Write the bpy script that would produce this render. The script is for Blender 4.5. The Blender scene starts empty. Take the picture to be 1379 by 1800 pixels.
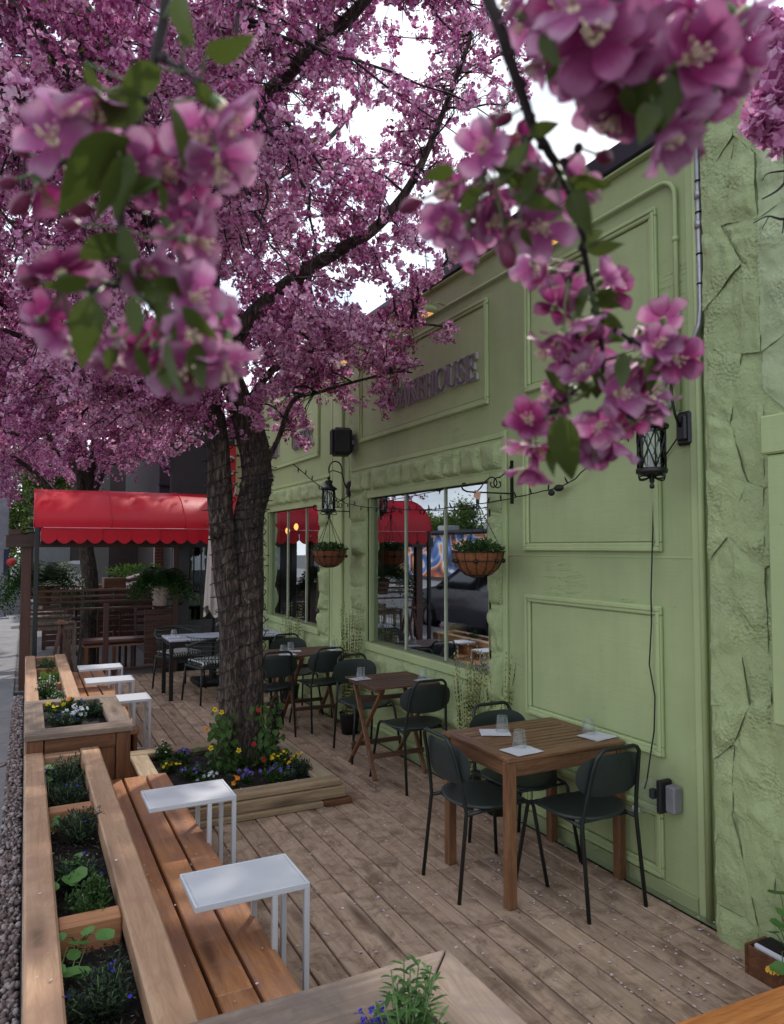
import bpy, math, random
import numpy as np
from mathutils import Vector, Matrix, noise as mnoise
R = math.radians
rnd = random.Random(7)
nrs = np.random.RandomState(11)
S = bpy.context.scene
COL = S.collection

# ------------------------------------------------------------------ camera
CAM_H = 1.8
YAW = R(26.85); TILT = math.atan(62/1270)
cd = bpy.data.cameras.new('camera'); cam = bpy.data.objects.new('camera', cd); COL.objects.link(cam)
cam.location = (0, 0, CAM_H)
cam.rotation_euler = (math.pi/2 + TILT, 0, -YAW)
cd.sensor_fit = 'VERTICAL'; cd.sensor_height = 24; cd.sensor_width = 24
cd.lens = 24*1270/1800
cd.clip_start = 0.02; cd.clip_end = 500
cd.dof.use_dof = True; cd.dof.focus_distance = 4.5; cd.dof.aperture_fstop = 5.8
S.camera = cam
# ------------------------------------------------------------------ light
SUN_EL = R(50); SUN_DIR = Vector((0.60*math.cos(SUN_EL), 0.80*math.cos(SUN_EL), math.sin(SUN_EL))).normalized()
W = bpy.data.worlds.new('World'); S.world = W; W.use_nodes = True
nt = W.node_tree; nt.nodes.clear()
wo = nt.nodes.new('ShaderNodeOutputWorld'); bg = nt.nodes.new('ShaderNodeBackground')
sky = nt.nodes.new('ShaderNodeTexSky'); sky.sky_type = 'NISHITA'; sky.sun_disc = False
sky.sun_elevation = SUN_EL; sky.sun_rotation = math.atan2(SUN_DIR.x, SUN_DIR.y)
tc = nt.nodes.new('ShaderNodeTexCoord'); mp = nt.nodes.new('ShaderNodeMapping'); mp.inputs['Scale'].default_value = (1.6, 1.6, 4)
ns = nt.nodes.new('ShaderNodeTexNoise'); ns.inputs['Scale'].default_value = 2.2; ns.inputs['Detail'].default_value = 7; ns.inputs['Roughness'].default_value = .6
cr = nt.nodes.new('ShaderNodeValToRGB'); cr.color_ramp.elements[0].position = .34; cr.color_ramp.elements[1].position = .56
cr.color_ramp.elements[0].color = (.25, .25, .25, 1); cr.color_ramp.elements[1].color = (1, 1, 1, 1)
ns2 = nt.nodes.new('ShaderNodeTexNoise'); ns2.inputs['Scale'].default_value = 5; ns2.inputs['Detail'].default_value = 6
cr2 = nt.nodes.new('ShaderNodeValToRGB'); cr2.color_ramp.elements[0].position = .35; cr2.color_ramp.elements[1].position = .65
cr2.color_ramp.elements[0].color = (4.6, 5.1, 5.9, 1); cr2.color_ramp.elements[1].color = (8.6, 8.9, 9.3, 1)
mx = nt.nodes.new('ShaderNodeMix'); mx.data_type = 'RGBA'
L = nt.links.new
L(tc.outputs['Generated'], mp.inputs[0]); L(mp.outputs[0], ns.inputs['Vector']); L(mp.outputs[0], ns2.inputs['Vector'])
L(ns.outputs['Fac'], cr.inputs[0]); L(ns2.outputs['Fac'], cr2.inputs[0])
L(cr.outputs[0], mx.inputs['Factor']); L(sky.outputs[0], mx.inputs['A']); L(cr2.outputs[0], mx.inputs['B'])
L(mx.outputs['Result'], bg.inputs[0]); bg.inputs[1].default_value = 0.14; L(bg.outputs[0], wo.inputs[0])
sd = bpy.data.lights.new('sun', 'SUN'); sd.energy = 2.4; sd.angle = R(1.6); sd.color = (1, .95, .87)
so = bpy.data.objects.new('sun', sd); COL.objects.link(so); so.rotation_euler = SUN_DIR.to_track_quat('Z', 'Y').to_euler(); so.location = SUN_DIR*20
S.view_settings.view_transform = 'Standard'; S.view_settings.look = 'None'; S.view_settings.gamma = 1
S.view_settings.use_curve_mapping = False; S.view_settings.exposure = 0.56
S.render.engine = 'CYCLES'
S.cycles.max_bounces = 8; S.cycles.transparent_max_bounces = 16; S.cycles.transmission_bounces = 8
S.cycles.sample_clamp_indirect = 4; S.cycles.caustics_refractive = False; S.cycles.caustics_reflective = False

# ------------------------------------------------------------------ projection helpers (used to read positions off the photograph)
_f = Vector((math.cos(TILT)*math.sin(YAW), math.cos(TILT)*math.cos(YAW), math.sin(TILT)))
_r = Vector((math.cos(YAW), -math.sin(YAW), 0)); _u = _r.cross(_f)
def ray(px, py): return _f*1270 + _r*(px-689.5) + _u*(900-py)
def aty(px, py, y): d = ray(px, py); return Vector((0, 0, CAM_H)) + d*(y/d.y)
def atd(px, py, dist): return Vector((0, 0, CAM_H)) + ray(px, py)*(dist/1270)
def projn(P):
    v = P - np.array([0, 0, CAM_H]); a = v@np.array(_f); a = np.where(a < .01, .01, a)
    return 689.5+1270*(v@np.array(_r))/a, 900-1270*(v@np.array(_u))/a, v@np.array(_f)

# ------------------------------------------------------------------ object helpers
def tag(o, label=None, cat=None, group=None, kind=None):
    if label: o['label'] = label
    if cat: o['category'] = cat
    if group: o['group'] = group
    if kind: o['kind'] = kind
    return o
def thing(name, label, cat, loc=(0, 0, 0), rz=0, group=None):
    o = bpy.data.objects.new(name, None); COL.objects.link(o); o.empty_display_size = .1
    o.location = loc; o.rotation_euler = (0, 0, rz)
    return tag(o, label, cat, group)
def link(name, me, parent=None, loc=(0, 0, 0), rot=(0, 0, 0), scale=None):
    o = bpy.data.objects.new(name, me); COL.objects.link(o)
    if parent is not None: o.parent = parent
    o.location = loc; o.rotation_euler = rot
    if scale is not None: o.scale = scale if hasattr(scale, '__len__') else (scale,)*3
    return o
def dup(root, loc, rz, label=None, group=None):
    def cp(o, par):
        c = o.copy(); COL.objects.link(c)
        if par is not None: c.parent = par
        for ch in [x for x in KIDS.get(o.name, [])]:
            k = cp(ch, c); KIDS.setdefault(c.name, []).append(k)
        return c
    KIDS = {}
    for o in COL.objects:
        if o.parent is not None: KIDS.setdefault(o.parent.name, []).append(o)
    c = cp(root, None); c.location = loc; c.rotation_euler = (0, 0, rz)
    if label: c['label'] = label
    if group: c['group'] = group
    return c

class MB:
    def __init__(s): s.v = []; s.f = []; s.sm = []
    def add(s, vs, fs, smooth=False):
        b = len(s.v); s.v.extend([tuple(v) for v in vs]); s.f.extend([tuple(i+b for i in f) for f in fs]); s.sm.extend([smooth]*len(fs)); return s
    def box(s, c, size, bev=0.0, M=None):
        hx, hy, hz = [d/2 for d in size]; c = Vector(c)
        T = (lambda p: M@p + c) if M is not None else (lambda p: p + c)
        if bev <= 0:
            vs = [T(Vector((x*hx, y*hy, z*hz))) for x in (-1, 1) for y in (-1, 1) for z in (-1, 1)]
            return s.add(vs, [(0, 1, 3, 2), (4, 6, 7, 5), (0, 4, 5, 1), (2, 3, 7, 6), (0, 2, 6, 4), (1, 5, 7, 3)])
        b = min(bev, hx*.9, hy*.9, hz*.9); h = (hx, hy, hz); vs = []; idx = {}
        for sx in (-1, 1):
            for sy in (-1, 1):
                for sz in (-1, 1):
                    for a in range(3):
                        p = [sx*(hx-b), sy*(hy-b), sz*(hz-b)]; p[a] = (sx, sy, sz)[a]*h[a]
                        idx[(sx, sy, sz, a)] = len(vs); vs.append(T(Vector(p)))
        fs = []
        for a in range(3):
            o = [i for i in range(3) if i != a]
            for sg in (-1, 1):
                q = []
                for (u, w) in ((-1, -1), (1, -1), (1, 1), (-1, 1)):
                    k = [0, 0, 0]; k[a] = sg; k[o[0]] = u; k[o[1]] = w; q.append(idx[(*k, a)])
                fs.append(q)
        for a in range(3):
            o = [i for i in range(3) if i != a]
            for u in (-1, 1):
                for w in (-1, 1):
                    k1 = [0, 0, 0]; k1[o[0]] = u; k1[o[1]] = w; k1[a] = -1; k2 = list(k1); k2[a] = 1
                    fs.append([idx[(*k1, o[0])], idx[(*k2, o[0])], idx[(*k2, o[1])], idx[(*k1, o[1])]])
        for sx in (-1, 1):
            for sy in (-1, 1):
                for sz in (-1, 1): fs.append([idx[(sx, sy, sz, a)] for a in range(3)])
        return s.add(vs, fs)
    def span(s, p0, p1, bev=0.0):     # box from corner to corner
        return s.box([(a+b)/2 for a, b in zip(p0, p1)], [abs(b-a) for a, b in zip(p0, p1)], bev)
    def bar(s, p0, p1, w, h=None, bev=0.0, up=(0, 0, 1)):
        p0 = Vector(p0); p1 = Vector(p1); d = p1-p0; ln = d.length; d.normalize(); up = Vector(up)
        if abs(d.dot(up)) > .98: up = Vector((0, 1, 0))
        x = d.cross(up).normalized(); z = x.cross(d)
        M = Matrix((x, d, z)).transposed()
        return s.box((p0+p1)/2, (w, ln, h if h else w), bev, M)
    def tube(s, pts, r, n=8, cap=True, closed=False, smooth=True):
        pts = [Vector(p) for p in pts]; m = len(pts)
        rs = r if hasattr(r, '__len__') else [r]*m
        vs = []; up = None
        for i, p in enumerate(pts):
            if closed: t = pts[(i+1) % m]-pts[i-1]
            else: t = pts[min(i+1, m-1)]-pts[max(i-1, 0)]
            t.normalize()
            if up is None:
                up = Vector((0, 0, 1)) if abs(t.z) < .9 else Vector((1, 0, 0))
            x = t.cross(up).normalized(); up = x.cross(t).normalized()
            for k in range(n):
                a = 2*math.pi*k/n; vs.append(p + (x*math.cos(a)+up*math.sin(a))*rs[i])
        fs = []
        for i in range(m if closed else m-1):
            j = (i+1) % m
            for k in range(n): fs.append((i*n+k, i*n+(k+1) % n, j*n+(k+1) % n, j*n+k))
        if cap and not closed:
            fs.append(tuple(range(n-1, -1, -1))); fs.append(tuple((m-1)*n+k for k in range(n)))
        return s.add(vs, fs, smooth)
    def lathe(s, prof, n=20, c=(0, 0, 0), smooth=True, M=None):
        vs = []; c = Vector(c)
        for (r, z) in prof:
            for k in range(n):
                a = 2*math.pi*k/n; p = Vector((r*math.cos(a), r*math.sin(a), z)); vs.append((M@p if M is not None else p)+c)
        fs = [(i*n+k, i*n+(k+1) % n, (i+1)*n+(k+1) % n, (i+1)*n+k) for i in range(len(prof)-1) for k in range(n)]
        return s.add(vs, fs, smooth)
    def grid(s, fn, nu, nv, smooth=True):
        vs = [fn(i/nu, j/nv) for i in range(nu+1) for j in range(nv+1)]
        fs = [(i*(nv+1)+j, (i+1)*(nv+1)+j, (i+1)*(nv+1)+j+1, i*(nv+1)+j+1) for i in range(nu) for j in range(nv)]
        return s.add(vs, fs, smooth)
    def sphere(s, c, r, n=10, m=6, sc=(1, 1, 1)):
        c = Vector(c)
        return s.grid(lambda u, v: c+Vector((r*sc[0]*math.sin(math.pi*v)*math.cos(2*math.pi*u), r*sc[1]*math.sin(math.pi*v)*math.sin(2*math.pi*u), r*sc[2]*math.cos(math.pi*v))), n, m)
    def mesh(s, name, m):
        me = bpy.data.meshes.new(name); me.from_pydata(s.v, [], s.f)
        me.polygons.foreach_set('use_smooth', s.sm); me.materials.append(m); me.update(); return me
    def build(s, name, m, parent=None, center=False):
        # vertices are in the parent's frame when the parent is rotated, else in world space
        off = Vector((0, 0, 0))
        if parent is not None and not s.local: off = Vector(parent.location)
        loc = Vector((0, 0, 0))
        if center or parent is None:
            a = np.array(s.v); cc = (a.min(0)+a.max(0))/2; loc = Vector(cc)
            s.v = [tuple(p) for p in (a-cc)]
            return link(name, s.mesh(name, m), parent, loc-off)
        if off.length > 0: s.v = [(x-off.x, y-off.y, z-off.z) for x, y, z in s.v]
        return link(name, s.mesh(name, m), parent)
    local = False
def LB():
    m = MB(); m.local = True; return m
def npmesh(name, V, Fq, m, smooth=False):
    me = bpy.data.meshes.new(name); nv = len(V); nf = len(Fq); k = Fq.shape[1]
    me.vertices.add(nv); me.vertices.foreach_set('co', V.astype(np.float32).ravel())
    me.loops.add(nf*k); me.loops.foreach_set('vertex_index', Fq.astype(np.int32).ravel())
    me.polygons.add(nf); me.polygons.foreach_set('loop_start', np.arange(nf, dtype=np.int32)*k)
    me.polygons.foreach_set('use_smooth', np.full(nf, smooth)); me.materials.append(m)
    me.update(calc_edges=True); return me

# ------------------------------------------------------------------ materials
def newmat(name):
    m = bpy.data.materials.new(name); m.use_nodes = True; n = m.node_tree; b = n.nodes['Principled BSDF']; return m, n, b
def nd(n, t, **kw):
    x = n.nodes.new(t)
    for k, v in kw.items():
        if k in x.inputs: x.inputs[k].default_value = v
        else: setattr(x, k, v)
    return x
def ramp(n, stops):
    c = n.nodes.new('ShaderNodeValToRGB'); e = c.color_ramp.elements
    while len(e) < len(stops): e.new(.5)
    for i, (p, col) in enumerate(stops): e[i].position = p; e[i].color = (*col, 1) if len(col) == 3 else col
    return c
def sc3(c, k): return tuple(min(1, x*k) for x in c)
def plain(name, col, rough=.6, metal=0, var=.12, scale=12, bump=0, bscale=60, coord='Object', spec=.5, coat=0):
    m, n, b = newmat(name); l = n.links.new
    t = nd(n, 'ShaderNodeTexCoord'); x = nd(n, 'ShaderNodeTexNoise', Scale=scale, Detail=5, Roughness=.6)
    l(t.outputs[coord], x.inputs['Vector'])
    r = ramp(n, [(.3, sc3(col, 1-var)), (.7, sc3(col, 1+var))]); l(x.outputs['Fac'], r.inputs[0]); l(r.outputs[0], b.inputs['Base Color'])
    b.inputs['Roughness'].default_value = rough; b.inputs['Metallic'].default_value = metal
    b.inputs['Specular IOR Level'].default_value = spec; b.inputs['Coat Weight'].default_value = coat
    if bump:
        y = nd(n, 'ShaderNodeTexNoise', Scale=bscale, Detail=4); l(t.outputs[coord], y.inputs['Vector'])
        bp = nd(n, 'ShaderNodeBump', Strength=bump, Distance=.01); l(y.outputs['Fac'], bp.inputs['Height']); l(bp.outputs[0], b.inputs['Normal'])
    return m
def wood(name, dark, mid, light, axis='y', rough=.6, knots=True, grain=26, bump=.35, weather=None, rvar=.25, spec=.3):
    m, n, b = newmat(name); l = n.links.new
    t = nd(n, 'ShaderNodeTexCoord'); oi = nd(n, 'ShaderNodeObjectInfo'); add = nd(n, 'ShaderNodeVectorMath', operation='ADD')
    mul = nd(n, 'ShaderNodeMath', operation='MULTIPLY'); mul.inputs[1].default_value = 137.0
    l(oi.outputs['Random'], mul.inputs[0]); l(t.outputs['Object'], add.inputs[0]); l(mul.outputs[0], add.inputs[1])
    s = {'x': (1.2, grain, grain), 'y': (grain, 1.2, grain), 'z': (grain, grain, 1.2)}[axis]
    mp = nd(n, 'ShaderNodeMapping'); mp.inputs['Scale'].default_value = s; l(add.outputs[0], mp.inputs[0])
    a = nd(n, 'ShaderNodeTexNoise', Scale=1.0, Detail=6, Roughness=.65, Distortion=.9); l(mp.outputs[0], a.inputs['Vector'])
    s2 = {'x': (.9, 7, 7), 'y': (7, .9, 7), 'z': (7, 7, .9)}[axis]
    mp2 = nd(n, 'ShaderNodeMapping'); mp2.inputs['Scale'].default_value = s2; l(add.outputs[0], mp2.inputs[0])
    wv = nd(n, 'ShaderNodeTexNoise', Scale=1.2, Detail=3, Distortion=2.2); l(mp2.outputs[0], wv.inputs['Vector'])
    sn = nd(n, 'ShaderNodeMath', operation='MULTIPLY'); sn.inputs[1].default_value = 60; l(wv.outputs['Fac'], sn.inputs[0])
    si = nd(n, 'ShaderNodeMath', operation='SINE'); l(sn.outputs[0], si.inputs[0])
    si2 = nd(n, 'ShaderNodeMath', operation='MULTIPLY_ADD'); si2.inputs[1].default_value = .055; si2.inputs[2].default_value = 0; l(si.outputs[0], si2.inputs[0])
    ad = nd(n, 'ShaderNodeMath', operation='ADD'); l(a.outputs['Fac'], ad.inputs[0]); l(si2.outputs[0], ad.inputs[1])
    r = ramp(n, [(.25, dark), (.5, mid), (.78, light)]); l(ad.outputs[0], r.inputs[0])
    col = r.outputs[0]
    hv = nd(n, 'ShaderNodeHueSaturation'); mr = nd(n, 'ShaderNodeMapRange'); mr.inputs['To Min'].default_value = 1-rvar; mr.inputs['To Max'].default_value = 1+rvar
    l(oi.outputs['Random'], mr.inputs[0]); l(mr.outputs[0], hv.inputs['Value']); l(col, hv.inputs['Color']); col = hv.outputs[0]
    if knots:
        s3 = {'x': (1.6, 9, 9), 'y': (9, 1.6, 9), 'z': (9, 9, 1.6)}[axis]
        mp3 = nd(n, 'ShaderNodeMapping'); mp3.inputs['Scale'].default_value = s3; l(add.outputs[0], mp3.inputs[0])
        wn = nd(n, 'ShaderNodeTexNoise', Scale=2.5, Detail=2); l(mp3.outputs[0], wn.inputs['Vector'])
        wm = nd(n, 'ShaderNodeMix', data_type='RGBA'); wm.inputs['Factor'].default_value = .12; l(mp3.outputs[0], wm.inputs['A']); l(wn.outputs['Color'], wm.inputs['B'])
        v = nd(n, 'ShaderNodeTexVoronoi', Scale=.9); l(wm.outputs['Result'], v.inputs['Vector'])
        kr = ramp(n, [(.06, (1, 1, 1)), (.16, (.6, .6, .6)), (.30, (0, 0, 0))]); l(v.outputs['Distance'], kr.inputs[0])
        km = nd(n, 'ShaderNodeMix', data_type='RGBA', blend_type='MIX'); l(kr.outputs[0], km.inputs['Factor']); l(col, km.inputs['A']); km.inputs['B'].default_value = (*sc3(dark, .55), 1)
        col = km.outputs['Result']
    if weather:
        w = nd(n, 'ShaderNodeTexNoise', Scale=6.5, Detail=8, Roughness=.72, Distortion=.8); l(add.outputs[0], w.inputs['Vector'])
        wr = ramp(n, [(.47, (0, 0, 0)), (.70, (1, 1, 1))]); l(w.outputs['Fac'], wr.inputs[0])
        wm = nd(n, 'ShaderNodeMix', data_type='RGBA'); l(wr.outputs[0], wm.inputs['Factor']); l(col, wm.inputs['A']); wm.inputs['B'].default_value = (*weather, 1); col = wm.outputs['Result']
    l(col, b.inputs['Base Color']); b.inputs['Roughness'].default_value = rough; b.inputs['Specular IOR Level'].default_value = spec
    bp = nd(n, 'ShaderNodeBump', Strength=bump, Distance=.004); l(ad.outputs[0], bp.inputs['Height']); l(bp.outputs[0], b.inputs['Normal'])
    return m
def leafmat(name, stops, rough=.5, trans=.35, bump=0):
    m, n, b = newmat(name); l = n.links.new
    g = nd(n, 'ShaderNodeNewGeometry'); r = ramp(n, stops); l(g.outputs['Random Per Island'], r.inputs[0]); l(r.outputs[0], b.inputs['Base Color'])
    b.inputs['Roughness'].default_value = rough; b.inputs['Specular IOR Level'].default_value = .25
    tr = nd(n, 'ShaderNodeBsdfTranslucent'); l(r.outputs[0], tr.inputs['Color']); mx = nd(n, 'ShaderNodeMixShader'); mx.inputs[0].default_value = trans
    l(b.outputs[0], mx.inputs[1]); l(tr.outputs[0], mx.inputs[2]); l(mx.outputs[0], n.nodes['Material Output'].inputs[0])
    return m
def petalmat(name, stops, trans=.33):
    m, n, b = newmat(name); l = n.links.new
    t = nd(n, 'ShaderNodeTexCoord'); sp = nd(n, 'ShaderNodeSeparateXYZ'); l(t.outputs['Generated'], sp.inputs[0])
    mp = nd(n, 'ShaderNodeMapping'); mp.inputs['Scale'].default_value = (26, 1.6, 1); l(t.outputs['Generated'], mp.inputs[0])
    x = nd(n, 'ShaderNodeTexNoise', Scale=1.5, Detail=4); l(mp.outputs[0], x.inputs['Vector'])
    ma = nd(n, 'ShaderNodeMath', operation='MULTIPLY_ADD'); ma.inputs[1].default_value = .55; l(x.outputs['Fac'], ma.inputs[0]); l(sp.outputs['Y'], ma.inputs[2])
    r = ramp(n, stops); l(ma.outputs[0], r.inputs[0])
    oi = nd(n, 'ShaderNodeObjectInfo'); hv = nd(n, 'ShaderNodeHueSaturation'); mr = nd(n, 'ShaderNodeMapRange'); mr.inputs['To Min'].default_value = .5; mr.inputs['To Max'].default_value = .98
    l(oi.outputs['Random'], mr.inputs[0]); l(mr.outputs[0], hv.inputs['Value']); l(r.outputs[0], hv.inputs['Color'])
    l(hv.outputs[0], b.inputs['Base Color']); b.inputs['Roughness'].default_value = .55; b.inputs['Specular IOR Level'].default_value = .2
    tr = nd(n, 'ShaderNodeBsdfTranslucent'); l(hv.outputs[0], tr.inputs['Color']); mx = nd(n, 'ShaderNodeMixShader'); mx.inputs[0].default_value = trans
    l(b.outputs[0], mx.inputs[1]); l(tr.outputs[0], mx.inputs[2]); l(mx.outputs[0], n.nodes['Material Output'].inputs[0])
    return m
def emis(name, col, st):
    m, n, b = newmat(name); b.inputs['Base Color'].default_value = (*col, 1); b.inputs['Emission Color'].default_value = (*col, 1); b.inputs['Emission Strength'].default_value = st; return m
def glassmat(name, col=(1, 1, 1), rough=0.0, ior=1.45):
    m, n, b = newmat(name); b.inputs['Base Color'].default_value = (*col, 1); b.inputs['Transmission Weight'].default_value = 1; b.inputs['Roughness'].default_value = rough; b.inputs['IOR'].default_value = ior; return m
def panemat(name, tint, refl, gloss=(.9, .95, 1)):
    m, n, b = newmat(name); l = n.links.new; n.nodes.remove(b)
    t = nd(n, 'ShaderNodeBsdfTransparent'); t.inputs[0].default_value = (*tint, 1); g = nd(n, 'ShaderNodeBsdfGlossy'); g.inputs['Roughness'].default_value = .012; g.inputs['Color'].default_value = (*gloss, 1)
    f = nd(n, 'ShaderNodeFresnel', IOR=1.5); ad = nd(n, 'ShaderNodeMath', operation='ADD'); ad.inputs[1].default_value = refl; ad.use_clamp = True; l(f.outputs[0], ad.inputs[0])
    mx = nd(n, 'ShaderNodeMixShader'); l(ad.outputs[0], mx.inputs[0]); l(t.outputs[0], mx.inputs[1]); l(g.outputs[0], mx.inputs[2]); l(mx.outputs[0], n.nodes['Material Output'].inputs[0])
    return m

GREEN = (.388, .458, .226)
def greenpaint(name, col, crack=True, relief=0, rough=.55, grain=True):
    m, n, b = newmat(name); l = n.links.new
    t = nd(n, 'ShaderNodeTexCoord'); g = nd(n, 'ShaderNodeNewGeometry')
    a = nd(n, 'ShaderNodeTexNoise', Scale=1.3, Detail=6, Roughness=.6); l(g.outputs['Position'], a.inputs['Vector'])
    r = ramp(n, [(.3, sc3(col, .86)), (.7, sc3(col, 1.12))]); l(a.outputs['Fac'], r.inputs[0]); c = r.outputs[0]
    ms = nd(n, 'ShaderNodeMapping'); ms.inputs['Scale'].default_value = (1, 9, .8); l(g.outputs['Position'], ms.inputs[0]); sn_ = nd(n, 'ShaderNodeTexNoise', Scale=1.6, Detail=5, Roughness=.65); l(ms.outputs[0], sn_.inputs['Vector'])
    sr_ = ramp(n, [(.45, (0, 0, 0)), (.75, (.2, .2, .2))]); l(sn_.outputs['Fac'], sr_.inputs[0]); sm_ = nd(n, 'ShaderNodeMix', data_type='RGBA'); l(sr_.outputs[0], sm_.inputs['Factor']); l(c, sm_.inputs['A']); sm_.inputs['B'].default_value = (col[0]*.72, col[1]*.70, col[2]*.72, 1); c = sm_.outputs['Result']
    # small chips and dirt
    d = nd(n, 'ShaderNodeTexNoise', Scale=34, Detail=3, Roughness=.5); l(g.outputs['Position'], d.inputs['Vector'])
    dr = ramp(n, [(.70, (0, 0, 0)), (.78, (.6, .6, .6))]); l(d.outputs['Fac'], dr.inputs[0])
    dm = nd(n, 'ShaderNodeMix', data_type='RGBA'); l(dr.outputs[0], dm.inputs['Factor']); l(c, dm.inputs['A']); dm.inputs['B'].default_value = (*sc3(col, .5), 1); c = dm.outputs['Result']
    l(c, b.inputs['Base Color']); b.inputs['Roughness'].default_value = rough; b.inputs['Specular IOR Level'].default_value = .35
    nrm = None
    if grain:
        mp = nd(n, 'ShaderNodeMapping'); mp.inputs['Scale'].default_value = (4, 4, 60); l(g.outputs['Position'], mp.inputs[0])
        gn = nd(n, 'ShaderNodeTexNoise', Scale=1, Detail=5, Roughness=.7, Distortion=.6); l(mp.outputs[0], gn.inputs['Vector'])
        b1 = nd(n, 'ShaderNodeBump', Strength=.35, Distance=.004); l(gn.outputs['Fac'], b1.inputs['Height']); nrm = b1
    if crack:
        mp = nd(n, 'ShaderNodeMapping'); mp.inputs['Scale'].default_value = (2, 2, 26); mp.inputs['Rotation'].default_value = (.05, 0, 0); l(g.outputs['Position'], mp.inputs[0])
        v = nd(n, 'ShaderNodeTexNoise', Scale=1.1, Detail=4, Roughness=.55); l(mp.outputs[0], v.inputs['Vector'])
        vr = ramp(n, [(.492, (1, 1, 1)), (.5, (0, 0, 0)), (.508, (1, 1, 1))]); l(v.outputs['Fac'], vr.inputs[0])
        mk = nd(n, 'ShaderNodeTexNoise', Scale=1.7, Detail=2); l(g.outputs['Position'], mk.inputs['Vector'])
        mr = ramp(n, [(.58, (1, 1, 1)), (.63, (0, 0, 0))]); l(mk.outputs['Fac'], mr.inputs[0])
        mxx = nd(n, 'ShaderNodeMath', operation='MAXIMUM'); l(vr.outputs[0], mxx.inputs[0]); l(mr.outputs[0], mxx.inputs[1])
        b2 = nd(n, 'ShaderNodeBump', Strength=.8, Distance=.004); l(mxx.outputs[0], b2.inputs['Height'])
        if nrm: l(nrm.outputs[0], b2.inputs['Normal'])
        nrm = b2
    if relief:
        v1 = nd(n, 'ShaderNodeTexNoise', Scale=16, Detail=9, Roughness=.68, Distortion=.15); l(g.outputs['Position'], v1.inputs['Vector'])
        b3 = nd(n, 'ShaderNodeBump', Strength=relief, Distance=.022); l(v1.outputs['Fac'], b3.inputs['Height'])
        v2 = nd(n, 'ShaderNodeTexVoronoi', Scale=60); l(g.outputs['Position'], v2.inputs['Vector'])
        mk = nd(n, 'ShaderNodeTexNoise', Scale=3.5, Detail=2); l(g.outputs['Position'], mk.inputs['Vector'])
        mr = ramp(n, [(.5, (0, 0, 0)), (.6, (1, 1, 1))]); l(mk.outputs['Fac'], mr.inputs[0])
        mm = nd(n, 'ShaderNodeMath', operation='MULTIPLY'); l(v2.outputs['Distance'], mm.inputs[0]); l(mr.outputs[0], mm.inputs[1])
        b4 = nd(n, 'ShaderNodeBump', Strength=.7, Distance=.012); l(mm.outputs[0], b4.inputs['Height']); l(b3.outputs[0], b4.inputs['Normal']); nrm = b4
    if nrm: l(nrm.outputs[0], b.inputs['Normal'])
    return m

M = {}
M['wall'] = greenpaint('green_painted_board', GREEN)
M['panel'] = greenpaint('green_painted_panel', sc3(GREEN, 1.05), crack=False)
M['trim'] = greenpaint('green_painted_trim', sc3(GREEN, 1.12), crack=False, grain=False)
M['dirtytrim'] = greenpaint('scuffed_green_trim', (GREEN[0]*.85, GREEN[1]*.82, GREEN[2]*.85), crack=False, relief=.15)
M['mullion'] = plain('pale_sage_mullion', (.50, .54, .38), .5)
M['stone'] = greenpaint('green_painted_stone', sc3(GREEN, 1.08), crack=False, grain=False, relief=1.0)
M['stone_pale'] = greenpaint('pale_green_stone', (.46, .54, .31), crack=False, grain=False, relief=.7)  # paler tone for the upper right stones of the pilaster
M['deck'] = wood('weathered_deck', (.28, .18, .122), (.43, .30, .218), (.52, .39, .295), 'y', rough=.7, weather=(.16, .10, .068), rvar=.15, spec=.25)
M['deckunder'] = plain('deck_shadow_gap', (.012, .010, .009), .9)
M['cedar'] = wood('cedar_boards', (.27, .105, .045), (.42, .185, .080), (.52, .265, .125), 'y', rough=.42, rvar=.16, weather=(.31, .165, .12), spec=.4, bump=.25)
M['cedar_x'] = wood('cedar_boards_cross', (.30, .13, .062), (.41, .195, .095), (.50, .28, .15), 'x', rough=.5, rvar=.12)
M['beam'] = wood('cedar_beam', (.30, .175, .105), (.42, .255, .155), (.51, .335, .22), 'y', rough=.6, rvar=.1, weather=(.36, .20, .135))
M['beam_x'] = wood('cedar_beam_cross', (.30, .175, .105), (.42, .255, .155), (.51, .335, .22), 'x', rough=.6, rvar=.1, weather=(.36, .20, .135))
M['grey_y'] = wood('greyed_cap', (.15, .105, .08), (.215, .16, .125), (.29, .225, .18), 'y', rough=.75, rvar=.1, weather=(.17, .13, .115), spec=.15)
M['grey_x'] = wood('greyed_cap_cross', (.15, .105, .08), (.215, .16, .125), (.29, .225, .18), 'x', rough=.75, rvar=.1, weather=(.17, .13, .115), spec=.15)
M['pine_y'] = wood('treated_pine', (.22, .16, .10), (.38, .29, .19), (.52, .42, .29), 'y', rough=.7, rvar=.1, weather=(.30, .23, .16))
M['pine_x'] = wood('treated_pine_cross', (.18, .12, .07), (.30, .215, .13), (.42, .32, .2), 'x', rough=.7, rvar=.1)
M['boxside'] = wood('stained_box_side', (.07, .028, .014), (.14, .058, .028), (.22, .10, .05), 'z', rough=.5, rvar=.15)
M['boxside_x'] = wood('stained_box_rail', (.07, .028, .014), (.14, .058, .028), (.22, .10, .05), 'x', rough=.5, rvar=.15)
M['teak_x'] = wood('oiled_teak_slats', (.075, .034, .018), (.165, .078, .040), (.27, .14, .075), 'x', rough=.42, knots=False, rvar=.22, spec=.5)
M['teak_y'] = wood('oiled_teak_rails', (.075, .034, .018), (.165, .078, .040), (.27, .14, .075), 'y', rough=.42, knots=False, rvar=.15, spec=.5)
M['teak_z'] = wood('oiled_teak_legs', (.08, .035, .017), (.175, .080, .038), (.28, .14, .07), 'z', rough=.42, knots=False, rvar=.1, spec=.5)
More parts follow.
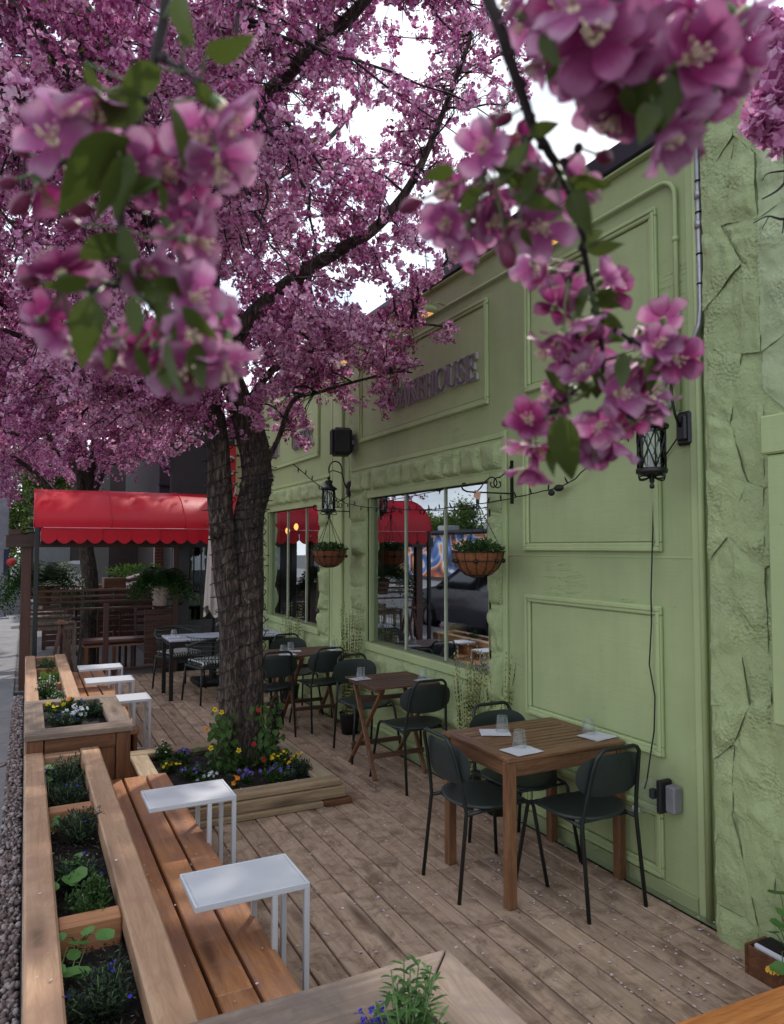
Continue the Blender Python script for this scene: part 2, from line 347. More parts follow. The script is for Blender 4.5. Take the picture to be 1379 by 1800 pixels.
M['acacia'] = wood('dark_acacia', (.045, .020, .013), (.105, .050, .032), (.17, .09, .06), 'x', rough=.5, knots=False, rvar=.2, spec=.45)
M['pergola'] = wood('dark_red_timber', (.030, .011, .007), (.060, .022, .014), (.10, .04, .026), 'x', rough=.45, rvar=.15, spec=.5)
M['pergola_z'] = wood('dark_red_post', (.035, .013, .008), (.075, .028, .018), (.12, .05, .033), 'z', rough=.45, rvar=.15, spec=.5)
M['steel'] = plain('dark_green_steel', (.010, .014, .013), .42, 0, .2, 30)
M['seatpad'] = plain('dark_green_plastic', (.019, .027, .026), .48, 0, .10, 8, bump=.12, bscale=220)
M['white'] = plain('white_powder_coat', (.55, .56, .60), .33, 0, .03, 6)
M['napkin'] = plain('white_paper', (.60, .60, .65), .85, 0, .03, 20, bump=.1, bscale=90)
def rimglass(name):
    m, n, b = newmat(name); l = n.links.new; n.nodes.remove(b)
    t = nd(n, 'ShaderNodeBsdfTransparent'); t.inputs[0].default_value = (.95, .97, .97, 1); g = nd(n, 'ShaderNodeBsdfGlossy'); g.inputs['Roughness'].default_value = .08; d = nd(n, 'ShaderNodeBsdfDiffuse'); d.inputs[0].default_value = (.75, .8, .8, 1)
    lw = nd(n, 'ShaderNodeLayerWeight', Blend=.35); pw = nd(n, 'ShaderNodeMath', operation='POWER'); pw.inputs[1].default_value = 1.6; l(lw.outputs['Facing'], pw.inputs[0])
    ma = nd(n, 'ShaderNodeMath', operation='MULTIPLY_ADD'); ma.inputs[1].default_value = .55; ma.inputs[2].default_value = .05; l(pw.outputs[0], ma.inputs[0])
    gd = nd(n, 'ShaderNodeMixShader'); gd.inputs[0].default_value = .35; l(g.outputs[0], gd.inputs[1]); l(d.outputs[0], gd.inputs[2])
    mx = nd(n, 'ShaderNodeMixShader'); l(ma.outputs[0], mx.inputs[0]); l(t.outputs[0], mx.inputs[1]); l(gd.outputs[0], mx.inputs[2]); l(mx.outputs[0], n.nodes['Material Output'].inputs[0]); return m
M['glass'] = rimglass('tumbler_glass')
M['black'] = plain('black_metal', (.008, .008, .009), .38, 0, .3, 20)
M['blackmatte'] = plain('black_plastic', (.010, .010, .011), .6, 0, .2, 20)
M['grille'] = plain('speaker_grille', (.006, .006, .007), .8, 0, .2, 300, bump=.5, bscale=600)
M['iron'] = plain('wrought_iron', (.012, .011, .011), .5, .3, .3, 40, bump=.2, bscale=120)
M['pane'] = panemat('window_pane', (.88, .90, .90), .40)
M['doorpane'] = panemat('door_pane', (.3, .32, .34), .06)
M['lampglass'] = panemat('lantern_glass', (.93, .94, .93), .02)
M['soil'] = plain('dark_soil', (.010, .007, .006), .95, 0, .5, 40, bump=1.0, bscale=90)
M['bark'] = None
M['fascia'] = plain('dark_parapet_metal', (.018, .017, .028), .4, .2, .2, 5)
M['conduit'] = plain('galvanised_conduit', (.42, .41, .44), .35, .7, .1, 20)
M['concrete'] = plain('sidewalk_concrete', (.20, .197, .205), .85, 0, .16, 3, bump=.3, bscale=160, coord='Object')
M['asphalt'] = plain('asphalt', (.055, .055, .058), .85, 0, .2, 8, bump=.5, bscale=150)
M['pebble'] = leafmat('river_pebble', [(0, (.09, .07, .065)), (.4, (.20, .15, .145)), (.7, (.28, .22, .21)), (1, (.42, .37, .36))], rough=.6, trans=0)
M['awning'] = plain('red_awning_vinyl', (.50, .004, .018), .42, 0, .08, 2, bump=.12, bscale=14, spec=.35)
M['awning_trim'] = plain('awning_piping', (.75, .25, .30), .5)
M['awning_under'] = plain('awning_lining', (.42, .33, .37), .6)
M['cream'] = plain('cream_canvas', (.50, .42, .38), .8, 0, .1, 8, bump=.2, bscale=200)
M['coco'] = plain('coco_liner', (.28, .095, .035), .95, 0, .35, 60, bump=1.0, bscale=220)
M['signletter'] = plain('sign_letter_face', (.20, .165, .185), .45, 0, .08, 10)
M['signedge'] = plain('sign_letter_edge', (.55, .48, .48), .4, .2, .05, 10)
M['leaf'] = leafmat('planter_leaf', [(0, (.020, .045, .016)), (.5, (.045, .10, .025)), (1, (.10, .18, .045))])
M['leaf_grey'] = leafmat('lobelia_leaf', [(0, (.016, .026, .018)), (.5, (.030, .050, .030)), (1, (.06, .10, .05))], trans=.2)
M['leaf_bright'] = leafmat('bright_leaf', [(0, (.08, .17, .03)), (.5, (.16, .30, .05)), (1, (.26, .42, .09))], trans=.4)
M['fern'] = leafmat('fern_frond', [(0, (.012, .035, .010)), (.6, (.03, .085, .018)), (1, (.08, .17, .04))])
M['nast'] = leafmat('nasturtium_leaf', [(0, (.07, .17, .045)), (.5, (.12, .26, .07)), (1, (.2, .38, .10))], trans=.4)
M['stem'] = plain('green_stem', (.12, .19, .06), .5)
M['yellow'] = leafmat('yellow_petal', [(0, (.75, .48, .01)), (1, (.95, .72, .03))], trans=.3)
M['orange'] = leafmat('orange_petal', [(0, (.75, .16, .01)), (1, (.90, .36, .02))], trans=.3)
M['red'] = leafmat('red_petal', [(0, (.30, .008, .01)), (1, (.5, .02, .02))], trans=.2)
M['violet'] = leafmat('violet_petal', [(0, (.05, .02, .16)), (.6, (.13, .08, .38)), (1, (.28, .22, .58))], trans=.2)
M['blue'] = leafmat('cobalt_petal', [(0, (.02, .015, .28)), (1, (.06, .05, .60))], trans=.2)
M['whitepetal'] = leafmat('white_petal', [(0, (.62, .62, .72)), (1, (.85, .85, .9))], trans=.3)
M['grassplant'] = leafmat('banded_reed', [(0, (.16, .17, .05)), (.5, (.36, .37, .13)), (1, (.55, .55, .26))], trans=.2)
M['banddark'] = leafmat('reed_dark_band', [(0, (.03, .035, .012)), (1, (.08, .085, .03))], trans=.1)
M['petalfall'] = leafmat('fallen_petal', [(0, (.50, .36, .40)), (1, (.80, .68, .72))], trans=.2)
M['crown'] = leafmat('pink_blossom', [(0, (.27, .04, .15)), (.22, (.50, .15, .34)), (.6, (.69, .31, .53)), (.88, (.82, .50, .69)), (1, (.90, .70, .82))], rough=.6, trans=.5)
M['crown_dark_mass'] = leafmat('pink_blossom_dark_mass', [(0, (.19, .02, .09)), (.4, (.42, .09, .26)), (.8, (.58, .21, .42)), (1, (.74, .40, .58))], rough=.6, trans=.42)  # dark and light masses of the crown are put into the blossom colour
M['crown_light_mass'] = leafmat('pink_blossom_light_mass', [(0, (.40, .10, .26)), (.3, (.68, .29, .51)), (.7, (.84, .51, .70)), (1, (.93, .76, .86))], rough=.6, trans=.5)
M['crownleaf'] = leafmat('bronze_leaf', [(0, (.03, .032, .012)), (.55, (.09, .085, .025)), (1, (.24, .24, .04))])
M['twig'] = plain('twig_bark', (.022, .013, .014), .8, 0, .3, 20)
M['treeleaf'] = leafmat('street_tree_leaf', [(0, (.035, .07, .015)), (.6, (.10, .17, .03)), (1, (.22, .30, .06))])
def bark():
    m, n, b = newmat('rough_bark'); l = n.links.new
    t = nd(n, 'ShaderNodeTexCoord'); mp = nd(n, 'ShaderNodeMapping'); mp.inputs['Scale'].default_value = (1, 1, .24); l(t.outputs['Object'], mp.inputs[0])
    v = nd(n, 'ShaderNodeTexNoise', Scale=42, Detail=8, Roughness=.72, Distortion=.6); l(mp.outputs[0], v.inputs['Vector'])
    w = nd(n, 'ShaderNodeTexNoise', Scale=17, Detail=5, Roughness=.6, Distortion=1.4); l(mp.outputs[0], w.inputs['Vector'])
    sb = nd(n, 'ShaderNodeMath', operation='SUBTRACT'); sb.inputs[1].default_value = .5; l(w.outputs['Fac'], sb.inputs[0]); ab = nd(n, 'ShaderNodeMath', operation='ABSOLUTE'); l(sb.outputs[0], ab.inputs[0])
    wr = ramp(n, [(0, (.12, .12, .12)), (.035, (.6, .6, .6)), (.10, (1, 1, 1))]); l(ab.outputs[0], wr.inputs[0])
    lg = nd(n, 'ShaderNodeTexNoise', Scale=4, Detail=3); l(t.outputs['Object'], lg.inputs['Vector'])
    r = ramp(n, [(.3, (.032, .022, .018)), (.5, (.12, .086, .070)), (.7, (.28, .225, .195))]); l(v.outputs['Fac'], r.inputs[0])
    lr = ramp(n, [(.35, (.62, .58, .58)), (.65, (1.0, .95, .9))]); l(lg.outputs['Fac'], lr.inputs[0])
    m0 = nd(n, 'ShaderNodeMix', data_type='RGBA', blend_type='MULTIPLY'); m0.inputs['Factor'].default_value = 1; l(r.outputs[0], m0.inputs['A']); l(lr.outputs[0], m0.inputs['B'])
    mm = nd(n, 'ShaderNodeMix', data_type='RGBA', blend_type='MULTIPLY'); mm.inputs['Factor'].default_value = .85; l(m0.outputs['Result'], mm.inputs['A']); l(wr.outputs[0], mm.inputs['B'])
    l(mm.outputs['Result'], b.inputs['Base Color']); b.inputs['Roughness'].default_value = .9
    b1 = nd(n, 'ShaderNodeBump', Strength=.8, Distance=.012); l(v.outputs['Fac'], b1.inputs['Height'])
    b2 = nd(n, 'ShaderNodeBump', Strength=.9, Distance=.014); l(wr.outputs[0], b2.inputs['Height']); l(b1.outputs[0], b2.inputs['Normal']); l(b2.outputs[0], b.inputs['Normal'])
    return m
M['bark'] = bark()
PETAL = [petalmat('blossom_petal_pink', [(.10, (.74, .48, .60)), (.30, (.56, .15, .36)), (.6, (.49, .10, .31)), (.85, (.58, .19, .41)), (1.2, (.72, .38, .56))]),
         petalmat('blossom_petal_deep', [(.10, (.50, .22, .36)), (.30, (.36, .045, .19)), (.6, (.30, .025, .14)), (.85, (.40, .07, .22)), (1.2, (.52, .18, .35))])]
M['bud'] = plain('deep_pink_bud', (.15, .010, .05), .5, var=.35, scale=120)
M['stamen'] = plain('pale_stamen', (.75, .62, .42), .6)
M['boughleaf'] = leafmat('apple_leaf', [(0, (.022, .036, .009)), (.5, (.05, .075, .014)), (1, (.15, .19, .03))], rough=.38, trans=.38)

# ------------------------------------------------------------------ the setting
def struct(o): return tag(o, kind='structure')
g = MB(); g.grid(lambda u, v: Vector(((u-.5)*240, (v-.2)*240, -.42)), 4, 4, False); struct(g.build('ground', M['asphalt']))
g = MB(); g.span((-9.4, -20, -.40), (-2.75, 120, -.25)); struct(g.build('road', M['asphalt']))
sw = MB(); sw.span((-2.6, -6, -.30), (-.105, 30, -.135)); swo = struct(sw.build('sidewalk', M['deckunder']))
slab_y = [-6+1.17*k for k in range(31)]
for k in range(30):
    for (xa, xb) in ((-2.6, -1.36), (-1.35, -.1)):
        b = MB(); b.span((xa, slab_y[k]+.004, -.13), (xb, slab_y[k+1]-.004, -.10), .006); o = b.build('paving_slab', M['concrete'], swo, center=True)
kb = MB(); kb.span((-2.75, -6, -.40), (-2.604, 60, -.11), .015); struct(kb.build('kerb', M['concrete']))
g = MB(); g.span((-16, -20, -.40), (-9.5, 90, -.12)); struct(g.build('far_pavement', M['concrete']))
g = MB(); g.span((-.105, 29.9, -.30), (14, 60, -.105)); struct(g.build('far_plaza', M['concrete']))
g = MB(); g.span((-.1, 10.85, -.30), (1.95, 29.9, -.115)); struct(g.build('side_patio_paving', plain('patio_pavers', (.13, .125, .125), .85, 0, .25, 3, bump=.3, bscale=120)))

# deck with its boards
dk = MB(); dk.span((.02, .3, -.16), (3.0, 10.85, -.034)); deck = struct(dk.build('deck', M['deckunder']))
def build_deck():
    edges = [1.258+.1398*k for k in range(-9, 13)]; edges[0] = .02
    for i in range(len(edges)-1):
        xa, xb = edges[i]+.005, min(edges[i+1]-.005, 2.985)
        if xb-xa < .03: continue
        if xa > 2.55: cuts = [.3, 2.5, 5.9, 8.3, 10.85]
        elif xa > 2.45: cuts = [.3, 3.573, 7.0, 10.85]
        else:
            cuts = [.3, 3.573]; y = 3.573 + [1.7, 2.9, 2.3][i % 3]
            while y < 10.2: cuts.append(y); y += [1.2, 1.9, 1.6][(i+len(cuts)) % 3]
            cuts.append(10.85)
        for a, b_ in zip(cuts[:-1], cuts[1:]):
            b = MB(); dz = rnd.uniform(-.0012, .0012); b.span((xa, a+.002, -.032+dz), (xb, b_-.002, dz), .004)
            b.build('deck_board', M['deck'], deck, center=True)
    nb = MB()
    for i in range(len(edges)-1):
        xa, xb = edges[i], edges[i+1]
        y = .573
        while y < 8:
            for xx in (xa+.03, xb-.03):
                if rnd.random() < .8 and xx < 2.95:
                    cx, cy = xx+rnd.uniform(-.005, .005), y+rnd.uniform(-.006, .006)+(.03 if rnd.random() < .5 else 0)
                    nb.add([(cx+.004*math.cos(a), cy+.004*math.sin(a), .0022) for a in [k*math.pi/3 for k in range(6)]], [(0, 1, 2, 3, 4, 5)])
            y += .4
    o = nb.build('deck_nail', M['blackmatte'], deck); o['kind'] = 'stuff'
build_deck()
def fallen():
    V = []; F = []
    for k in range(900):
        x = rnd.uniform(1.0, 2.95); y = .9+rnd.random()**1.1*7.0; a = rnd.uniform(0, 6.28); s = rnd.uniform(.007, .014)
        if rnd.random() < .35: x = rnd.uniform(2.2, 2.98)
        c = Vector((x, y, .005)); e = Vector((math.cos(a), math.sin(a), 0)); f = Vector((-e.y, e.x, 0)); b = len(V)
        z = Vector((0, 0, rnd.uniform(.0, .004)))
        V += [c-e*s, c-f*s*.6+z, c+e*s*.8, c+f*s*.6+z*1.5]; F.append((b, b+1, b+2, b+3))
    m = MB(); m.add(V, F); o = m.build('fallen_petals', M['petalfall']); tag(o, 'pale pink petals scattered over the deck boards', 'petals', kind='stuff')
fallen()

def debris():
    m = MB(); rs = random.Random(9)
    for k in range(150):
        z = rs.choice((.285, .285, .505, .385, .385, .385, .165)); 
        if z == .285: x, y = rs.uniform(.47, .87), rs.uniform(2.1, 5.0)
        elif z == .505: x, y = rs.choice((rs.uniform(.03, .12), rs.uniform(.35, .45))), rs.uniform(2.1, 5.0)
        elif z == .385: x, y = rs.uniform(.14, .33), rs.uniform(2.2, 5.0)
        else: x, y = rs.uniform(1.2, 2.0), rs.uniform(4.82, 4.92)
        a = rs.uniform(0, 6.28); s_ = rs.uniform(.004, .009); e = Vector((math.cos(a), math.sin(a), 0))*s_; f_ = Vector((-e.y, e.x, 0))*.7; c = Vector((x, y, z)); m.add([c-e, c-f_, c+e+Vector((0, 0, .002)), c+f_+Vector((0, 0, .003))], [(0, 1, 2, 3)])
    tag(m.build('loose_petals', M['petalfall']), 'pale petals lying on the bench, planter timbers and soil', 'petals', kind='stuff')
    m = MB()
    for k in range(2600):
        x, y = (rs.uniform(.13, .34), rs.uniform(2.1, 5.1)) if k % 3 else (rs.uniform(.9, 1.9), rs.uniform(4.95, 6.0)); z = .385 if k % 3 else .112; a = rs.uniform(0, 6.28); L_ = rs.uniform(.004, .014); d = Vector((math.cos(a), math.sin(a), rs.uniform(-.3, .5))); s_ = Vector((-d.y, d.x, rs.uniform(-.4, .4)))*.0028; c = Vector((x, y, z+rs.uniform(-.006, .006))); m.add([c-d*L_-s_, c+d*L_-s_, c+d*L_+s_, c-d*L_+s_], [(0, 1, 2, 3)])
    tag(m.build('bark_mulch', leafmat('bark_mulch', [(0, (.008, .006, .005)), (.7, (.035, .022, .016)), (1, (.12, .085, .06))], trans=0, rough=.9)), 'dark shredded bark covering the planter soil', 'mulch', kind='stuff')
debris()
# pebble strip
def ico(sub=1):
    t = (1+5**.5)/2
    v = [(-1, t, 0), (1, t, 0), (-1, -t, 0), (1, -t, 0), (0, -1, t), (0, 1, t), (0, -1, -t), (0, 1, -t), (t, 0, -1), (t, 0, 1), (-t, 0, -1), (-t, 0, 1)]
    f = [(0, 11, 5), (0, 5, 1), (0, 1, 7), (0, 7, 10), (0, 10, 11), (1, 5, 9), (5, 11, 4), (11, 10, 2), (10, 7, 6), (7, 1, 8), (3, 9, 4), (3, 4, 2), (3, 2, 6), (3, 6, 8), (3, 8, 9), (4, 9, 5), (2, 4, 11), (6, 2, 10), (8, 6, 7), (9, 8, 1)]
    v = [Vector(p).normalized() for p in v]
    for _ in range(sub):
        nf = []; cache = {}
        def mid(a, b):
            k = (min(a, b), max(a, b))
            if k not in cache: cache[k] = len(v); v.append(((v[a]+v[b])/2).normalized())
            return cache[k]
        for a, b, c in f:
            x, y, z = mid(a, b), mid(b, c), mid(c, a); nf += [(a, x, z), (b, y, x), (c, z, y), (x, y, z)]
        f = nf
    return np.array([tuple(p) for p in v]), np.array(f)
def rotmats(n, rs=nrs):
    q = rs.randn(n, 4); q /= np.linalg.norm(q, axis=1)[:, None]; w, x, y, z = q.T
    return np.stack([1-2*(y*y+z*z), 2*(x*y-z*w), 2*(x*z+y*w), 2*(x*y+z*w), 1-2*(x*x+z*z), 2*(y*z-x*w), 2*(x*z-y*w), 2*(y*z+x*w), 1-2*(x*x+y*y)], 1).reshape(n, 3, 3)
def scatter(base, faces, P, Sc, Rm):
    n = len(P); V = np.einsum('nij,vj->nvi', Rm, base)*1.0 if Sc is None else np.einsum('nij,nvj->nvi', Rm, base[None]*Sc[:, None, :])
    V = V+P[:, None, :]; F = faces[None]+(np.arange(n)*len(base))[:, None, None]
    return V.reshape(-1, 3), F.reshape(-1, faces.shape[1])
def pebbles():
    n = 4600; y = 1.2+nrs.rand(n)**1.25*9.3; x = nrs.uniform(-.098, .012, n); z = -.125+nrs.rand(n)*.03
    bv, bf = ico(1); s = nrs.uniform(.008, .0185, n)[:, None]*nrs.uniform(.6, 1.2, (n, 3))
    V, F = scatter(bv, bf, np.stack([x, y, z], 1), s, rotmats(n))
    o = link('gravel', npmesh('gravel', V, F, M['pebble'], True)); tag(o, 'strip of brown river pebbles between sidewalk and planters', 'gravel', kind='stuff')
    g = MB(); g.span((-.102, .5, -.3), (.02, 10.8, -.122)); struct(g.build('gravel_bed', M['soil']))
pebbles()

# ------------------------------------------------------------------ bakery building
bld = thing('bakery_building', 'sage green painted shop facade with stone framed windows and dark parapet', 'building', (3.0, 6.0, 0))
YE = 11.6
w = MB()
def slab(y0, y1, z0, z1): w.span((3.0, y0, z0), (3.16, y1, z1))
W2 = (4.37, 6.42, .885, 2.28); W1 = (7.75, 9.70, .885, 2.28)
slab(2.399, YE, -.3, .885); slab(2.399, YE, 2.28, 3.97); slab(2.399, W2[0], .885, 2.28); slab(W2[1], W1[0], .885, 2.28); slab(W1[1], YE, .885, 2.28)
w.build('wall', M['wall'], bld)
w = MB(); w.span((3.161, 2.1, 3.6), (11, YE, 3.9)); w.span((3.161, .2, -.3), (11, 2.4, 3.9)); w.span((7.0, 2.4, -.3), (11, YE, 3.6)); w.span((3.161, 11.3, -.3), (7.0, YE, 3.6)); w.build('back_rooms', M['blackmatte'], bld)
w = MB(); w.span((3.161, 2.4, -.02), (7.0, 11.3, .30)); w.build('shop_floor', wood('shop_floor_wood', (.05, .03, .02), (.1, .06, .04), (.15, .1, .07), 'y'), bld)
f = MB(); f.span((2.935, .2, 3.955), (3.2, YE, 4.085), .006); f.build('parapet_fascia', M['fascia'], bld)
f = MB(); f.span((2.955, .2, 3.935), (3.0, YE, 3.952), .003); f.build('drip_edge', M['trim'], bld)
def frame_panel(y0, y1, z0, z1, w_=.05, p=.024, name='panel_moulding', inner=True):
    b = MB()
    b.span((3.0-p, y0, z0), (2.998, y1, z0+w_), .006); b.span((3.0-p, y0, z1-w_), (2.998, y1, z1), .006)
    b.span((3.0-p, y0, z0+w_), (2.998, y0+w_, z1-w_), .006); b.span((3.0-p, y1-w_, z0+w_), (2.998, y1, z1-w_), .006)
    q = w_*.55
    b.span((3.0-p-.010, y0+.004, z0+.004), (3.0-p-.001, y1-.004, z0+q), .004); b.span((3.0-p-.010, y0+.004, z1-q), (3.0-p-.001, y1-.004, z1-.004), .004)
    b.span((3.0-p-.010, y0+.004, z0+q+.001), (3.0-p-.001, y0+q, z1-q-.001), .004); b.span((3.0-p-.010, y1-q, z0+q+.001), (3.0-p-.001, y1-.004, z1-q-.001), .004)
    b.build(name, M['trim'], bld)
    if inner:
        b = MB(); b.span((2.991, y0+w_+.006, z0+w_+.006), (3.0005, y1-w_-.006, z1-w_-.006), .003); b.build('panel', M['panel'], bld)
frame_panel(2.755, 3.90, 2.835, 3.635); frame_panel(2.755, 3.93, 1.775, 2.60); frame_panel(2.765, 3.92, .705, 1.49); frame_panel(2.78, 3.93, .085, .44)
frame_panel(4.345, 6.62, 2.845, 3.64); frame_panel(7.755, 10.0, 2.845, 3.64)
# boards, joints and trims
def trimb(name, y0, y1, z0, z1, p=.018, x1=2.999, bev=.004, m='trim'):
    b = MB(); b.span((3.0-p, y0, z0), (x1, y1, z1), bev); return b.build(name, M[m], bld)
trimb('corner_trim', 2.515, 2.56, 0, 3.93); 
b = MB(); b.tube([(2.975, 2.492, 0), (2.975, 2.492, 3.93)], .016, 10); b.build('corner_bead', M['trim'], bld)
trimb('joint_strip', 2.565, 4.13, 1.742, 1.752, .004, bev=.001)
trimb('casing', 4.128, 4.172, 0, 2.62, .022)
trimb('casing', 6.80, 6.845, 0, 2.62, .022)
trimb('pier_board', 7.05, 7.30, 0, 3.93, .03); trimb('pier_board', 7.35, 7.40, 0, 3.93, .016)
trimb('head_trim', 4.13, 6.845, 2.575, 2.61, .026); trimb('head_trim', 7.42, 10.05, 2.575, 2.61, .026)
trimb('skirting_board', 2.565, 7.04, .0, .075, .02, m='dirtytrim'); trimb('skirting_board', 7.41, YE, 0, .075, .02)
trimb('base_rail', 4.18, 6.79, .36, .40, .03); trimb('base_rail', 4.18, 6.79, .10, .13, .03); trimb('base_rail', 7.43, 10.0, .36, .40, .03)
# windows
def window(y0, y1, z0, z1, mulls, name):
    fr = MB(); t = .045
    fr.span((2.985, y0-.03, z1), (3.05, y1+.03, z1+.06), .005); fr.span((3.0, y0-.03, z0), (3.06, y0+.012, z1), .004); fr.span((3.0, y1-.012, z0), (3.06, y1+.03, z1), .004)
    fro = fr.build('window_frame', M['trim'], bld)
    si = MB(); si.span((2.955, y0-.04, z0-.075), (3.10, y1+.04, z0), .008); si.build('window_sill', M['trim'], bld)
    ys = [y0+.012]+mulls+[y1-.012]
    for k in range(len(ys)-1):
        p = MB(); a = ys[k]+(.0085 if k else 0)+.001; b_ = ys[k+1]-(.0085 if k < len(ys)-2 else 0)-.001
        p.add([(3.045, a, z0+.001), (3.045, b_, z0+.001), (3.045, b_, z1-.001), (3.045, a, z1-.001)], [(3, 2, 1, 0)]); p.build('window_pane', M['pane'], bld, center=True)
    for y in mulls:
        q = MB(); q.span((3.03, y-.0085, z0+.001), (3.056, y+.0085, z1-.001), .003); q.build('mullion', M['mullion'], bld)
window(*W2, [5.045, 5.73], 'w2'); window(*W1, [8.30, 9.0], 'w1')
# rough stones: bilinear patches with rounded, noisy relief; quad given as 4 corners (y,z)
def stone(quad, x0, th, seed, parent, m='stone', n=8, amp=.016, inset=.006, name='stone', axis='x', soft=0.0):
    c = sum((Vector(q) for q in quad), Vector((0, 0)))/4; q = []
    for p in quad:
        p = Vector(p); d = c-p; q.append(p+d.normalized()*inset*1.6)
    off = Vector((seed*7.3, seed*3.1, seed*1.7)); b = MB()
    tilt = (rnd.uniform(-.6, .6), rnd.uniform(-.6, .6))
    def fn(u, v):
        p = q[0]*(1-u)*(1-v)+q[1]*u*(1-v)+q[2]*u*v+q[3]*(1-u)*v
        e = min(u, 1-u, v, 1-v); rim = min(1, e*7)**.6*(.62+.38*max(0, min(1, .5+2*mnoise.noise(Vector((p.x*5, p.y*5, 40))+off))))
        rim = max(rim, soft)
        nz = mnoise.noise(Vector((p.x*7, p.y*7, 0))+off)+.5*mnoise.noise(Vector((p.x*19, p.y*19, 3))+off)+.25*abs(mnoise.noise(Vector((p.x*41, p.y*41, 3))+off))
        d = th*rim*(.75+.25*(1+tilt[0]*(u-.5)+tilt[1]*(v-.5)))+amp*nz*rim
        jit = .010*(1-rim); py = p.x+jit*mnoise.noise(Vector((p.x*23, p.y*23, 9))); pz = p.y+jit*mnoise.noise(Vector((p.x*23, p.y*23, 19)))
        return Vector((x0-max(d, .001), py, pz))
    b.grid(fn, n, n); return b.build(name, M[m], parent)
def surround(y0, y1, z0, z1, oy0, oy1, oz0, oz1, seed, ntop):
    rs = random.Random(seed)
    # backing mortar
    b = MB(); b.span((2.985, oy0, z1+.06), (2.9995, oy1, oz1)); b.span((2.985, oy0, oz0), (2.9995, y0-.045, z1+.058)); b.span((2.985, y1+.045, oz0), (2.9995, oy1, z1+.058)); b.span((2.985, y0-.043, oz0), (2.9995, y1+.043, z0-.078)); b.build('mortar', M['trim'], bld)
    ys = [oy0]; wd = (oy1-oy0)/ntop
    for k in range(1, ntop): ys.append(oy0+wd*k+rs.uniform(-.3, .3)*wd)
    ys.append(oy1); s = seed*50
    tl = [rs.uniform(-.03, .03) for _ in ys]
    for k in range(ntop):
        s += 1; stone([(ys[k], z1+.065), (ys[k+1], z1+.065), (ys[k+1]+tl[k+1], oz1-rs.uniform(0, .015)), (ys[k]+tl[k], oz1-rs.uniform(0, .015))], 2.987, .048+rs.uniform(0, .02), s, bld, n=11, amp=.020, inset=.009)
    for (a, b_) in ((oy0, y0-.045), (y1+.045, oy1)):
        zs = [oz0]; z = oz0
        while z < z1-.12: z += rs.uniform(.17, .36); zs.append(min(z, z1+.06))
        zs[-1] = z1+.06
        tj = [rs.uniform(-.02, .02) for _ in zs]
        for k in range(len(zs)-1):
            s += 1; stone([(a, zs[k]+tj[k]), (b_, zs[k]-tj[k]), (b_, zs[k+1]-tj[k+1]), (a, zs[k+1]+tj[k+1])], 2.987, .044+rs.uniform(0, .02), s, bld, n=10, amp=.024, inset=.008)
    nb = max(4, ntop//2); wd = (y1-y0+.08)/nb; ys = [y0-.04+wd*k+(rs.uniform(-.2, .2)*wd if 0 < k < nb else 0) for k in range(nb+1)]
    for k in range(nb):
        s += 1; stone([(ys[k], oz0), (ys[k+1], oz0), (ys[k+1], z0-.08), (ys[k], z0-.08)], 2.987, .026+rs.uniform(0, .02), s, bld, n=16, amp=.026, inset=.002, soft=.25)
surround(*W2[:2], *W2[2:], 4.175, 6.80, .40, 2.572, 3, 10)
surround(*W1[:2], *W1[2:], 7.44, 9.98, .40, 2.572, 5, 9)
# stone pilaster
def pilaster():
    b = MB(); b.span((2.915, .4, -.3), (3.16, 2.398, 3.93)); b.build('pilaster', M['stone'], bld)
    rs = random.Random(4); cols = [2.392, 2.235, 2.09, 1.80, 1.45, 1.05]; nz = 13
    zs = [-.1+k*(4.03/nz) for k in range(nz+1)]
    P = [[(cols[i]+(rs.uniform(-.07, .07) if 0 < i else 0), zs[j]+(rs.uniform(-.12, .12) if 0 < j < nz else 0)) for j in range(nz+1)] for i in range(len(cols))]
    P = [[(y if i != 2 else cols[2]+rs.uniform(-.012, .012), z) for (y, z) in P[i]] for i in range(len(cols))]
    s = 300
    used = set()
    for i in range(len(cols)-1):
        for j in range(nz):
            s += 1
            zc = (P[i][j][1]+P[i][j+1][1])/2
            if i == 2 and 1.0 < zc < 2.35 and False: continue
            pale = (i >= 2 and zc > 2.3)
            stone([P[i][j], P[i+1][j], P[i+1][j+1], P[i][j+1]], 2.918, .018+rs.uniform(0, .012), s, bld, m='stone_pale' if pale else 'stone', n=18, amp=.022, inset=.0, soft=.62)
pilaster()
b = MB(); b.span((2.80, 1.2, 1.06), (2.862, 2.01, 2.19), .008); b.build('cover_board', M['panel'], bld)
b = MB(); b.span((2.79, 1.2, 2.194), (2.864, 2.03, 2.36), .008); b.build('board_header', M['panel'], bld)

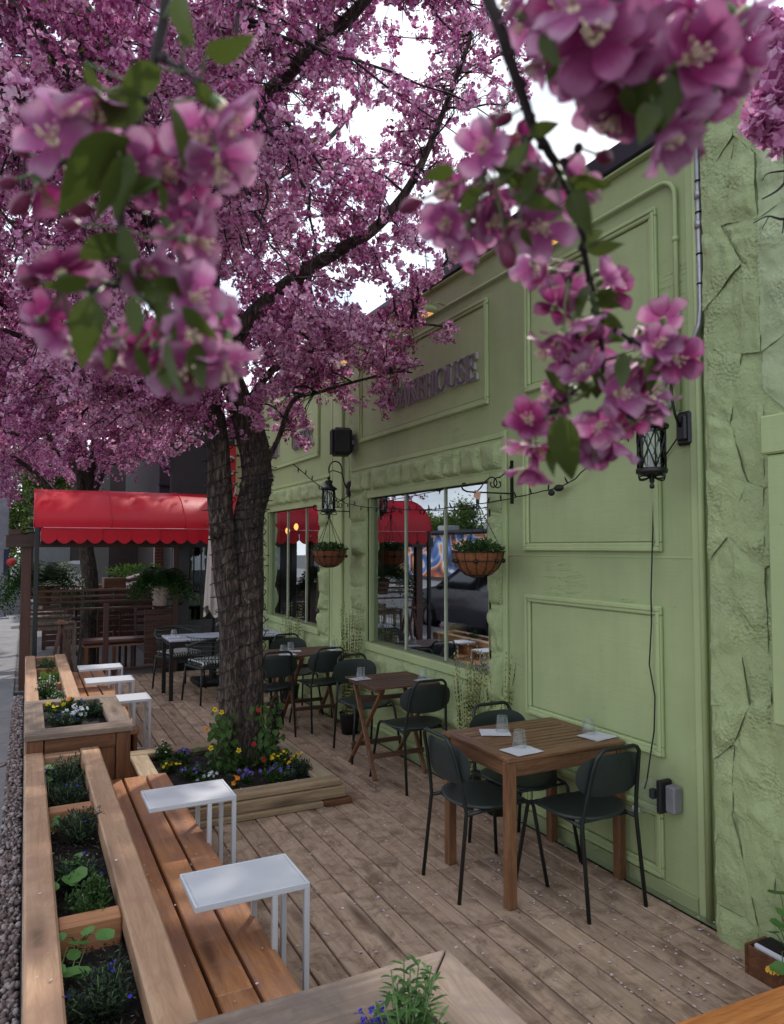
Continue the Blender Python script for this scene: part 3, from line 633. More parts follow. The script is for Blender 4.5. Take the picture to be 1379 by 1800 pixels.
# sign letters (serif capitals built from strokes)
LT = {
 'B': (.72, [([(.14, 0), (.14, 1)], .15), ([(.14, .97), (.42, .97), (.56, .86), (.56, .66), (.42, .54), (.14, .54)], .07), ([(.42, .54), (.60, .44), (.62, .18), (.46, .03), (.14, .03)], .08), ([(.585, .2), (.585, .4)], .12), ([(0, .97), (.2, .97)], .06), ([(0, .03), (.2, .03)], .06)]),
 'A': (.80, [([(.08, 0), (.39, 1)], .05), ([(.39, 1), (.70, 0)], .13), ([(.2, .34), (.58, .34)], .05), ([(0, .02), (.18, .02)], .05), ([(.58, .02), (.82, .02)], .05)]),
 'K': (.82, [([(.14, 0), (.14, 1)], .15), ([(.2, .42), (.64, .97)], .05), ([(.34, .58), (.70, .02)], .14), ([(0, .97), (.28, .97)], .05), ([(0, .03), (.28, .03)], .05), ([(.52, .97), (.76, .97)], .05), ([(.58, .03), (.84, .03)], .05)]),
 'E': (.70, [([(.14, 0), (.14, 1)], .15), ([(0, .965), (.60, .965)], .07), ([(.14, .52), (.48, .52)], .06), ([(0, .035), (.62, .035)], .07), ([(.60, .80), (.60, 1)], .05), ([(.47, .42), (.47, .62)], .05), ([(.63, 0), (.63, .2)], .05)]),
 'H': (.86, [([(.14, 0), (.14, 1)], .15), ([(.68, 0), (.68, 1)], .15), ([(.14, .52), (.68, .52)], .06), ([(0, .97), (.28, .97)], .05), ([(0, .03), (.28, .03)], .05), ([(.54, .97), (.82, .97)], .05), ([(.54, .03), (.82, .03)], .05)]),
 'O': (.86, [([(.41+.33*math.cos(a), .5+.47*math.sin(a)) for a in [k*math.pi/8 for k in range(17)]], .07), ([(.09, .25), (.09, .75)], .12), ([(.73, .25), (.73, .75)], .12)]),
 'U': (.84, [([(.16, 1), (.16, .28), (.26, .08), (.42, .03), (.58, .08), (.68, .28), (.68, 1)], .07), ([(.15, .3), (.15, 1)], .15), ([(0, .97), (.3, .97)], .05), ([(.56, .97), (.80, .97)], .05)]),
 'S': (.62, [([(.50, .80), (.42, .95), (.26, .97), (.10, .88), (.09, .70), (.22, .56), (.40, .44), (.51, .30), (.46, .10), (.28, .03), (.12, .07), (.05, .22)], .07), ([(.14, .66), (.46, .36)], .13), ([(.51, .74), (.51, .98)], .05), ([(.05, .02), (.05, .28)], .05)]),
 'C': (.78, [([(.66, .76), (.58, .92), (.42, .97), (.22, .90), (.10, .70), (.07, .5), (.10, .3), (.22, .10), (.42, .03), (.58, .08), (.68, .24)], .07), ([(.11, .28), (.11, .72)], .13), ([(.67, .70), (.67, .98)], .05)]),
 'R': (.80, [([(.14, 0), (.14, 1)], .15), ([(.14, .97), (.44, .97), (.58, .86), (.58, .62), (.44, .50), (.14, .50)], .07), ([(.36, .5), (.70, .02)], .14), ([(0, .97), (.2, .97)], .05), ([(0, .03), (.28, .03)], .05), ([(.6, .03), (.84, .03)], .05)]),
 'N': (.86, [([(.14, 0), (.14, 1)], .06), ([(.12, .97), (.68, .03)], .15), ([(.69, 0), (.69, 1)], .06), ([(0, .97), (.2, .97)], .05), ([(.02, .03), (.26, .03)], .05), ([(.56, .97), (.82, .97)], .05)]),
 'I': (.36, [([(.16, 0), (.16, 1)], .15), ([(0, .97), (.32, .97)], .05), ([(0, .03), (.32, .03)], .05)]),
}
def sign(text, y_right, z0, h, parent, wscale=1.0, big=None):
    # text reads left to right as y decreases
    adv = []; 
    for i, c in enumerate(text): adv.append(LT[c][0]*(h if not (big and i == 0) else big)*wscale)
    tot = sum(adv); y = y_right+tot
    for i, c in enumerate(text):
        hh = big if (big and i == 0) else h
        for (nm, mt, xo, ex, th) in (('letter', 'signletter', 2.955, 0, .012), ('letter_edge', 'signedge', 2.968, .014, .02)):
            b = MB()
            for k, (pl, wd) in enumerate(LT[c][1]):
                for a, e in zip(pl[:-1], pl[1:]):
                    pa = Vector((a[0]*hh*wscale, a[1]*hh)); pe = Vector((e[0]*hh*wscale, e[1]*hh)); d = (pe-pa); d.normalize(); nn = Vector((-d.y, d.x))*(wd*hh/2+ex*.5)
                    pa = pa-d*(wd*hh*.12+ex*.3); pe = pe+d*(wd*hh*.12+ex*.3)
                    x = xo-.0004*k; c4 = [pa-nn, pe-nn, pe+nn, pa+nn]
                    vs = [(x, y-q.x, z0+q.y) for q in c4]+[(xo+th, y-q.x, z0+q.y) for q in c4]
                    b.add(vs, [(0, 1, 2, 3), (4, 7, 6, 5), (0, 4, 5, 1), (1, 5, 6, 2), (2, 6, 7, 3), (3, 7, 4, 0)])
            b.build(nm, M[mt], parent)
        y -= adv[i]
    return tot
sg = thing('shop_sign', 'raised grey serif letters reading BAKEHOUSE on the green panel over the front window', 'sign', (2.97, 5.1, 3.05))
sign('BAKEHOUSE', 4.46, 3.055, .195, sg, 1.02, big=.26)
sg = thing('shop_sign', 'raised grey serif letters half hidden by blossom over the far window', 'sign', (2.97, 8.6, 3.02))
sign('CREEK', 7.93, 3.015, .20, sg, .95); sign('IN', 9.2, 3.015, .20, sg, 1.0)

# sign lights on a conduit
def sign_light(y, label):
    t = thing('sign_light', label, 'light', (2.9, y, 3.72), 0, 'small lights above the sign panels')
    b = MB(); b.tube([(2.985, y, 3.74), (2.90, y, 3.76), (2.82, y, 3.72)], .008, 6); b.build('arm', M['trim'], t)
    b = MB(); b.box((2.80, y, 3.675), (.12, .16, .05), .015); b.build('lamp_shade', M['trim'], t)
    b = MB(); b.box((2.80, y, 3.646), (.07, .10, .006), .002); b.build('lamp', emis('sign_lamp_glow', (1, .55, .15), .45), t)
sign_light(3.42, 'small sign light behind the hanging blossom bough, nearest on the wall')
sign_light(4.92, 'small sign light over the letters USE of the sign')
sign_light(5.75, 'small sign light over the middle of the sign panel')
sign_light(6.55, 'small sign light at the far end of the sign panel')
cdt = thing('painted_conduit', 'thin green painted conduit running along the wall and bending down to the lantern', 'conduit', (2.98, 5, 3.7))
b = MB(); pts = [(2.978, 9.8, 3.735), (2.978, 2.74, 3.735)]+[(2.978, 2.64+.1*math.cos(a), 3.635+.1*math.sin(a)) for a in [R(80), R(60), R(40), R(20), 0]]
pts = [(2.978, 9.8, 3.735)]+[(2.978, 2.72-.10*math.sin(a), 3.635+.10*math.cos(a)) for a in [R(q) for q in range(0, 91, 15)]]+[(2.978, 2.62, 2.50)]
b.tube(pts, .013, 8); b.build('pipe', M['trim'], cdt)
for z in (3.0, 3.4): q = MB(); q.tube([(2.978, 2.62, z-.012), (2.978, 2.62, z+.012)], .017, 8); q.build('coupling', M['trim'], cdt)
cdt = thing('steel_conduit', 'bare grey metal conduit strapped to the corner trim with black ties', 'conduit', (2.96, 2.45, 3.3))
b = MB(); b.tube([(2.945, 2.445, 3.93), (2.945, 2.445, 2.98), (2.945, 2.455, 2.90), (2.945, 2.49, 2.83), (2.945, 2.56, 2.765), (2.95, 2.66, 2.68), (2.955, 2.72, 2.60)], .015, 8); b.build('pipe', M['conduit'], cdt)
for z in (3.1, 3.25, 3.46, 3.62, 3.8): q = MB(); q.tube([(2.945, 2.445, z-.004), (2.945, 2.445, z+.004)], .0175, 8); q.build('cable_tie', M['blackmatte'], cdt)
for z in (3.40, 3.55): q = MB(); q.tube([(2.945, 2.445, z-.02), (2.945, 2.445, z+.02)], .021, 8); q.build('coupling', M['conduit'], cdt)
q = MB(); q.lathe([(0, 0), (.05, .0), (.055, .02), (.055, .05), (.05, .06)], 16, (2.93, 2.72, 2.56), M=Matrix.Rotation(R(90), 3, 'Y')); q.build('junction_box', M['white'], cdt)

# wall lanterns
def lantern(label, y):
    t = thing('wall_lantern', label, 'lantern', (3.0, y, 2.35), 0, 'black wall lanterns'); x = 2.76
    def lb(): return MB()
    b = lb(); b.box((2.985, y, 2.355), (.03, .085, .165), .012); b.box((2.962, y, 2.355), (.02, .06, .125), .01); b.build('backplate', M['black'], t)
    zc = 2.475
    b = lb(); pts = [(2.95, y, 2.36), (2.92, y, 2.42), (2.90, y, 2.50)]+[(2.83+.07*math.cos(a), y, 2.535+.085*math.sin(a)) for a in [R(q) for q in range(0, 201, 20)]]+[(x, y, 2.50)]
    b.tube(pts, .007, 6); b.tube([(2.90, y, 2.50), (2.85, y, 2.52), (2.80, y, 2.53), (2.77, y, 2.51)], .005, 6); b.build('scroll_arm', M['black'], t)
    b = lb(); b.lathe([(.0, .20), (.012, .195), (.018, .175), (.010, .165), (.035, .155), (.04, .14), (.03, .13), (.045, .105), (.078, .085), (.082, .075), (.078, .065), (.07, .063)], 20, (x, y, 2.27)); b.build('roof', M['black'], t)
    b = lb(); b.lathe([(.058, 0), (.058, .185)], 18, (x, y, 2.148)); b.build('glass_chimney', M['lampglass'], t)
    b = lb(); b.lathe([(.0, .0), (.066, .0), (.072, .006), (.072, .024), (.064, .028), (0, .028)], 20, (x, y, 2.122)); b.build('base', M['black'], t)
    b = lb()
    for k in range(6):
        a0 = k*math.pi/3
        b.tube([(x+.064*math.cos(a0), y+.064*math.sin(a0), 2.145), (x+.064*math.cos(a0), y+.064*math.sin(a0), 2.335)], .004, 5)
        for sgn in (1, -1):
            b.tube([(x+.064*math.cos(a0+sgn*u*math.pi/3), y+.064*math.sin(a0+sgn*u*math.pi/3), 2.15+u*.18) for u in (0, .25, .5, .75, 1)], .004, 5)
    b.build('cage', M['black'], t)
    b = lb(); b.lathe([(0, -.07), (.010, -.066), (.012, -.055), (.006, -.045), (.012, -.035), (.012, -.01), (.02, 0)], 10, (x, y, 2.122))
    for sgn in (1, -1):
        b.tube([(x+dx*.9, y+sgn*(.01+.07*math.sin(u)), 2.112-.012*math.sin(2*u)-.004) for u, dx in [(q*math.pi/8, 0) for q in range(9)]], .004, 5)
        b.tube([(x+sgn*(.01+.075*math.sin(q*math.pi/8)), y, 2.108-.014*math.sin(q*math.pi/4)) for q in range(9)], .004, 5)
    b.build('finial', M['black'], t)
    b = lb(); b.lathe([(.012, 0), (.012, .06), (0, .06)], 10, (x, y, 2.15)); b.build('candle_sleeve', M['cream'], t)
    t.scale = (1.05, 1.05, 1.05); t.location.z = 2.40
    b = lb(); b.lathe([(.004, 0), (.011, .012), (.012, .024), (.006, .042), (0, .052)], 10, (x, y, 2.212)); b.build('bulb', emis('amber_bulb', (.8, .36, .12), .12), t)
lantern('black caged lantern on the wall beneath the hanging blossom bough, nearest to the camera', 2.59)
lantern('black caged lantern on the pier between the two windows', 6.86)

# speaker
t = thing('wall_speaker', 'black box loudspeaker mounted high between the two signs', 'speaker', (3.0, 6.8, 2.9))
b = MB(); Mz = Matrix.Rotation(R(-14), 3, 'Z'); b.box((2.86, 6.80, 2.875), (.20, .22, .28), .03, Mz); b.build('cabinet', M['blackmatte'], t)
b = MB(); b.box(Vector((2.86, 6.80, 2.875))+Mz@Vector((-.103, 0, 0)), (.006, .19, .25), .01, Mz); b.build('grille', M['grille'], t)
b = MB(); b.span((2.955, 6.78, 2.86), (2.985, 6.82, 2.90)); b.span((2.985, 6.75, 2.80), (2.998, 6.85, 2.96)); b.build('bracket', M['conduit'], t)
b = MB(); b.tube([(2.94, 6.84, 2.76), (2.975, 6.86, 2.70), (2.985, 6.88, 2.62), (2.985, 6.88, 2.50)], .004, 5); b.build('cable', M['trim'], t)

# scroll brackets and hanging baskets
def spiral(c, r0, r1, a0, a1, y, n=14): return [(c[0]+(r0+(r1-r0)*k/n)*math.cos(a0+(a1-a0)*k/n), y, c[1]+(r0+(r1-r0)*k/n)*math.sin(a0+(a1-a0)*k/n)) for k in range(n+1)]
def bracket(label, y):
    t = thing('scroll_bracket', label, 'bracket', (3.0, y, 2.2), 0, 'wrought iron basket brackets')
    b = MB(); b.bar((2.99, y, 2.10), (2.99, y, 2.40), .022, .012); b.build('wall_bar', M['iron'], t)
    b = MB(); b.bar((2.985, y, 2.17), (2.66, y, 2.17), .010, .010)
    b.tube([(2.66, y, 2.17), (2.62, y, 2.172), (2.59, y, 2.185), (2.578, y, 2.205), (2.59, y, 2.225), (2.61, y, 2.225)], .006, 6); b.build('arm', M['iron'], t)
    b = MB(); b.tube([(2.985, y, 2.37), (2.96, y, 2.33), (2.92, y, 2.30), (2.89, y, 2.28)]+spiral((2.875, 2.235), .045, .015, R(70), R(430), y), .005, 5)
    b.tube([(2.70, y, 2.175), (2.73, y, 2.20), (2.76, y, 2.24), (2.80, y, 2.27)]+spiral((2.83, 2.235), .045, .015, R(120), R(-220), y), .005, 5); b.build('scroll', M['iron'], t)
bracket('black scroll bracket right of the front window, holding the nearer basket', 4.07)
bracket('black scroll bracket beside the lantern between the windows', 6.86)

def rhombs(P, D, N, ln, wd, fold=.25):
    """leaf or petal quads: P base, D direction, N normal"""
    D = D/np.linalg.norm(D, axis=1)[:, None]; N = N-D*(N*D).sum(1)[:, None]; N = N/(np.linalg.norm(N, axis=1)[:, None]+1e-9); X = np.cross(D, N)
    ln = np.asarray(ln).reshape(-1, 1)*np.ones((len(P), 1)); wd = np.asarray(wd).reshape(-1, 1)*np.ones((len(P), 1))
    a = P; b = P+D*ln*.52+X*wd*.5+N*ln*fold*.5; c = P+D*ln; d = P+D*ln*.52-X*wd*.5+N*ln*fold*.5
    V = np.stack([a, b, c, d], 1).reshape(-1, 3); F = np.arange(len(P)*4).reshape(-1, 4)
    return V, F
def unit(a): return a/(np.linalg.norm(a, axis=1)[:, None]+1e-9)
def foliage(name, m, parent, c, rad, n, ln, wd, up=.4, shell=.5, rs=nrs, fold=.2, flat=False):
    u = unit(rs.randn(n, 3)); r = (rs.rand(n)**shell)[:, None]; P = u*r*np.array(rad); 
    if flat: P[:, 2] = np.abs(P[:, 2])
    D = u+rs.randn(n, 3)*.6+np.array([0, 0, up]); N = rs.randn(n, 3)+np.array([0, 0, 1.2])
    V, F = rhombs(P, D, N, rs.uniform(.6, 1.2, n)*ln, rs.uniform(.7, 1.2, n)*wd, fold)
    off = np.array(c) - (np.array(parent.location) if parent is not None else 0)
    o = link(name, npmesh(name, V, F, m), parent, off); return o
def basket(label, y, seed):
    x = 2.70; rs = np.random.RandomState(seed); t = thing('hanging_basket', label, 'basket', (x, y, 1.60), 0, 'wire baskets hung from scroll brackets')
    r = .175; zt = 1.765
    b = MB(); b.lathe([(r*.96*math.sin(a), zt-.165*math.cos(a)) if a > 0 else (.001, zt-.165) for a in [R(q) for q in range(0, 91, 10)]], 24, (x, y, 0)); b.build('coco_liner', M['coco'], t)
    b = MB()
    for z, rr in ((zt+.004, r), (zt-.055, r*.96), (zt-.15, r*.42)): b.tube([(x+rr*math.cos(a), y+rr*math.sin(a), z) for a in [k*math.pi/14 for k in range(28)]], .003, 5, closed=True)
    for k in range(14):
        a = k*math.pi/7; b.tube([(x+r*1.0*math.cos(a)*math.sin(q), y+r*1.0*math.sin(a)*math.sin(q), zt-.17*math.cos(q)) for q in [R(10), R(30), R(50), R(70), R(90)]], .0025, 5)
        if k % 2: b.sphere((x+r*.975*math.cos(a), y+r*.975*math.sin(a), zt-.055), .016, 8, 5, (1, 1, 1))
    b.build('wire_frame', M['iron'], t)
    b = MB()
    for k in range(4):
        a = k*math.pi/2+.6; p0 = Vector((x+r*math.cos(a), y+r*math.sin(a), zt)); p1 = Vector((x, y, 2.10))
        for q in range(24):
            pa = p0.lerp(p1, q/24); pb = p0.lerp(p1, (q+.8)/24); b.bar(pa, pb, .004 if q % 2 else .007, .006 if q % 2 else .003)
    b.lathe([(.012, 0), (.012, .04), (.004, .05)], 8, (x, y, 2.095)); b.tube([(x, y, 2.14), (x, y, 2.175)], .003, 5); b.build('chain', M['blackmatte'], t)
    foliage('trailing_foliage', M['leaf'], t, (x, y, zt+.02), (.17, .17, .06), 900, .032, .02, .5, .6, rs)
    foliage('white_flowers', M['whitepetal'], t, (x, y, zt+.05), (.16, .16, .05), 60, .012, .012, .5, .6, rs)
    if y < 5:
        b = MB(); b.box((x-.01, y-.01, 2.15), (.004, .075, .05), 0, Matrix.Rotation(R(20), 3, 'X')); b.build('price_tag', plain('peach_tag', (.72, .42, .30), .7), t)
basket('round wire basket with coco liner in front of the nearer window', 4.06, 3)
basket('round wire basket with coco liner under the lantern between the windows', 6.72, 5)

# outlet box and power cord
t = thing('outlet_box', 'outdoor outlet box with open clear flap low on the green wall', 'outlet', (2.97, 2.68, .5))
b = MB(); b.span((2.93, 2.655, .455), (2.995, 2.715, .59), .008); b.build('box', plain('grey_plastic', (.22, .21, .23), .5), t)
b = MB(); b.span((2.90, 2.716, .445), (2.99, 2.745, .61), .006); b.build('gasket', M['blackmatte'], t)
fl = M['glass']
b = MB(); Mr = Matrix.Rotation(R(-12), 3, 'X'); b.box((2.90, 2.795, .52), (.13, .075, .145), .012, Mr); b.build('clear_cover', fl, t)
b = MB(); b.box((2.93, 2.79, .525), (.04, .035, .05), .008); b.build('plug', M['blackmatte'], t)
b = MB(); b.box((2.87, 2.85, .438), (.004, .05, .02)); b.build('paper_tag', M['napkin'], t)
t = thing('power_cord', 'thin black cord hanging down the wall from the lantern to the outlet box', 'cord', (2.97, 2.8, 1.3))
b = MB(); b.tube([(2.975, 2.63, 2.36), (2.985, 2.70, 2.30), (2.985, 2.79, 2.20), (2.985, 2.805, 2.02), (2.965, 2.80, 1.80), (2.96, 2.81, 1.55), (2.955, 2.805, 1.40), (2.955, 2.825, 1.18), (2.955, 2.79, 1.02), (2.955, 2.80, .84), (2.95, 2.825, .70), (2.94, 2.84, .58), (2.91, 2.83, .54)], .004, 6); b.build('cable', M['blackmatte'], t)
# string of lights along the wall
def lstring(name, label, pts, parent=None, step=.14, sag=True, seed=0):
    t = thing(name, label, 'string lights', pts[0]); rs = random.Random(seed)
    P = [Vector(p) for p in pts]; dense = []
    for a, b_ in zip(P[:-1], P[1:]):
        n = max(2, int((b_-a).length/.05))
        for k in range(n): dense.append(a.lerp(b_, k/n)+Vector((rs.uniform(-1, 1), rs.uniform(-1, 1), rs.uniform(-1, 1)))*.003)
    dense.append(P[-1]); c = MB(); c.tube(dense, .004, 5); c.build('cable', M['blackmatte'], t)
    acc = 0
    for a, b_ in zip(dense[:-1], dense[1:]):
        acc += (b_-a).length
        if acc > step:
            acc = 0; s = rs.choice((-1, 1)); q = MB(); d = Vector((rs.uniform(-.4, .4), rs.uniform(-.4, .4), s)).normalized()
            q.tube([a, a+d*.028], [.005, .006], 6); q.tube([a+d*.028, a+d*.042], [.005, .002], 6); q.build('bulb', M['blackmatte'], t)
    return t
def cat(p0, p1, sag, n=12): 
    p0 = Vector(p0); p1 = Vector(p1); return [p0.lerp(p1, k/n)-Vector((0, 0, sag*4*(k/n)*(1-k/n))) for k in range(n+1)]
st = lstring('string_lights', 'black string of small bulbs sagging across the front window to a black plug', cat((1.98, 5.75, 2.50), (2.92, 6.82, 2.25), .02, 5)+cat((2.92, 6.82, 2.25), (2.93, 3.50, 2.17), .10, 12)[1:]+[(2.93, 3.36, 2.21), (2.93, 3.2, 2.30), (2.95, 2.95, 2.42), (2.95, 2.75, 2.55)], seed=2)
q = MB(); q.sphere((2.925, 3.50, 2.165), .028, 8, 6, (.8, 1.5, .8)); q.sphere((2.925, 3.57, 2.14), .022, 8, 6, (.7, 1.3, .9)); q.build('plug', M['blackmatte'], st)

# ------------------------------------------------------------------ behind the front window
def window_display():
    def cyl(m, c, prof, n=18): m.lathe(prof, n, c); return m
    t = thing('display_counter', 'dark counter holding pastries just inside the front window', 'counter', (3.6, 5.4, .3))
    b = MB(); b.span((3.20, 4.2, .30), (4.0, 6.5, .70), .01); b.build('counter_top', wood('display_shelf', (.06, .03, .02), (.14, .07, .045), (.2, .11, .07), 'y'), t)
    # positions pushed ~0.4 m behind the glass
    def stand(c, r, h, label, colr=(.06, .06, .065)):
        s = thing('cake_stand', label, 'cake stand', c, 0, 'cake stands in the window')
        m = LB(); m.lathe([(0, 0), (r*.5, 0), (r*.5, .012), (.02, .03), (.02, h-.02), (r*.9, h-.012), (r, h), (r, h+.008), (0, h+.008)], 24)
        m.build('plate', plain('slate_plate', colr, .3), s); return s
    stand((3.36, 5.40, .70), .17, .26, 'dark cake stand carrying a stack of yellow sponge loaves')
    y = thing('yellow_sponge_cakes', 'stack of ribbed yellow sponge cakes on the dark stand in the window', 'cake', (3.36, 5.40, .97))
    mc = plain('yellow_sponge', (.80, .54, .09), .7, 0, .2, 30)
    for (dx, dy, dz, r_) in ((0, 0, .035, .13), (-.02, .03, .085, .115), (.01, -.02, .13, .09)):
        m = LB(); m.lathe([(0, -.035), (r_*.8, -.033), (r_, -.012), (r_*1.02, .005), (r_*.9, .028), (r_*.5, .042), (0, .045)], 20, (dx, dy, dz)); m.build('cake', mc, y)
    stand((3.27, 5.18, .70), .15, .13, 'low dark cake stand with one golden cake in front of the sponge stack')
    y = thing('golden_cake', 'single golden cake on the low stand in the window', 'cake', (3.27, 5.18, .84)); m = LB(); m.lathe([(0, 0), (.09, 0), (.10, .02), (.085, .05), (0, .06)], 18); m.build('cake', plain('golden_crust', (.75, .38, .05), .6), y)
    stand((3.45, 6.68-.10, .70), .14, .12, 'dark stand under a heap of oranges in the window')
    t = thing('heap_of_oranges', 'heap of oranges piled on a stand at the far side of the window', 'oranges', (3.45, 6.58, .83)); om = plain('orange_peel', (.80, .22, .05), .5, 0, .2, 20)
    for k in range(14):
        lay = 0 if k < 7 else (1 if k < 11 else 2); rr = (.09, .055, .02)[lay]; a = k*2.4
        m = LB(); m.sphere((rr*math.cos(a), rr*math.sin(a), .035+.055*lay), .036, 10, 7); m.build('orange', om, t)
    t = thing('preserve_jar', 'lidded dark glass jar between the oranges and the pink figurine', 'jar', (3.7, 6.15, .70)); m = LB(); m.lathe([(0, 0), (.10, 0), (.11, .02), (.11, .28), (.1, .29)], 18); m.build('glass_body', panemat('jar_glass', (.35, .37, .38), .1), t)
    m = LB(); m.lathe([(.115, .29), (.115, .31), (.02, .32), (.02, .345), (0, .35)], 18); m.build('lid', M['cream'], t)
    t = thing('pink_vase', 'mauve pink twisted vase standing in the window', 'vase', (3.5, 5.85, .70)); m = LB()
    m.tube([(0, 0, .0), (.0, .02, .08), (.03, -.01, .18), (.0, -.03, .28), (.02, .0, .36), (0, .02, .40)], [.05, .03, .022, .025, .045, .05], 10); m.build('body', plain('mauve_ceramic', (.70, .32, .48), .35), t)
    for k, (yy, xx) in enumerate(((4.75, 3.35), (4.95, 3.5), (4.60, 3.42))):
        t = thing('pastry_tray', ['steel tray of glazed pastries at the near corner of the window', 'steel tray of round buns behind the pastries', 'steel tray of dark rolls beside the window edge'][k], 'tray', (xx, yy, .70), 0, 'pastry trays in the window')
        m = LB(); m.span((-.16, -.09, 0), (.16, .09, .012), .004); m.build('tray', M['conduit'], t)
        pm = plain('glazed_pastry_%d' % k, [(.42, .22, .09), (.5, .36, .2), (.2, .09, .05)][k], .4, 0, .3, 25)
        for i in range(4):
            for j in range(3):
                m = LB(); m.sphere((-.12+.08*i, -.055+.055*j, .035), .028, 8, 5, (1.1, .8, .8)); m.build('bun', pm, t)
    # hanging pendant lamps far inside
    for k, (px, py) in enumerate(((506, 933), (521, 926))):
        p = aty(px, py, 10.2 if k else 10.5); t = thing('pendant_lamp', ['warm pendant lamp glowing inside the far window, left one', 'warm pendant lamp glowing inside the far window, right one'][k], 'lamp', p, 0, 'pendant lamps inside the far window')
        m = LB(); m.sphere((0, 0, 0), .035, 10, 7, (1, 1, 1.4)); m.build('bulb', emis('warm_bulb', (1, .45, .12), 3), t)
        m = LB(); m.tube([(0, 0, .05), (0, 0, 3.58-p.z)], .004, 5); m.build('cord', M['blackmatte'], t)
    t = thing('menu_screen', 'small lit yellow menu board inside the far window', 'menu board', (4.6, 10.9, 1.75)); m = LB(); m.span((-.22, 0, -.15), (.22, .03, .15), .005); m.build('screen', emis('menu_glow', (.75, .50, .12), .55), t)
    t = thing('menu_screen', 'small lit pale menu board under the yellow one', 'menu board', (4.6, 10.9, 1.38)); m = LB(); m.span((-.22, 0, -.12), (.22, .03, .12), .005); m.build('screen', emis('menu_glow_pale', (.55, .55, .4), .4), t)
    # tables and chairs silhouettes inside
    for k, (xx, yy) in enumerate(((5.0, 8.4), (5.4, 6.2))):
        t = thing('cafe_table', ['round dark cafe table inside behind the far window', 'round dark cafe table inside behind the front window'][k], 'table', (xx, yy, .30)); m = LB(); m.lathe([(0, .7), (.35, .7), (.35, .73), (0, .73)], 20); m.build('table_top', M['acacia'], t)
        m = LB(); m.lathe([(.03, .02), (.03, .7)], 8); m.lathe([(0, 0), (.22, 0), (.2, .02), (0, .03)], 16); m.build('pedestal', M['blackmatte'], t)
window_display()

# ------------------------------------------------------------------ chairs
def make_chair(label):
    t = thing('metal_chair', label, 'chair', (0, 0, 0), 0, 'dark green patio chairs')
    # seat facing +y
    m = LB()
    def outline(a):
        x = math.cos(a); y = math.sin(a); w_ = .222*(1-.10*y) if y < 0 else .222*(1-.02*y)
        return x*w_*(1+.04*math.sin(2*a)**2), y*.215
    def fn(u, v):
        a = 2*math.pi*u; x, y = outline(a); r = min(1, v/.86); dz = -.012*(1-r*r)-.022*max(0, y*r/.215)**2*1.0 + (.008*(abs(x*r)/.22)**2)
        th = 0 if v <= .86 else -(v-.86)/.14*.016; k = 1 if v <= .86 else 1-.02*((v-.86)/.14)
        return Vector((x*r*k, y*r*k, .462+dz+th))
    m.grid(fn, 32, 10); m.build('seat', M['seatpad'], t)
    # backrest: curved oval pad
    m = LB()
    def fb(side):
        def f(u, v):
            a = 2*math.pi*u; c, s = math.cos(a), math.sin(a); e = .62
            x = math.copysign(abs(c)**e, c)*.215*v; z = math.copysign(abs(s)**.85, s)*.105*v
            y = -.245-.10*(z+.1)-.0+.9*x*x; return Vector((x, y+side*.007*(1-v**6)-.0, .675+z))
        return f
    m.grid(fb(1), 30, 6); m.grid(fb(-1), 30, 6); m.build('backrest', M['seatpad'], t)
    r = .0105
    m = LB()
    pts = [(-.185, -.265, 0), (-.178, -.215, .44), (-.165, -.232, .55), (-.150, -.262, .70), (-.138, -.280, .765)]
    arc = [(-.135+.05*(1-math.cos(q)), -.285-.006*math.sin(q), .77+.045*math.sin(q)) for q in [R(20), R(50), R(80)]]
    left = pts+arc; right = [(-x, y, z) for (x, y, z) in left[::-1]]
    m.tube(left+right, r, 8); m.build('back_frame', M['steel'], t)
    for s in (-1, 1):
        m = LB(); m.tube([(s*.235, .255, 0), (s*.185, .205, .415), (s*.180, .190, .435), (s*.172, .15, .442), (s*.170, -.10, .436), (s*.178, -.215, .43)], r, 8); m.build('leg', M['steel'], t)
    for (hx, yy) in ((.181, .19), (.176, -.16)): m = LB(); m.tube([(-hx, yy, .432), (hx, yy, .432)], .008, 7); m.build('seat_rail', M['steel'], t)
    return t
chair0 = make_chair('dark green chair at the near side of the front wooden table, back towards us')
chair0.location = (2.63, 3.005, 0)
dup(chair0, (2.255, 3.365, 0), R(-90), 'dark green chair at the left side of the front wooden table, seen from the side')
dup(chair0, (2.64, 3.54, 0), R(180), 'dark green chair pushed in behind the front wooden table, facing the camera')
dup(chair0, (2.69, 4.975, 0), R(0), 'dark green chair at the near side of the single folding table below the front window')
dup(chair0, (2.69, 5.84, 0), R(180), 'dark green chair at the far side of the single folding table, facing the camera')
dup(chair0, (2.69, 6.925, 0), R(0), 'dark green chair at the near right side of the joined slatted tables')
dup(chair0, (2.14, 6.885, 0), R(0), 'dark green chair at the joined slatted tables, directly right of the tree trunk')
dup(chair0, (2.66, 7.62, 0), R(180), 'dark green chair behind the joined slatted tables, nearer the wall')
dup(chair0, (2.12, 7.62, 0), R(180), 'dark green chair behind the joined slatted tables, partly hidden by the trunk')

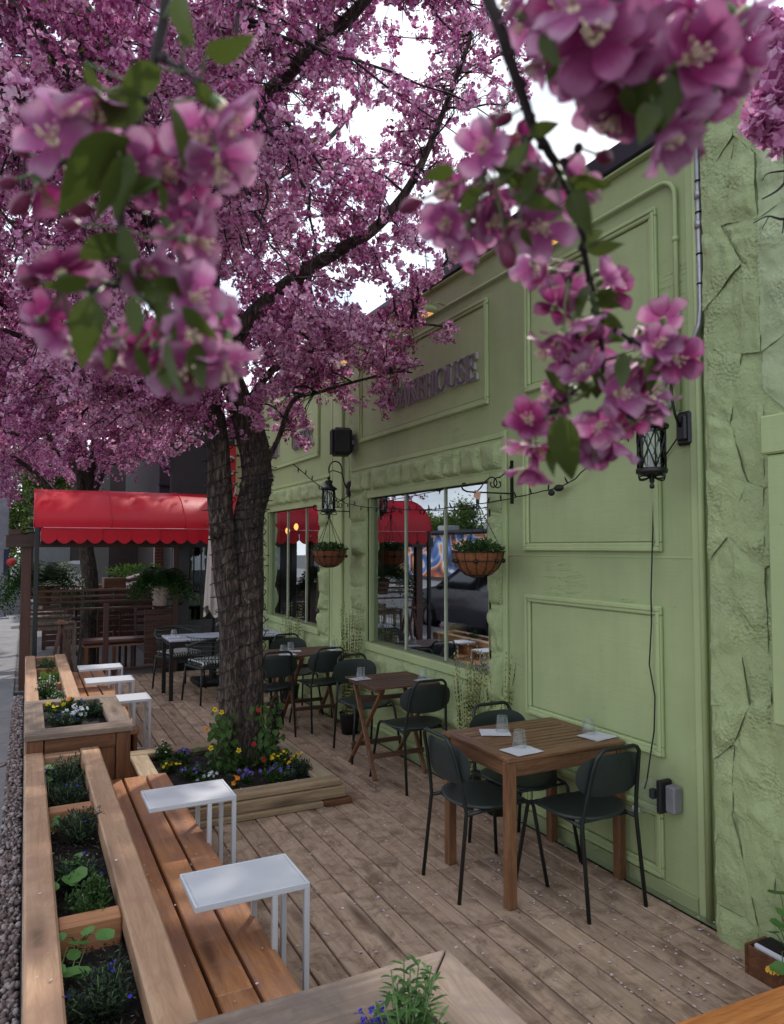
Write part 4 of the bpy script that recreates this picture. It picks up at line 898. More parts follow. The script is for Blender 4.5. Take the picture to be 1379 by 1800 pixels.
# square teak table
t = thing('wooden_table', 'square oiled wooden table with slatted top nearest to the camera', 'table', (2.57, 3.32, 0))
x0, x1, y0, y1 = 2.17, 2.955, 3.005, 3.63
for (lx, ly) in ((x0, y0), (x1-.055, y0), (x0, y1-.055), (x1-.055, y1-.055)):
    b = MB(); b.span((lx+.003, ly+.003, 0), (lx+.055, ly+.055, .718), .004); b.build('leg', M['teak_z'], t, center=True)
b = MB(); b.span((x0, y0, .72), (x1, y0+.07, .742), .004); b.build('edge_rail', M['teak_x'], t, center=True)
b = MB(); b.span((x0, y1-.07, .72), (x1, y1, .742), .004); b.build('edge_rail', M['teak_x'], t, center=True)
b = MB(); b.span((x0, y0+.071, .72), (x0+.07, y1-.071, .742), .004); b.build('edge_rail', M['teak_y'], t, center=True)
b = MB(); b.span((x1-.07, y0+.071, .72), (x1, y1-.071, .742), .004); b.build('edge_rail', M['teak_y'], t, center=True)
ns_ = 9; wd = (y1-y0-.142)/ns_
for k in range(ns_):
    ya = y0+.071+wd*k; b = MB(); b.span((x0+.072, ya+.0055, .722), (x1-.072, ya+wd-.0055, .741), .003); b.build('slat', M['teak_x'], t, center=True)
b = MB(); b.span((x0+.056, y0+.012, .645), (x1-.056, y0+.034, .7185), .003); b.build('apron', M['teak_x'], t, center=True)
b = MB(); b.span((x0+.056, y1-.034, .645), (x1-.056, y1-.012, .7185), .003); b.build('apron', M['teak_x'], t, center=True)
b = MB(); b.span((x0+.012, y0+.056, .645), (x0+.034, y1-.056, .7185), .003); b.build('apron', M['teak_y'], t, center=True)
b = MB(); b.span((x1-.034, y0+.056, .645), (x1-.012, y1-.056, .7185), .003); b.build('apron', M['teak_y'], t, center=True)

def folding_table(label, x0, x1, y0, y1, z=.735):
    t = thing('folding_table', label, 'table', ((x0+x1)/2, (y0+y1)/2, 0), 0, 'slatted folding tables'); n = 9; wd = (y1-y0)/n
    for k in range(n):
        b = MB(); b.span((x0, y0+wd*k+.006, z-.016), (x1, y0+wd*(k+1)-.006, z), .003); b.build('slat', M['acacia'], t, center=True)
    for xx in (x0+.03, x1-.06):
        b = MB(); b.span((xx, y0+.01, z-.046), (xx+.028, y1-.01, z-.018), .003); b.build('batten', M['acacia'], t, center=True)
    for xx in (x0+.066, x1-.094):
        b = MB(); b.bar((xx, y1-.05, z-.03), (xx, y0+.14, .005), .022, .036, .003, up=(1, 0, 0)); b.build('leg', M['teak_z'], t, center=True)
        b = MB(); b.bar((xx+.025, y0+.06, z-.03), (xx+.025, y1+.10, .005), .022, .036, .003, up=(1, 0, 0)); b.build('leg', M['teak_z'], t, center=True)
    for (yy, zz) in ((y0+.21, .17), (y1+.02, .17), (y1-.12, .56)):
        b = MB(); b.span((x0+.07, yy-.02, zz-.018), (x1-.07, yy+.006, zz+.018), .003); b.build('stretcher', M['acacia'], t, center=True)
folding_table('slatted folding table standing alone below the front window', 2.375, 2.975, 4.965, 5.555)
folding_table('slatted folding table by the wall, joined to another', 2.385, 2.965, 6.80, 7.36)
folding_table('slatted folding table half hidden by the tree trunk, joined to another', 1.80, 2.38, 6.80, 7.36)

# glasses and napkins
def make_glass(label, loc):
    t = thing('glass_tumbler', label, 'glass', loc, 0, 'upturned glass tumblers'); m = LB(); prof = [(.037, 0), (.039, .003), (.031, .082), (.029, .088), (0, .088)]
    def ring(r0, z, n=20, f=.03): return [(r0*(1+f*((k % 2)*2-1)*.5)*math.cos(2*math.pi*k/n), r0*(1+f*((k % 2)*2-1)*.5)*math.sin(2*math.pi*k/n), z) for k in range(n)]
    n = 20; rings = [ring(.0375, 0, n, 0), ring(.038, .012, n, 0), ring(.036, .025, n, .05), ring(.031, .075, n, .05), ring(.029, .086, n, 0), ring(.001, .088, n, 0), ring(.001, .076, n, 0), ring(.0265, .075, n, 0), ring(.0345, .012, n, 0), ring(.0355, .0, n, 0)]
    vs = [p for r_ in rings for p in r_]; fs = [(i*n+k, i*n+(k+1) % n, ((i+1) % len(rings))*n+(k+1) % n, ((i+1) % len(rings))*n+k) for i in range(len(rings)) for k in range(n)]
    m.add(vs, fs, True); m.build('tumbler', M['glass'], t); return t
def napkin(label, x, y, z, rz, sx=.15, sy=.13):
    m = MB(); Mz = Matrix.Rotation(rz, 3, 'Z')
    for k in range(2):
        a = rnd.uniform(-.02, .02)
        m.grid(lambda u, v: Vector((x, y, z+.0015+k*.0022))+Mz@Vector(((u-.5)*sx, (v-.5)*sy, .002*abs(math.sin(3*u+2*v+k))))+Vector((k*a, k*a*.5, 0)), 5, 5)
    tag(m.build('napkin', M['napkin']), label, 'napkin', 'white paper napkins')
gl = [((2.35, 3.15), .742, 'upturned glass at the near left corner of the front wooden table', 'white napkin at the near left corner of the front wooden table'),
      ((2.46, 3.46), .742, 'upturned glass at the far left of the front wooden table', 'white napkin at the far left of the front wooden table'),
      ((2.87, 3.20), .742, 'upturned glass at the wall side of the front wooden table', 'white napkin at the wall side of the front wooden table'),
      ((2.44, 5.38), .735, 'upturned glass on the left edge of the single folding table', 'white napkin on the left edge of the single folding table'),
      ((2.87, 5.12), .735, 'upturned glass by the wall on the single folding table', 'white napkin by the wall on the single folding table'),
      ((2.31, 6.96), .735, 'upturned glass nearest the trunk on the joined slatted tables', 'white napkin nearest the trunk on the joined slatted tables'),
      ((2.44, 7.12), .735, 'upturned glass in the middle of the joined slatted tables', 'white napkin in the middle of the joined slatted tables'),
      ((2.87, 7.05), .735, 'upturned glass by the wall on the joined slatted tables', 'white napkin by the wall on the joined slatted tables'),
      ((1.62, 9.05), .71, 'upturned glass at the left end of the white topped table', 'white napkin at the left end of the white topped table'),
      ((2.76, 9.0), .71, 'upturned glass at the wall end of the white topped table', 'white napkin at the wall end of the white topped table')]
g0 = make_glass(gl[0][2], (0, 0, 0))
nap_off = [(-.02, -.05, .1), (-.05, .0, -.5), (.0, -.065, .15), (-.0, -.0, .1), (.0, -.03, .2), (.02, -.06, .1), (.03, -.02, -.2), (.02, -.05, 0), (-.02, -.0, 0), (0, -.02, .2)]
for k, (p, z, lg, ln) in enumerate(gl):
    o = nap_off[k]; napkin(ln, p[0]+o[0], p[1]+o[1], z, o[2], .17 if k < 3 else .15, .15 if k < 3 else .12)
    if k == 0: g0.location = (*p, z+.0075)
    else: dup(g0, (*p, z+.0075), k*.7, lg)

# white topped table and wicker chairs, umbrella
t = thing('white_topped_table', 'long table with pale top and black metal frame beyond the trunk', 'table', (2.24, 9.07, 0))
b = MB(); b.span((1.53, 8.80, .685), (2.95, 9.36, .71), .004); b.build('table_top', plain('pale_blue_top', (.50, .52, .60), .25, 0, .03, 5), t)
b = MB(); b.span((1.535, 8.805, .64), (2.945, 8.835, .684)); b.span((1.535, 9.325, .64), (2.945, 9.355, .684)); b.span((1.535, 8.836, .64), (1.565, 9.324, .684)); b.span((2.915, 8.836, .64), (2.945, 9.324, .684)); b.build('frame', M['black'], t)
for (lx, ly) in ((1.535, 8.805), (2.90, 8.805), (1.535, 9.31), (2.90, 9.31)):
    b = MB(); b.span((lx, ly, 0), (lx+.045, ly+.045, .639), .003); b.build('leg', M['black'], t, center=True)
def wicker(label, loc, rz):
    t = thing('wicker_armchair', label, 'armchair', loc, rz, 'wicker armchairs at the white topped table'); wm = plain('dark_green_rope', (.020, .032, .026), .6, 0, .3, 60)
    m = LB()
    for i in range(7): z = .46+i*.05; k = i/6; m.tube([((.24+.05*k)*math.cos(a), -.02-(.23+.05*k)*math.sin(a)*1.0, z-.0*k) for a in [R(q) for q in range(-25, 206, 15)]], .006, 5)
    for q in range(-20, 206, 9):
        a = R(q); m.tube([(.235*math.cos(a), -.02-.225*math.sin(a), .43), (.29*math.cos(a), -.02-.28*math.sin(a), .76 if 10 < q < 170 else .68)], .004, 4)
    m.build('woven_back', wm, t)
    m = LB(); m.tube([(.29*math.cos(a), -.02-.28*math.sin(a), .66+.10*max(0, math.sin(a))) for a in [R(q) for q in range(-25, 206, 10)]], .014, 7); m.build('arm_rail', wm, t)
    m = LB(); m.box((0, 0, .41), (.46, .44, .03), .012); m.build('seat_frame', wm, t)
    st_ = bpy.data.materials.get('striped_cushion')
    if st_ is None:
        st_, n, bb = newmat('striped_cushion'); tt = nd(n, 'ShaderNodeTexCoord'); wv = nd(n, 'ShaderNodeTexWave', Scale=9); wv.bands_direction = 'X'
        n.links.new(tt.outputs['Object'], wv.inputs['Vector']); rr = ramp(n, [(.45, (.03, .03, .035)), (.55, (.6, .6, .58))]); n.links.new(wv.outputs['Fac'], rr.inputs[0]); n.links.new(rr.outputs[0], bb.inputs['Base Color']); bb.inputs['Roughness'].default_value = .9
    m = LB(); m.box((0, 0, .455), (.42, .41, .055), .022); m.build('cushion', st_, t)
    for (lx, ly) in ((-.21, -.2), (.21, -.2), (-.22, .2), (.22, .2)):
        m = LB(); m.tube([(lx*1.12, ly*1.15, 0), (lx, ly, .41)], .012, 7); m.build('leg', M['steel'], t)
    return t
wicker('dark wicker armchair with striped cushion on the near side of the white topped table', (1.98, 8.66, 0), R(14))
wicker('dark wicker armchair with pale cushion tucked behind the white topped table', (1.78, 9.55, 0), R(200))
t = thing('patio_umbrella', 'closed cream canvas umbrella standing behind the tree trunk', 'umbrella', (2.25, 9.72, 0))
b = MB(); b.tube([(2.25, 9.72, 0), (2.25, 9.72, 2.45)], .022, 8); b.build('pole', M['blackmatte'], t)
b = MB(); b.span((2.0, 9.47, 0), (2.5, 9.97, .07), .02); b.lathe([(.05, .07), (.05, .3), (.02, .32)], 10, (2.25, 9.72, 0)); b.build('base', M['blackmatte'], t)
b = MB(); b.grid(lambda u, v: Vector((2.25+(.05+.065*v+.025*math.sin(8*math.pi*2*u)*v)*math.cos(2*math.pi*u), 9.72+(.05+.065*v+.025*math.sin(8*math.pi*2*u)*v)*math.sin(2*math.pi*u), 2.40-v*1.45-.08*v*math.sin(2*math.pi*u*3))), 64, 12); b.build('canopy', M['cream'], t)

# reeds in black pots
def reeds(label, x, y, h, n, seed):
    rs = random.Random(seed); t = thing('potted_reeds', label, 'potted plant', (x, y, 0), 0, 'banded reed plants in black pots along the wall'); Vd = []; Fd = []
    m = LB(); m.lathe([(0, 0), (.075, 0), (.10, .19), (.105, .20), (.095, .20), (.09, .185), (0, .18)], 20); m.build('pot', M['blackmatte'], t)
    V = []; F = []
    for k in range(n):
        a = rs.uniform(0, 6.28); r0 = rs.random()**.6*.07; tip = r0+rs.uniform(.0, .10); hh = h*rs.uniform(.6, 1.0); px, py = r0*math.cos(a), r0*math.sin(a); ex, ey = tip*math.cos(a), tip*math.sin(a)
        nn = int(hh/.016)
        for j in range(nn):
            u = j/nn; cx = px+(ex-px)*u*u; cy = py+(ey-py)*u*u; z = .18+hh*u; s = .0062*(1-.4*u)*(1.5 if j % 2 else 1.0); ang = a+j*1.3
            dx, dy = math.cos(ang)*s, math.sin(ang)*s; VV, FF = (V, F) if j % 2 else (Vd, Fd); b = len(VV)
            VV += [(cx-dx*.3, cy-dy*.3, z), (cx+dx, cy+dy, z+.008), (cx, cy, z+.018), (cx-dx, cy-dy, z+.009)]; FF.append((b, b+1, b+2, b+3))
    link('dark_bands', npmesh('dark_bands', np.array(Vd), np.array(Fd), M['banddark']), t)
    o = link('reed_stems', npmesh('reed_stems', np.array(V), np.array(F), M['grassplant']), t)
reeds('tall banded reeds in a black pot behind the front wooden table', 2.84, 4.42, .95, 46, 1)
reeds('thin banded reeds against the casing right of the front window', 2.90, 4.13, .92, 20, 2)
reeds('tall banded reeds in a black pot at the left side of the front window', 2.84, 6.52, 1.10, 52, 3)
reeds('banded reeds in a black pot below the far window', 2.80, 8.15, 1.02, 40, 4)

# ------------------------------------------------------------------ planters and benches at the left
def plank(t, name, p0, p1, m, bev=.006): b = MB(); b.span(p0, p1, bev); return b.build(name, M[m], t, center=True)
def soil(t, x0, x1, y0, y1, z, seed=0):
    b = MB(); o = seed*3.3
    b.grid(lambda u, v: Vector((x0+(x1-x0)*u, y0+(y1-y0)*v, z+.018*mnoise.noise(Vector(((x0+(x1-x0)*u)*14+o, (y0+(y1-y0)*v)*14, 0)))+.008*mnoise.noise(Vector(((x0+(x1-x0)*u)*55+o, (y0+(y1-y0)*v)*55, 0))))), max(8, int((x1-x0)*50)), max(8, int((y1-y0)*50)))
    b.build('soil', M['soil'], t)
def long_planter(label, y0, y1, zt, cross, seed, xr=.457):
    t = thing('planter_box', label, 'planter', (.22, (y0+y1)/2, 0), 0, 'cedar planters with bench')
    plank(t, 'side_beam', (.022, y0, zt-.09), (.129, y1, zt), 'beam', .008)
    plank(t, 'side_beam', (xr-.115, y0, zt-.09), (xr, y1, zt), 'beam', .008)
    plank(t, 'end_beam', (.130, y1-.09, zt-.085), (xr-.116, y1, zt-.012), 'beam_x'); plank(t, 'end_beam', (.130, y0, zt-.085), (xr-.116, y0+.09, zt-.012), 'beam_x')
    for yc in cross: plank(t, 'cross_beam', (.130, yc-.045, zt-.14), (xr-.116, yc+.045, zt-.030), 'cedar_x', .006)
    for k, (za, zb) in enumerate(((-.10, .12), (.125, zt-.092))):
        plank(t, 'side_board', (.028, y0+.002, za), (.060, y1-.002, zb), 'cedar'); plank(t, 'side_board', (xr-.045, y0+.002, za), (xr-.012, y1-.002, zb), 'cedar')
    soil(t, .061, xr-.046, y0+.01, y1-.01, zt-.13, seed)
    return t
long_planter('long cedar planter beside the near bench, open bed divided by crossbeams', 2.02, 5.16, .50, [2.88, 4.12], 1)
long_planter('long cedar planter with leafy plants at the far bench', 6.35, 9.75, .50, [8.9, 7.9], 2)
def bench(label, y0, y1, z, x0, x1, group='slatted cedar benches', joint=None):
    t = thing('bench', label, 'bench', ((x0+x1)/2, (y0+y1)/2, 0), 0, group); n = 3; wd = (x1-x0)/n
    for k in range(n):
        xa = x0+wd*k+(0.008 if k else 0); xb = x0+wd*(k+1)-.006
        ys = [y0]+([joint] if (joint and k == 1) else [])+[y1]
        for a, c in zip(ys[:-1], ys[1:]): plank(t, 'seat_board', (xa, a+.001, z-.04), (xb, c-.001, z), 'cedar', .005)
    for yy in np.arange(y0+.15, y1, .9): plank(t, 'support', (x0+.02, yy, .0), (x1-.06, yy+.045, z-.041), 'boxside')
    plank(t, 'fascia_board', (x1-.05, y0, .0), (x1-.018, y1, z-.042), 'boxside')
    return t
bench('near cedar bench carrying two white side tables', 1.95, 5.12, .28, .46, .885, joint=2.52)
bench('far cedar bench beyond the raised box planter', 6.42, 9.70, .28, .46, .885)
# raised box planter between the benches
t = thing('planter_box', 'raised greyed box planter of flowers between the two benches', 'planter', (.35, 5.75, 0))
bx0, bx1, by0, by1, bz = .015, .675, 5.16, 6.32, .61
plank(t, 'cap_board', (bx0, by0, bz-.04), (bx1, by0+.17, bz), 'grey_x', .006); plank(t, 'cap_board', (bx0, by1-.13, bz-.04), (bx1, by1, bz), 'grey_x', .006)
plank(t, 'cap_board', (bx0, by0+.172, bz-.04), (bx0+.125, by1-.132, bz), 'grey_y', .006); plank(t, 'cap_board', (bx1-.14, by0+.172, bz-.04), (bx1, by1-.132, bz), 'grey_y', .006)
xs = [bx0+.02, .13, .30, .45, .565, bx1-.02]
for a, c in zip(xs[:-1], xs[1:]): plank(t, 'front_board', (a+.002, by0+.035, -.1), (c-.002, by0+.06, bz-.042), 'boxside', .004)
plank(t, 'front_rail', (.135, by0+.018, bz-.13), (.562, by0+.0345, bz-.043), 'boxside_x', .003)
plank(t, 'corner_post', (bx0+.02, by0+.012, -.1), (.128, by0+.034, bz-.0425), 'boxside', .003); plank(t, 'corner_post', (.566, by0+.012, -.1), (bx1-.02, by0+.034, bz-.0425), 'boxside', .003)
for (xa, xb) in ((bx0+.018, bx0+.045), (bx1-.045, bx1-.018)):
    for k in range(6): ya = by0+.062+k*.175; plank(t, 'side_board', (xa, ya, -.1), (xb, ya+.172, bz-.042), 'boxside', .004)
soil(t, bx0+.046, bx1-.046, by0+.062, by1-.03, bz-.07, 5)
# tree planter
t = thing('planter_box', 'low square timber planter around the blossoming tree', 'planter', (1.45, 5.5, 0))
qx0, qx1, qy0, qy1, qz = .76, 2.03, 4.80, 6.22, .16
plank(t, 'cap_board', (qx0, qy0, qz-.04), (qx1, qy0+.14, qz), 'pine_x', .008); plank(t, 'cap_board', (qx0, qy1-.14, qz-.04), (qx1, qy1, qz), 'pine_x', .008)
plank(t, 'cap_board', (qx1-.14, qy0+.142, qz-.041), (qx1, qy1-.142, qz), 'pine_y', .008); plank(t, 'cap_board', (qx0, qy0+.142, qz-.041), (qx0+.14, qy1-.142, qz), 'pine_y', .008)
plank(t, 'side_timber', (qx0, qy0-.014, .042), (qx1+.03, qy0+.10, qz-.043), 'pine_x', .006); plank(t, 'side_timber', (qx1-.07, qy0+.102, .042), (qx1+.03, qy1-.10, qz-.043), 'pine_y', .006)
plank(t, 'side_timber', (qx0, qy1-.098, .042), (qx1+.03, qy1+.01, qz-.043), 'pine_x', .006); plank(t, 'side_timber', (qx0-.01, qy0+.102, .042), (qx0+.10, qy1-.10, qz-.043), 'pine_y', .006)
plank(t, 'base_trim', (qx0, qy0-.045, .002), (1.88, qy0+.02, .04), 'pine_x', .005); plank(t, 'base_trim', (1.882, qy0-.05, .002), (2.09, qy0+.02, .041), 'boxside_x', .005)
plank(t, 'base_trim', (qx1, qy0+.022, .002), (qx1+.055, qy1, .04), 'pine_y', .005); plank(t, 'base_trim', (qx0-.04, qy0+.022, .002), (qx0+.02, qy1, .04), 'pine_y', .005)
soil(t, qx0+.10, qx1-.07, qy0+.10, qy1-.10, .10, 7)
# front planter at the bottom of the picture: mitred cap boards
def prism(pts, z0, z1):
    b = MB(); n = len(pts); e = .004
    cx = sum(p[0] for p in pts)/n; cy = sum(p[1] for p in pts)/n
    ins = [(p[0]+(cx-p[0])*.012, p[1]+(cy-p[1])*.03) for p in pts]
    vs = [(*p, z0) for p in pts]+[(*p, z1-e) for p in pts]+[(*p, z1) for p in ins]
    fs = [tuple(range(n-1, -1, -1)), tuple(range(2*n, 3*n))]+[(k, (k+1) % n, n+(k+1) % n, n+k) for k in range(n)]+[(n+k, n+(k+1) % n, 2*n+(k+1) % n, 2*n+k) for k in range(n)]
    b.add(vs, fs); return b
t = thing('planter_box', 'weathered planter with mitred cap boards at the bottom edge of the picture', 'planter', (.6, 1.5, 0))
zt = .60
prism([(.05, 1.915), (.05, 1.73), (.955, 1.715), (1.147, 1.912)], zt-.04, zt).build('cap_board', M['grey_x'], t, center=True)
prism([(1.15, 1.907), (.960, 1.712), (.972, .85), (1.165, .85)], zt-.04, zt).build('cap_board', M['grey_y'], t, center=True)
for k in range(8): plank(t, 'back_board', (.07+k*.13, 1.86, 0), (.197+k*.13, 1.885, zt-.042), 'boxside', .003)
for k in range(7): plank(t, 'side_board', (1.105, 1.72-k*.13, 0), (1.13, 1.847-k*.13, zt-.042), 'boxside', .003)
soil(t, .07, 1.10, .9, 1.855, zt-.09, 9)
# orange bench at the bottom right
t = thing('bench', 'bright orange cedar bench board at the bottom right corner', 'bench', (2.4, 1.5, 0))
for k in range(3):
    b = MB(); ya = 1.70-.15*(k+1); M_ = Matrix.Rotation(R(-3), 3, 'Z'); b.box((2.53, ya+.07, .26), (1.35, .14, .04), .005, M_); b.build('seat_board', wood('bright_cedar', (.34, .11, .03), (.52, .19, .055), (.62, .27, .09), 'x', rough=.45, rvar=.05, knots=False) if k == 0 else M['cedar_x'], t, center=True)
for xx in (2.0, 3.0-.05): plank(t, 'support', (xx-.0, 1.30, 0), (xx+.05, 1.62, .238), 'boxside')

# white C-shaped side tables
def ctable(label, x, y, rz=0):
    t = thing('side_table', label, 'side table', (x, y, 0), rz, 'white C-shaped side tables')
    L_, Wd, H_ = .44, .30, .50
    m = LB(); m.span((-L_/2+.012, -Wd/2+.012, H_-.018), (L_/2-.012, Wd/2-.012, H_-.002), .002); m.build('table_top', M['white'], t)
    m = LB()
    m.span((-L_/2, -Wd/2, H_-.024), (L_/2, -Wd/2+.011, H_), .002); m.span((-L_/2, Wd/2-.011, H_-.024), (L_/2, Wd/2, H_), .002); m.span((-L_/2, -Wd/2+.0115, H_-.024), (-L_/2+.011, Wd/2-.0115, H_), .002); m.span((L_/2-.011, -Wd/2+.0115, H_-.024), (L_/2, Wd/2-.0115, H_), .002)
    m.build('rim', M['white'], t)
    for xx in (L_/2-.022, L_/2-.15):
        for s in (-1, 1): m = LB(); yy = s*(Wd/2-.012); m.span((xx, yy-.011, .018), (xx+.022, yy+.011, H_-.0245), .002); m.build('leg', M['white'], t)
    for s in (-1, 1): m = LB(); yy = s*(Wd/2-.012); m.span((L_/2-.15, yy-.011, 0), (L_/2, yy+.011, .0175), .002); m.build('foot_bar', M['white'], t)
    return t
c0 = ctable('white C-shaped side table nearest to the camera over the near bench', .795, 2.86)
for (x, y, lb) in ((.797, 3.965, 'white C-shaped side table at the far half of the near bench'), (.775, 6.70, 'white C-shaped side table half hidden behind the box planter'), (.765, 7.70, 'middle one of the white side tables over the far bench'), (.755, 8.56, 'white C-shaped side table at the far end of the far bench')):
    dup(c0, (x, y, 0), 0, lb)

# ------------------------------------------------------------------ plants
def plant(name, label, cat_, x, y, z, r, h, n, mat_, ln, wd, flowers=None, seed=0, nf=20, fs=.011, group=None, fz=.75):
    rs = np.random.RandomState(seed+100); t = thing(name, label, cat_, (x, y, z), 0, group)
    # stems
    m = LB()
    tips = []
    for k in range(max(5, n//60)):
        a = rs.uniform(0, 6.28); rr = r*rs.uniform(.2, .9); hh = h*rs.uniform(.5, 1.0)*(1-.35*(rr/r)**2); p = Vector((rr*math.cos(a), rr*math.sin(a), hh)); tips.append(p); m.tube([(0.25*p.x, .25*p.y, 0), (p.x*.7, p.y*.7, hh*.6), p], .0018, 4)
    m.build('stem', M['stem'], t)
    # leaves sit along the stems
    idx = rs.randint(0, len(tips), n); u = rs.rand(n)**.7; T = np.array([tuple(p) for p in tips])[idx]; P = T*u[:, None]*np.array([1, 1, 1]); P[:, :2] = T[:, :2]*(.25+.75*u[:, None]); P += rs.randn(n, 3)*r*.10
    P[:, 2] = np.maximum(P[:, 2], .004)
    D = unit(rs.randn(n, 3)*np.array([1, 1, .5])+np.array([0, 0, .45])+unit(P+1e-6)*.5); N = rs.randn(n, 3)*.5+np.array([0, 0, 1])
    V, F = rhombs(P, D, N, rs.uniform(.6, 1.25, n)*ln, rs.uniform(.7, 1.2, n)*wd, .15); link('foliage', npmesh('foliage', V, F, mat_), t)
    if flowers is not None:
        Pf = np.array([tuple(tips[i % len(tips)]) for i in range(nf)])*np.array([1, 1, 1.0])+rs.randn(nf, 3)*np.array([r*.2, r*.2, h*.08])+np.array([0, 0, .008]); Vs = []; Fs = []
        for k in range(5):
            a = rs.rand(nf)*.4+k*2*math.pi/5; nrm = unit(rs.randn(nf, 3)*.6+np.array([-.3, -.7, .8])); e = unit(np.cross(nrm, rs.randn(nf, 3))); 
            if k == 0: nrm0, e0 = nrm, e; f0 = np.cross(nrm0, e0)
            D = e0*np.cos(k*1.2566)+f0*np.sin(k*1.2566)+nrm0*.2; V, F = rhombs(Pf, D, nrm0, fs, fs*.95, .1); Fs.append(F+len(Vs)*len(V)); Vs.append(V)
        o = link('flowers', npmesh('flowers', np.concatenate(Vs), np.concatenate(Fs), flowers), t); o['kind'] = 'stuff'
    return t
PG = 'low bedding plants in the planters'
zs_ = .375
for k, (x, y, r, h, n, mm, fl, lb) in enumerate([
    (.235, 4.72, .11, .20, 900, 'leaf_grey', 'violet', 'dark fine leaved lobelia at the head of the near planter bed'),
    (.25, 4.42, .10, .14, 700, 'leaf_grey', 'blue', 'low dark lobelia below the head plant of the near planter'),
    (.27, 3.86, .10, .16, 800, 'leaf_grey', 'blue', 'spiky dark lobelia in the second bed of the near planter'),
    (.22, 3.36, .10, .12, 700, 'leaf_grey', 'blue', 'low lobelia beside the lower crossbeam, second bed'),
    (.26, 3.02, .09, .17, 700, 'leaf', None, 'bushy green plant just below the lower crossbeam'),
    (.24, 2.42, .11, .15, 800, 'leaf_grey', 'blue', 'lobelia with cobalt flowers at the bottom left edge of the picture')]):
    plant('bedding_plant', lb, 'plant', x, y, zs_, r*1.25, h, int(n*1.9), M[mm], .026, .007 if mm == 'leaf_grey' else .012, M[fl] if fl else None, k, 6, .007, PG)
for k, (x, y, r, h, n, mm, fl, nf, lb) in enumerate([
    (.24, 8.9, .12, .22, 900, 'leaf', None, 0, 'green leafy plant at the far end of the far planter'),
    (.31, 8.55, .08, .15, 300, 'leaf_bright', None, 0, 'bright lime leafed plant in the far planter'),
    (.20, 8.25, .10, .16, 500, 'leaf_bright', None, 0, 'lime green plant spilling over the left edge of the far planter'),
    (.22, 7.45, .13, .24, 1300, 'leaf', 'whitepetal', 50, 'dense fine leaved plant with tiny pale flowers in the far planter'),
    (.25, 6.95, .13, .20, 1200, 'leaf', 'whitepetal', 40, 'fine leaved plant nearest the box planter in the far bed'),
    (.31, 6.60, .06, .12, 200, 'leaf_bright', None, 0, 'small lime sprout in the corner of the far bed')]):
    plant('bedding_plant', lb, 'plant', x, y, zs_, r, h, n, M[mm], .026, .010, M[fl] if fl else None, 30+k, nf, .007, PG)
for k, (x, y, r, h, n, mm, fl, nf, fs, lb) in enumerate([
    (.25, 5.62, .11, .12, 800, 'leaf_grey', 'blue', 8, .008, 'dark lobelia at the near left of the box planter'),
    (.33, 5.72, .09, .11, 400, 'leaf', 'whitepetal', 34, .018, 'white petunia in the middle of the box planter'),
    (.46, 5.85, .10, .14, 900, 'leaf_grey', None, 0, .01, 'dense rosemary like plant at the right of the box planter'),
    (.30, 6.05, .07, .13, 300, 'leaf', 'orange', 7, .015, 'orange pansy at the back of the box planter'),
    (.22, 5.98, .07, .12, 300, 'leaf', 'yellow', 10, .018, 'yellow pansy at the back left of the box planter'),
    (.38, 6.02, .06, .12, 250, 'leaf', 'violet', 10, .016, 'violet pansy at the back of the box planter')]):
    plant('bedding_plant', lb, 'plant', x, y, bz-.075, r, h, int(n*1.6), M[mm], .026, .008 if mm == 'leaf_grey' else .014, M[fl] if fl else None, 50+k, nf, fs, PG)
for k, (x, y, r, h, n, mm, fl, nf, fs, lb) in enumerate([
    (1.02, 6.0, .08, .16, 400, 'leaf', 'whitepetal', 8, .01, 'small green clump at the back left corner of the tree planter'),
    (1.00, 5.72, .09, .10, 300, 'leaf', 'yellow', 9, .015, 'yellow pansies at the left of the tree planter'),
    (1.14, 5.88, .08, .12, 300, 'leaf', 'violet', 14, .018, 'violet pansies at the back left of the tree planter'),
    (1.12, 5.50, .10, .10, 400, 'leaf', 'violet', 15, .015, 'dark violet pansies at the front left of the tree planter'),
    (1.20, 5.30, .08, .09, 300, 'leaf', 'whitepetal', 14, .014, 'white and yellow pansies at the front left of the tree planter'),
    (1.45, 5.20, .07, .09, 160, 'leaf', 'violet', 12, .018, 'pale violet pansies in front of the trunk'),
    (1.66, 5.12, .11, .12, 500, 'leaf', 'violet', 22, .017, 'lavender blue pansies at the front right of the tree planter'),
    (1.82, 5.42, .11, .13, 500, 'leaf', 'yellow', 26, .015, 'yellow pansies at the right side of the tree planter'),
    (1.86, 5.18, .09, .13, 700, 'leaf_grey', None, 0, .01, 'dark fine leaved clump at the right corner of the tree planter'),
    (1.35, 5.12, .03, .08, 60, 'leaf', 'orange', 4, .02, 'single orange pansy in the soil before the trunk')]):
    plant('bedding_plant', lb, 'plant', x, y, .10, r*1.1, h, int(n*1.7), M[mm], .026, .014 if mm == 'leaf' else .008, M[fl] if fl else None, 70+k, nf, fs, PG)
def leafblade(L_, Wd, cup=.15, n=6, serr=0):
    m = LB()
    def fn(u, v):
        w_ = Wd*.5*math.sin(math.pi*min(1, u**.8))**.9*(1-.25*u); s = v*2-1
        return Vector((s*w_, u*L_, -cup*L_*u*u+.18*abs(s)*w_+.012*L_*math.sin(u*9)*s))
    m.grid(fn, n, 4); return m
heart = leafblade(.075, .062).mesh('vine_leaf', leafmat('vine_leaf', [(0, (.035, .085, .02)), (1, (.09, .17, .04))]))
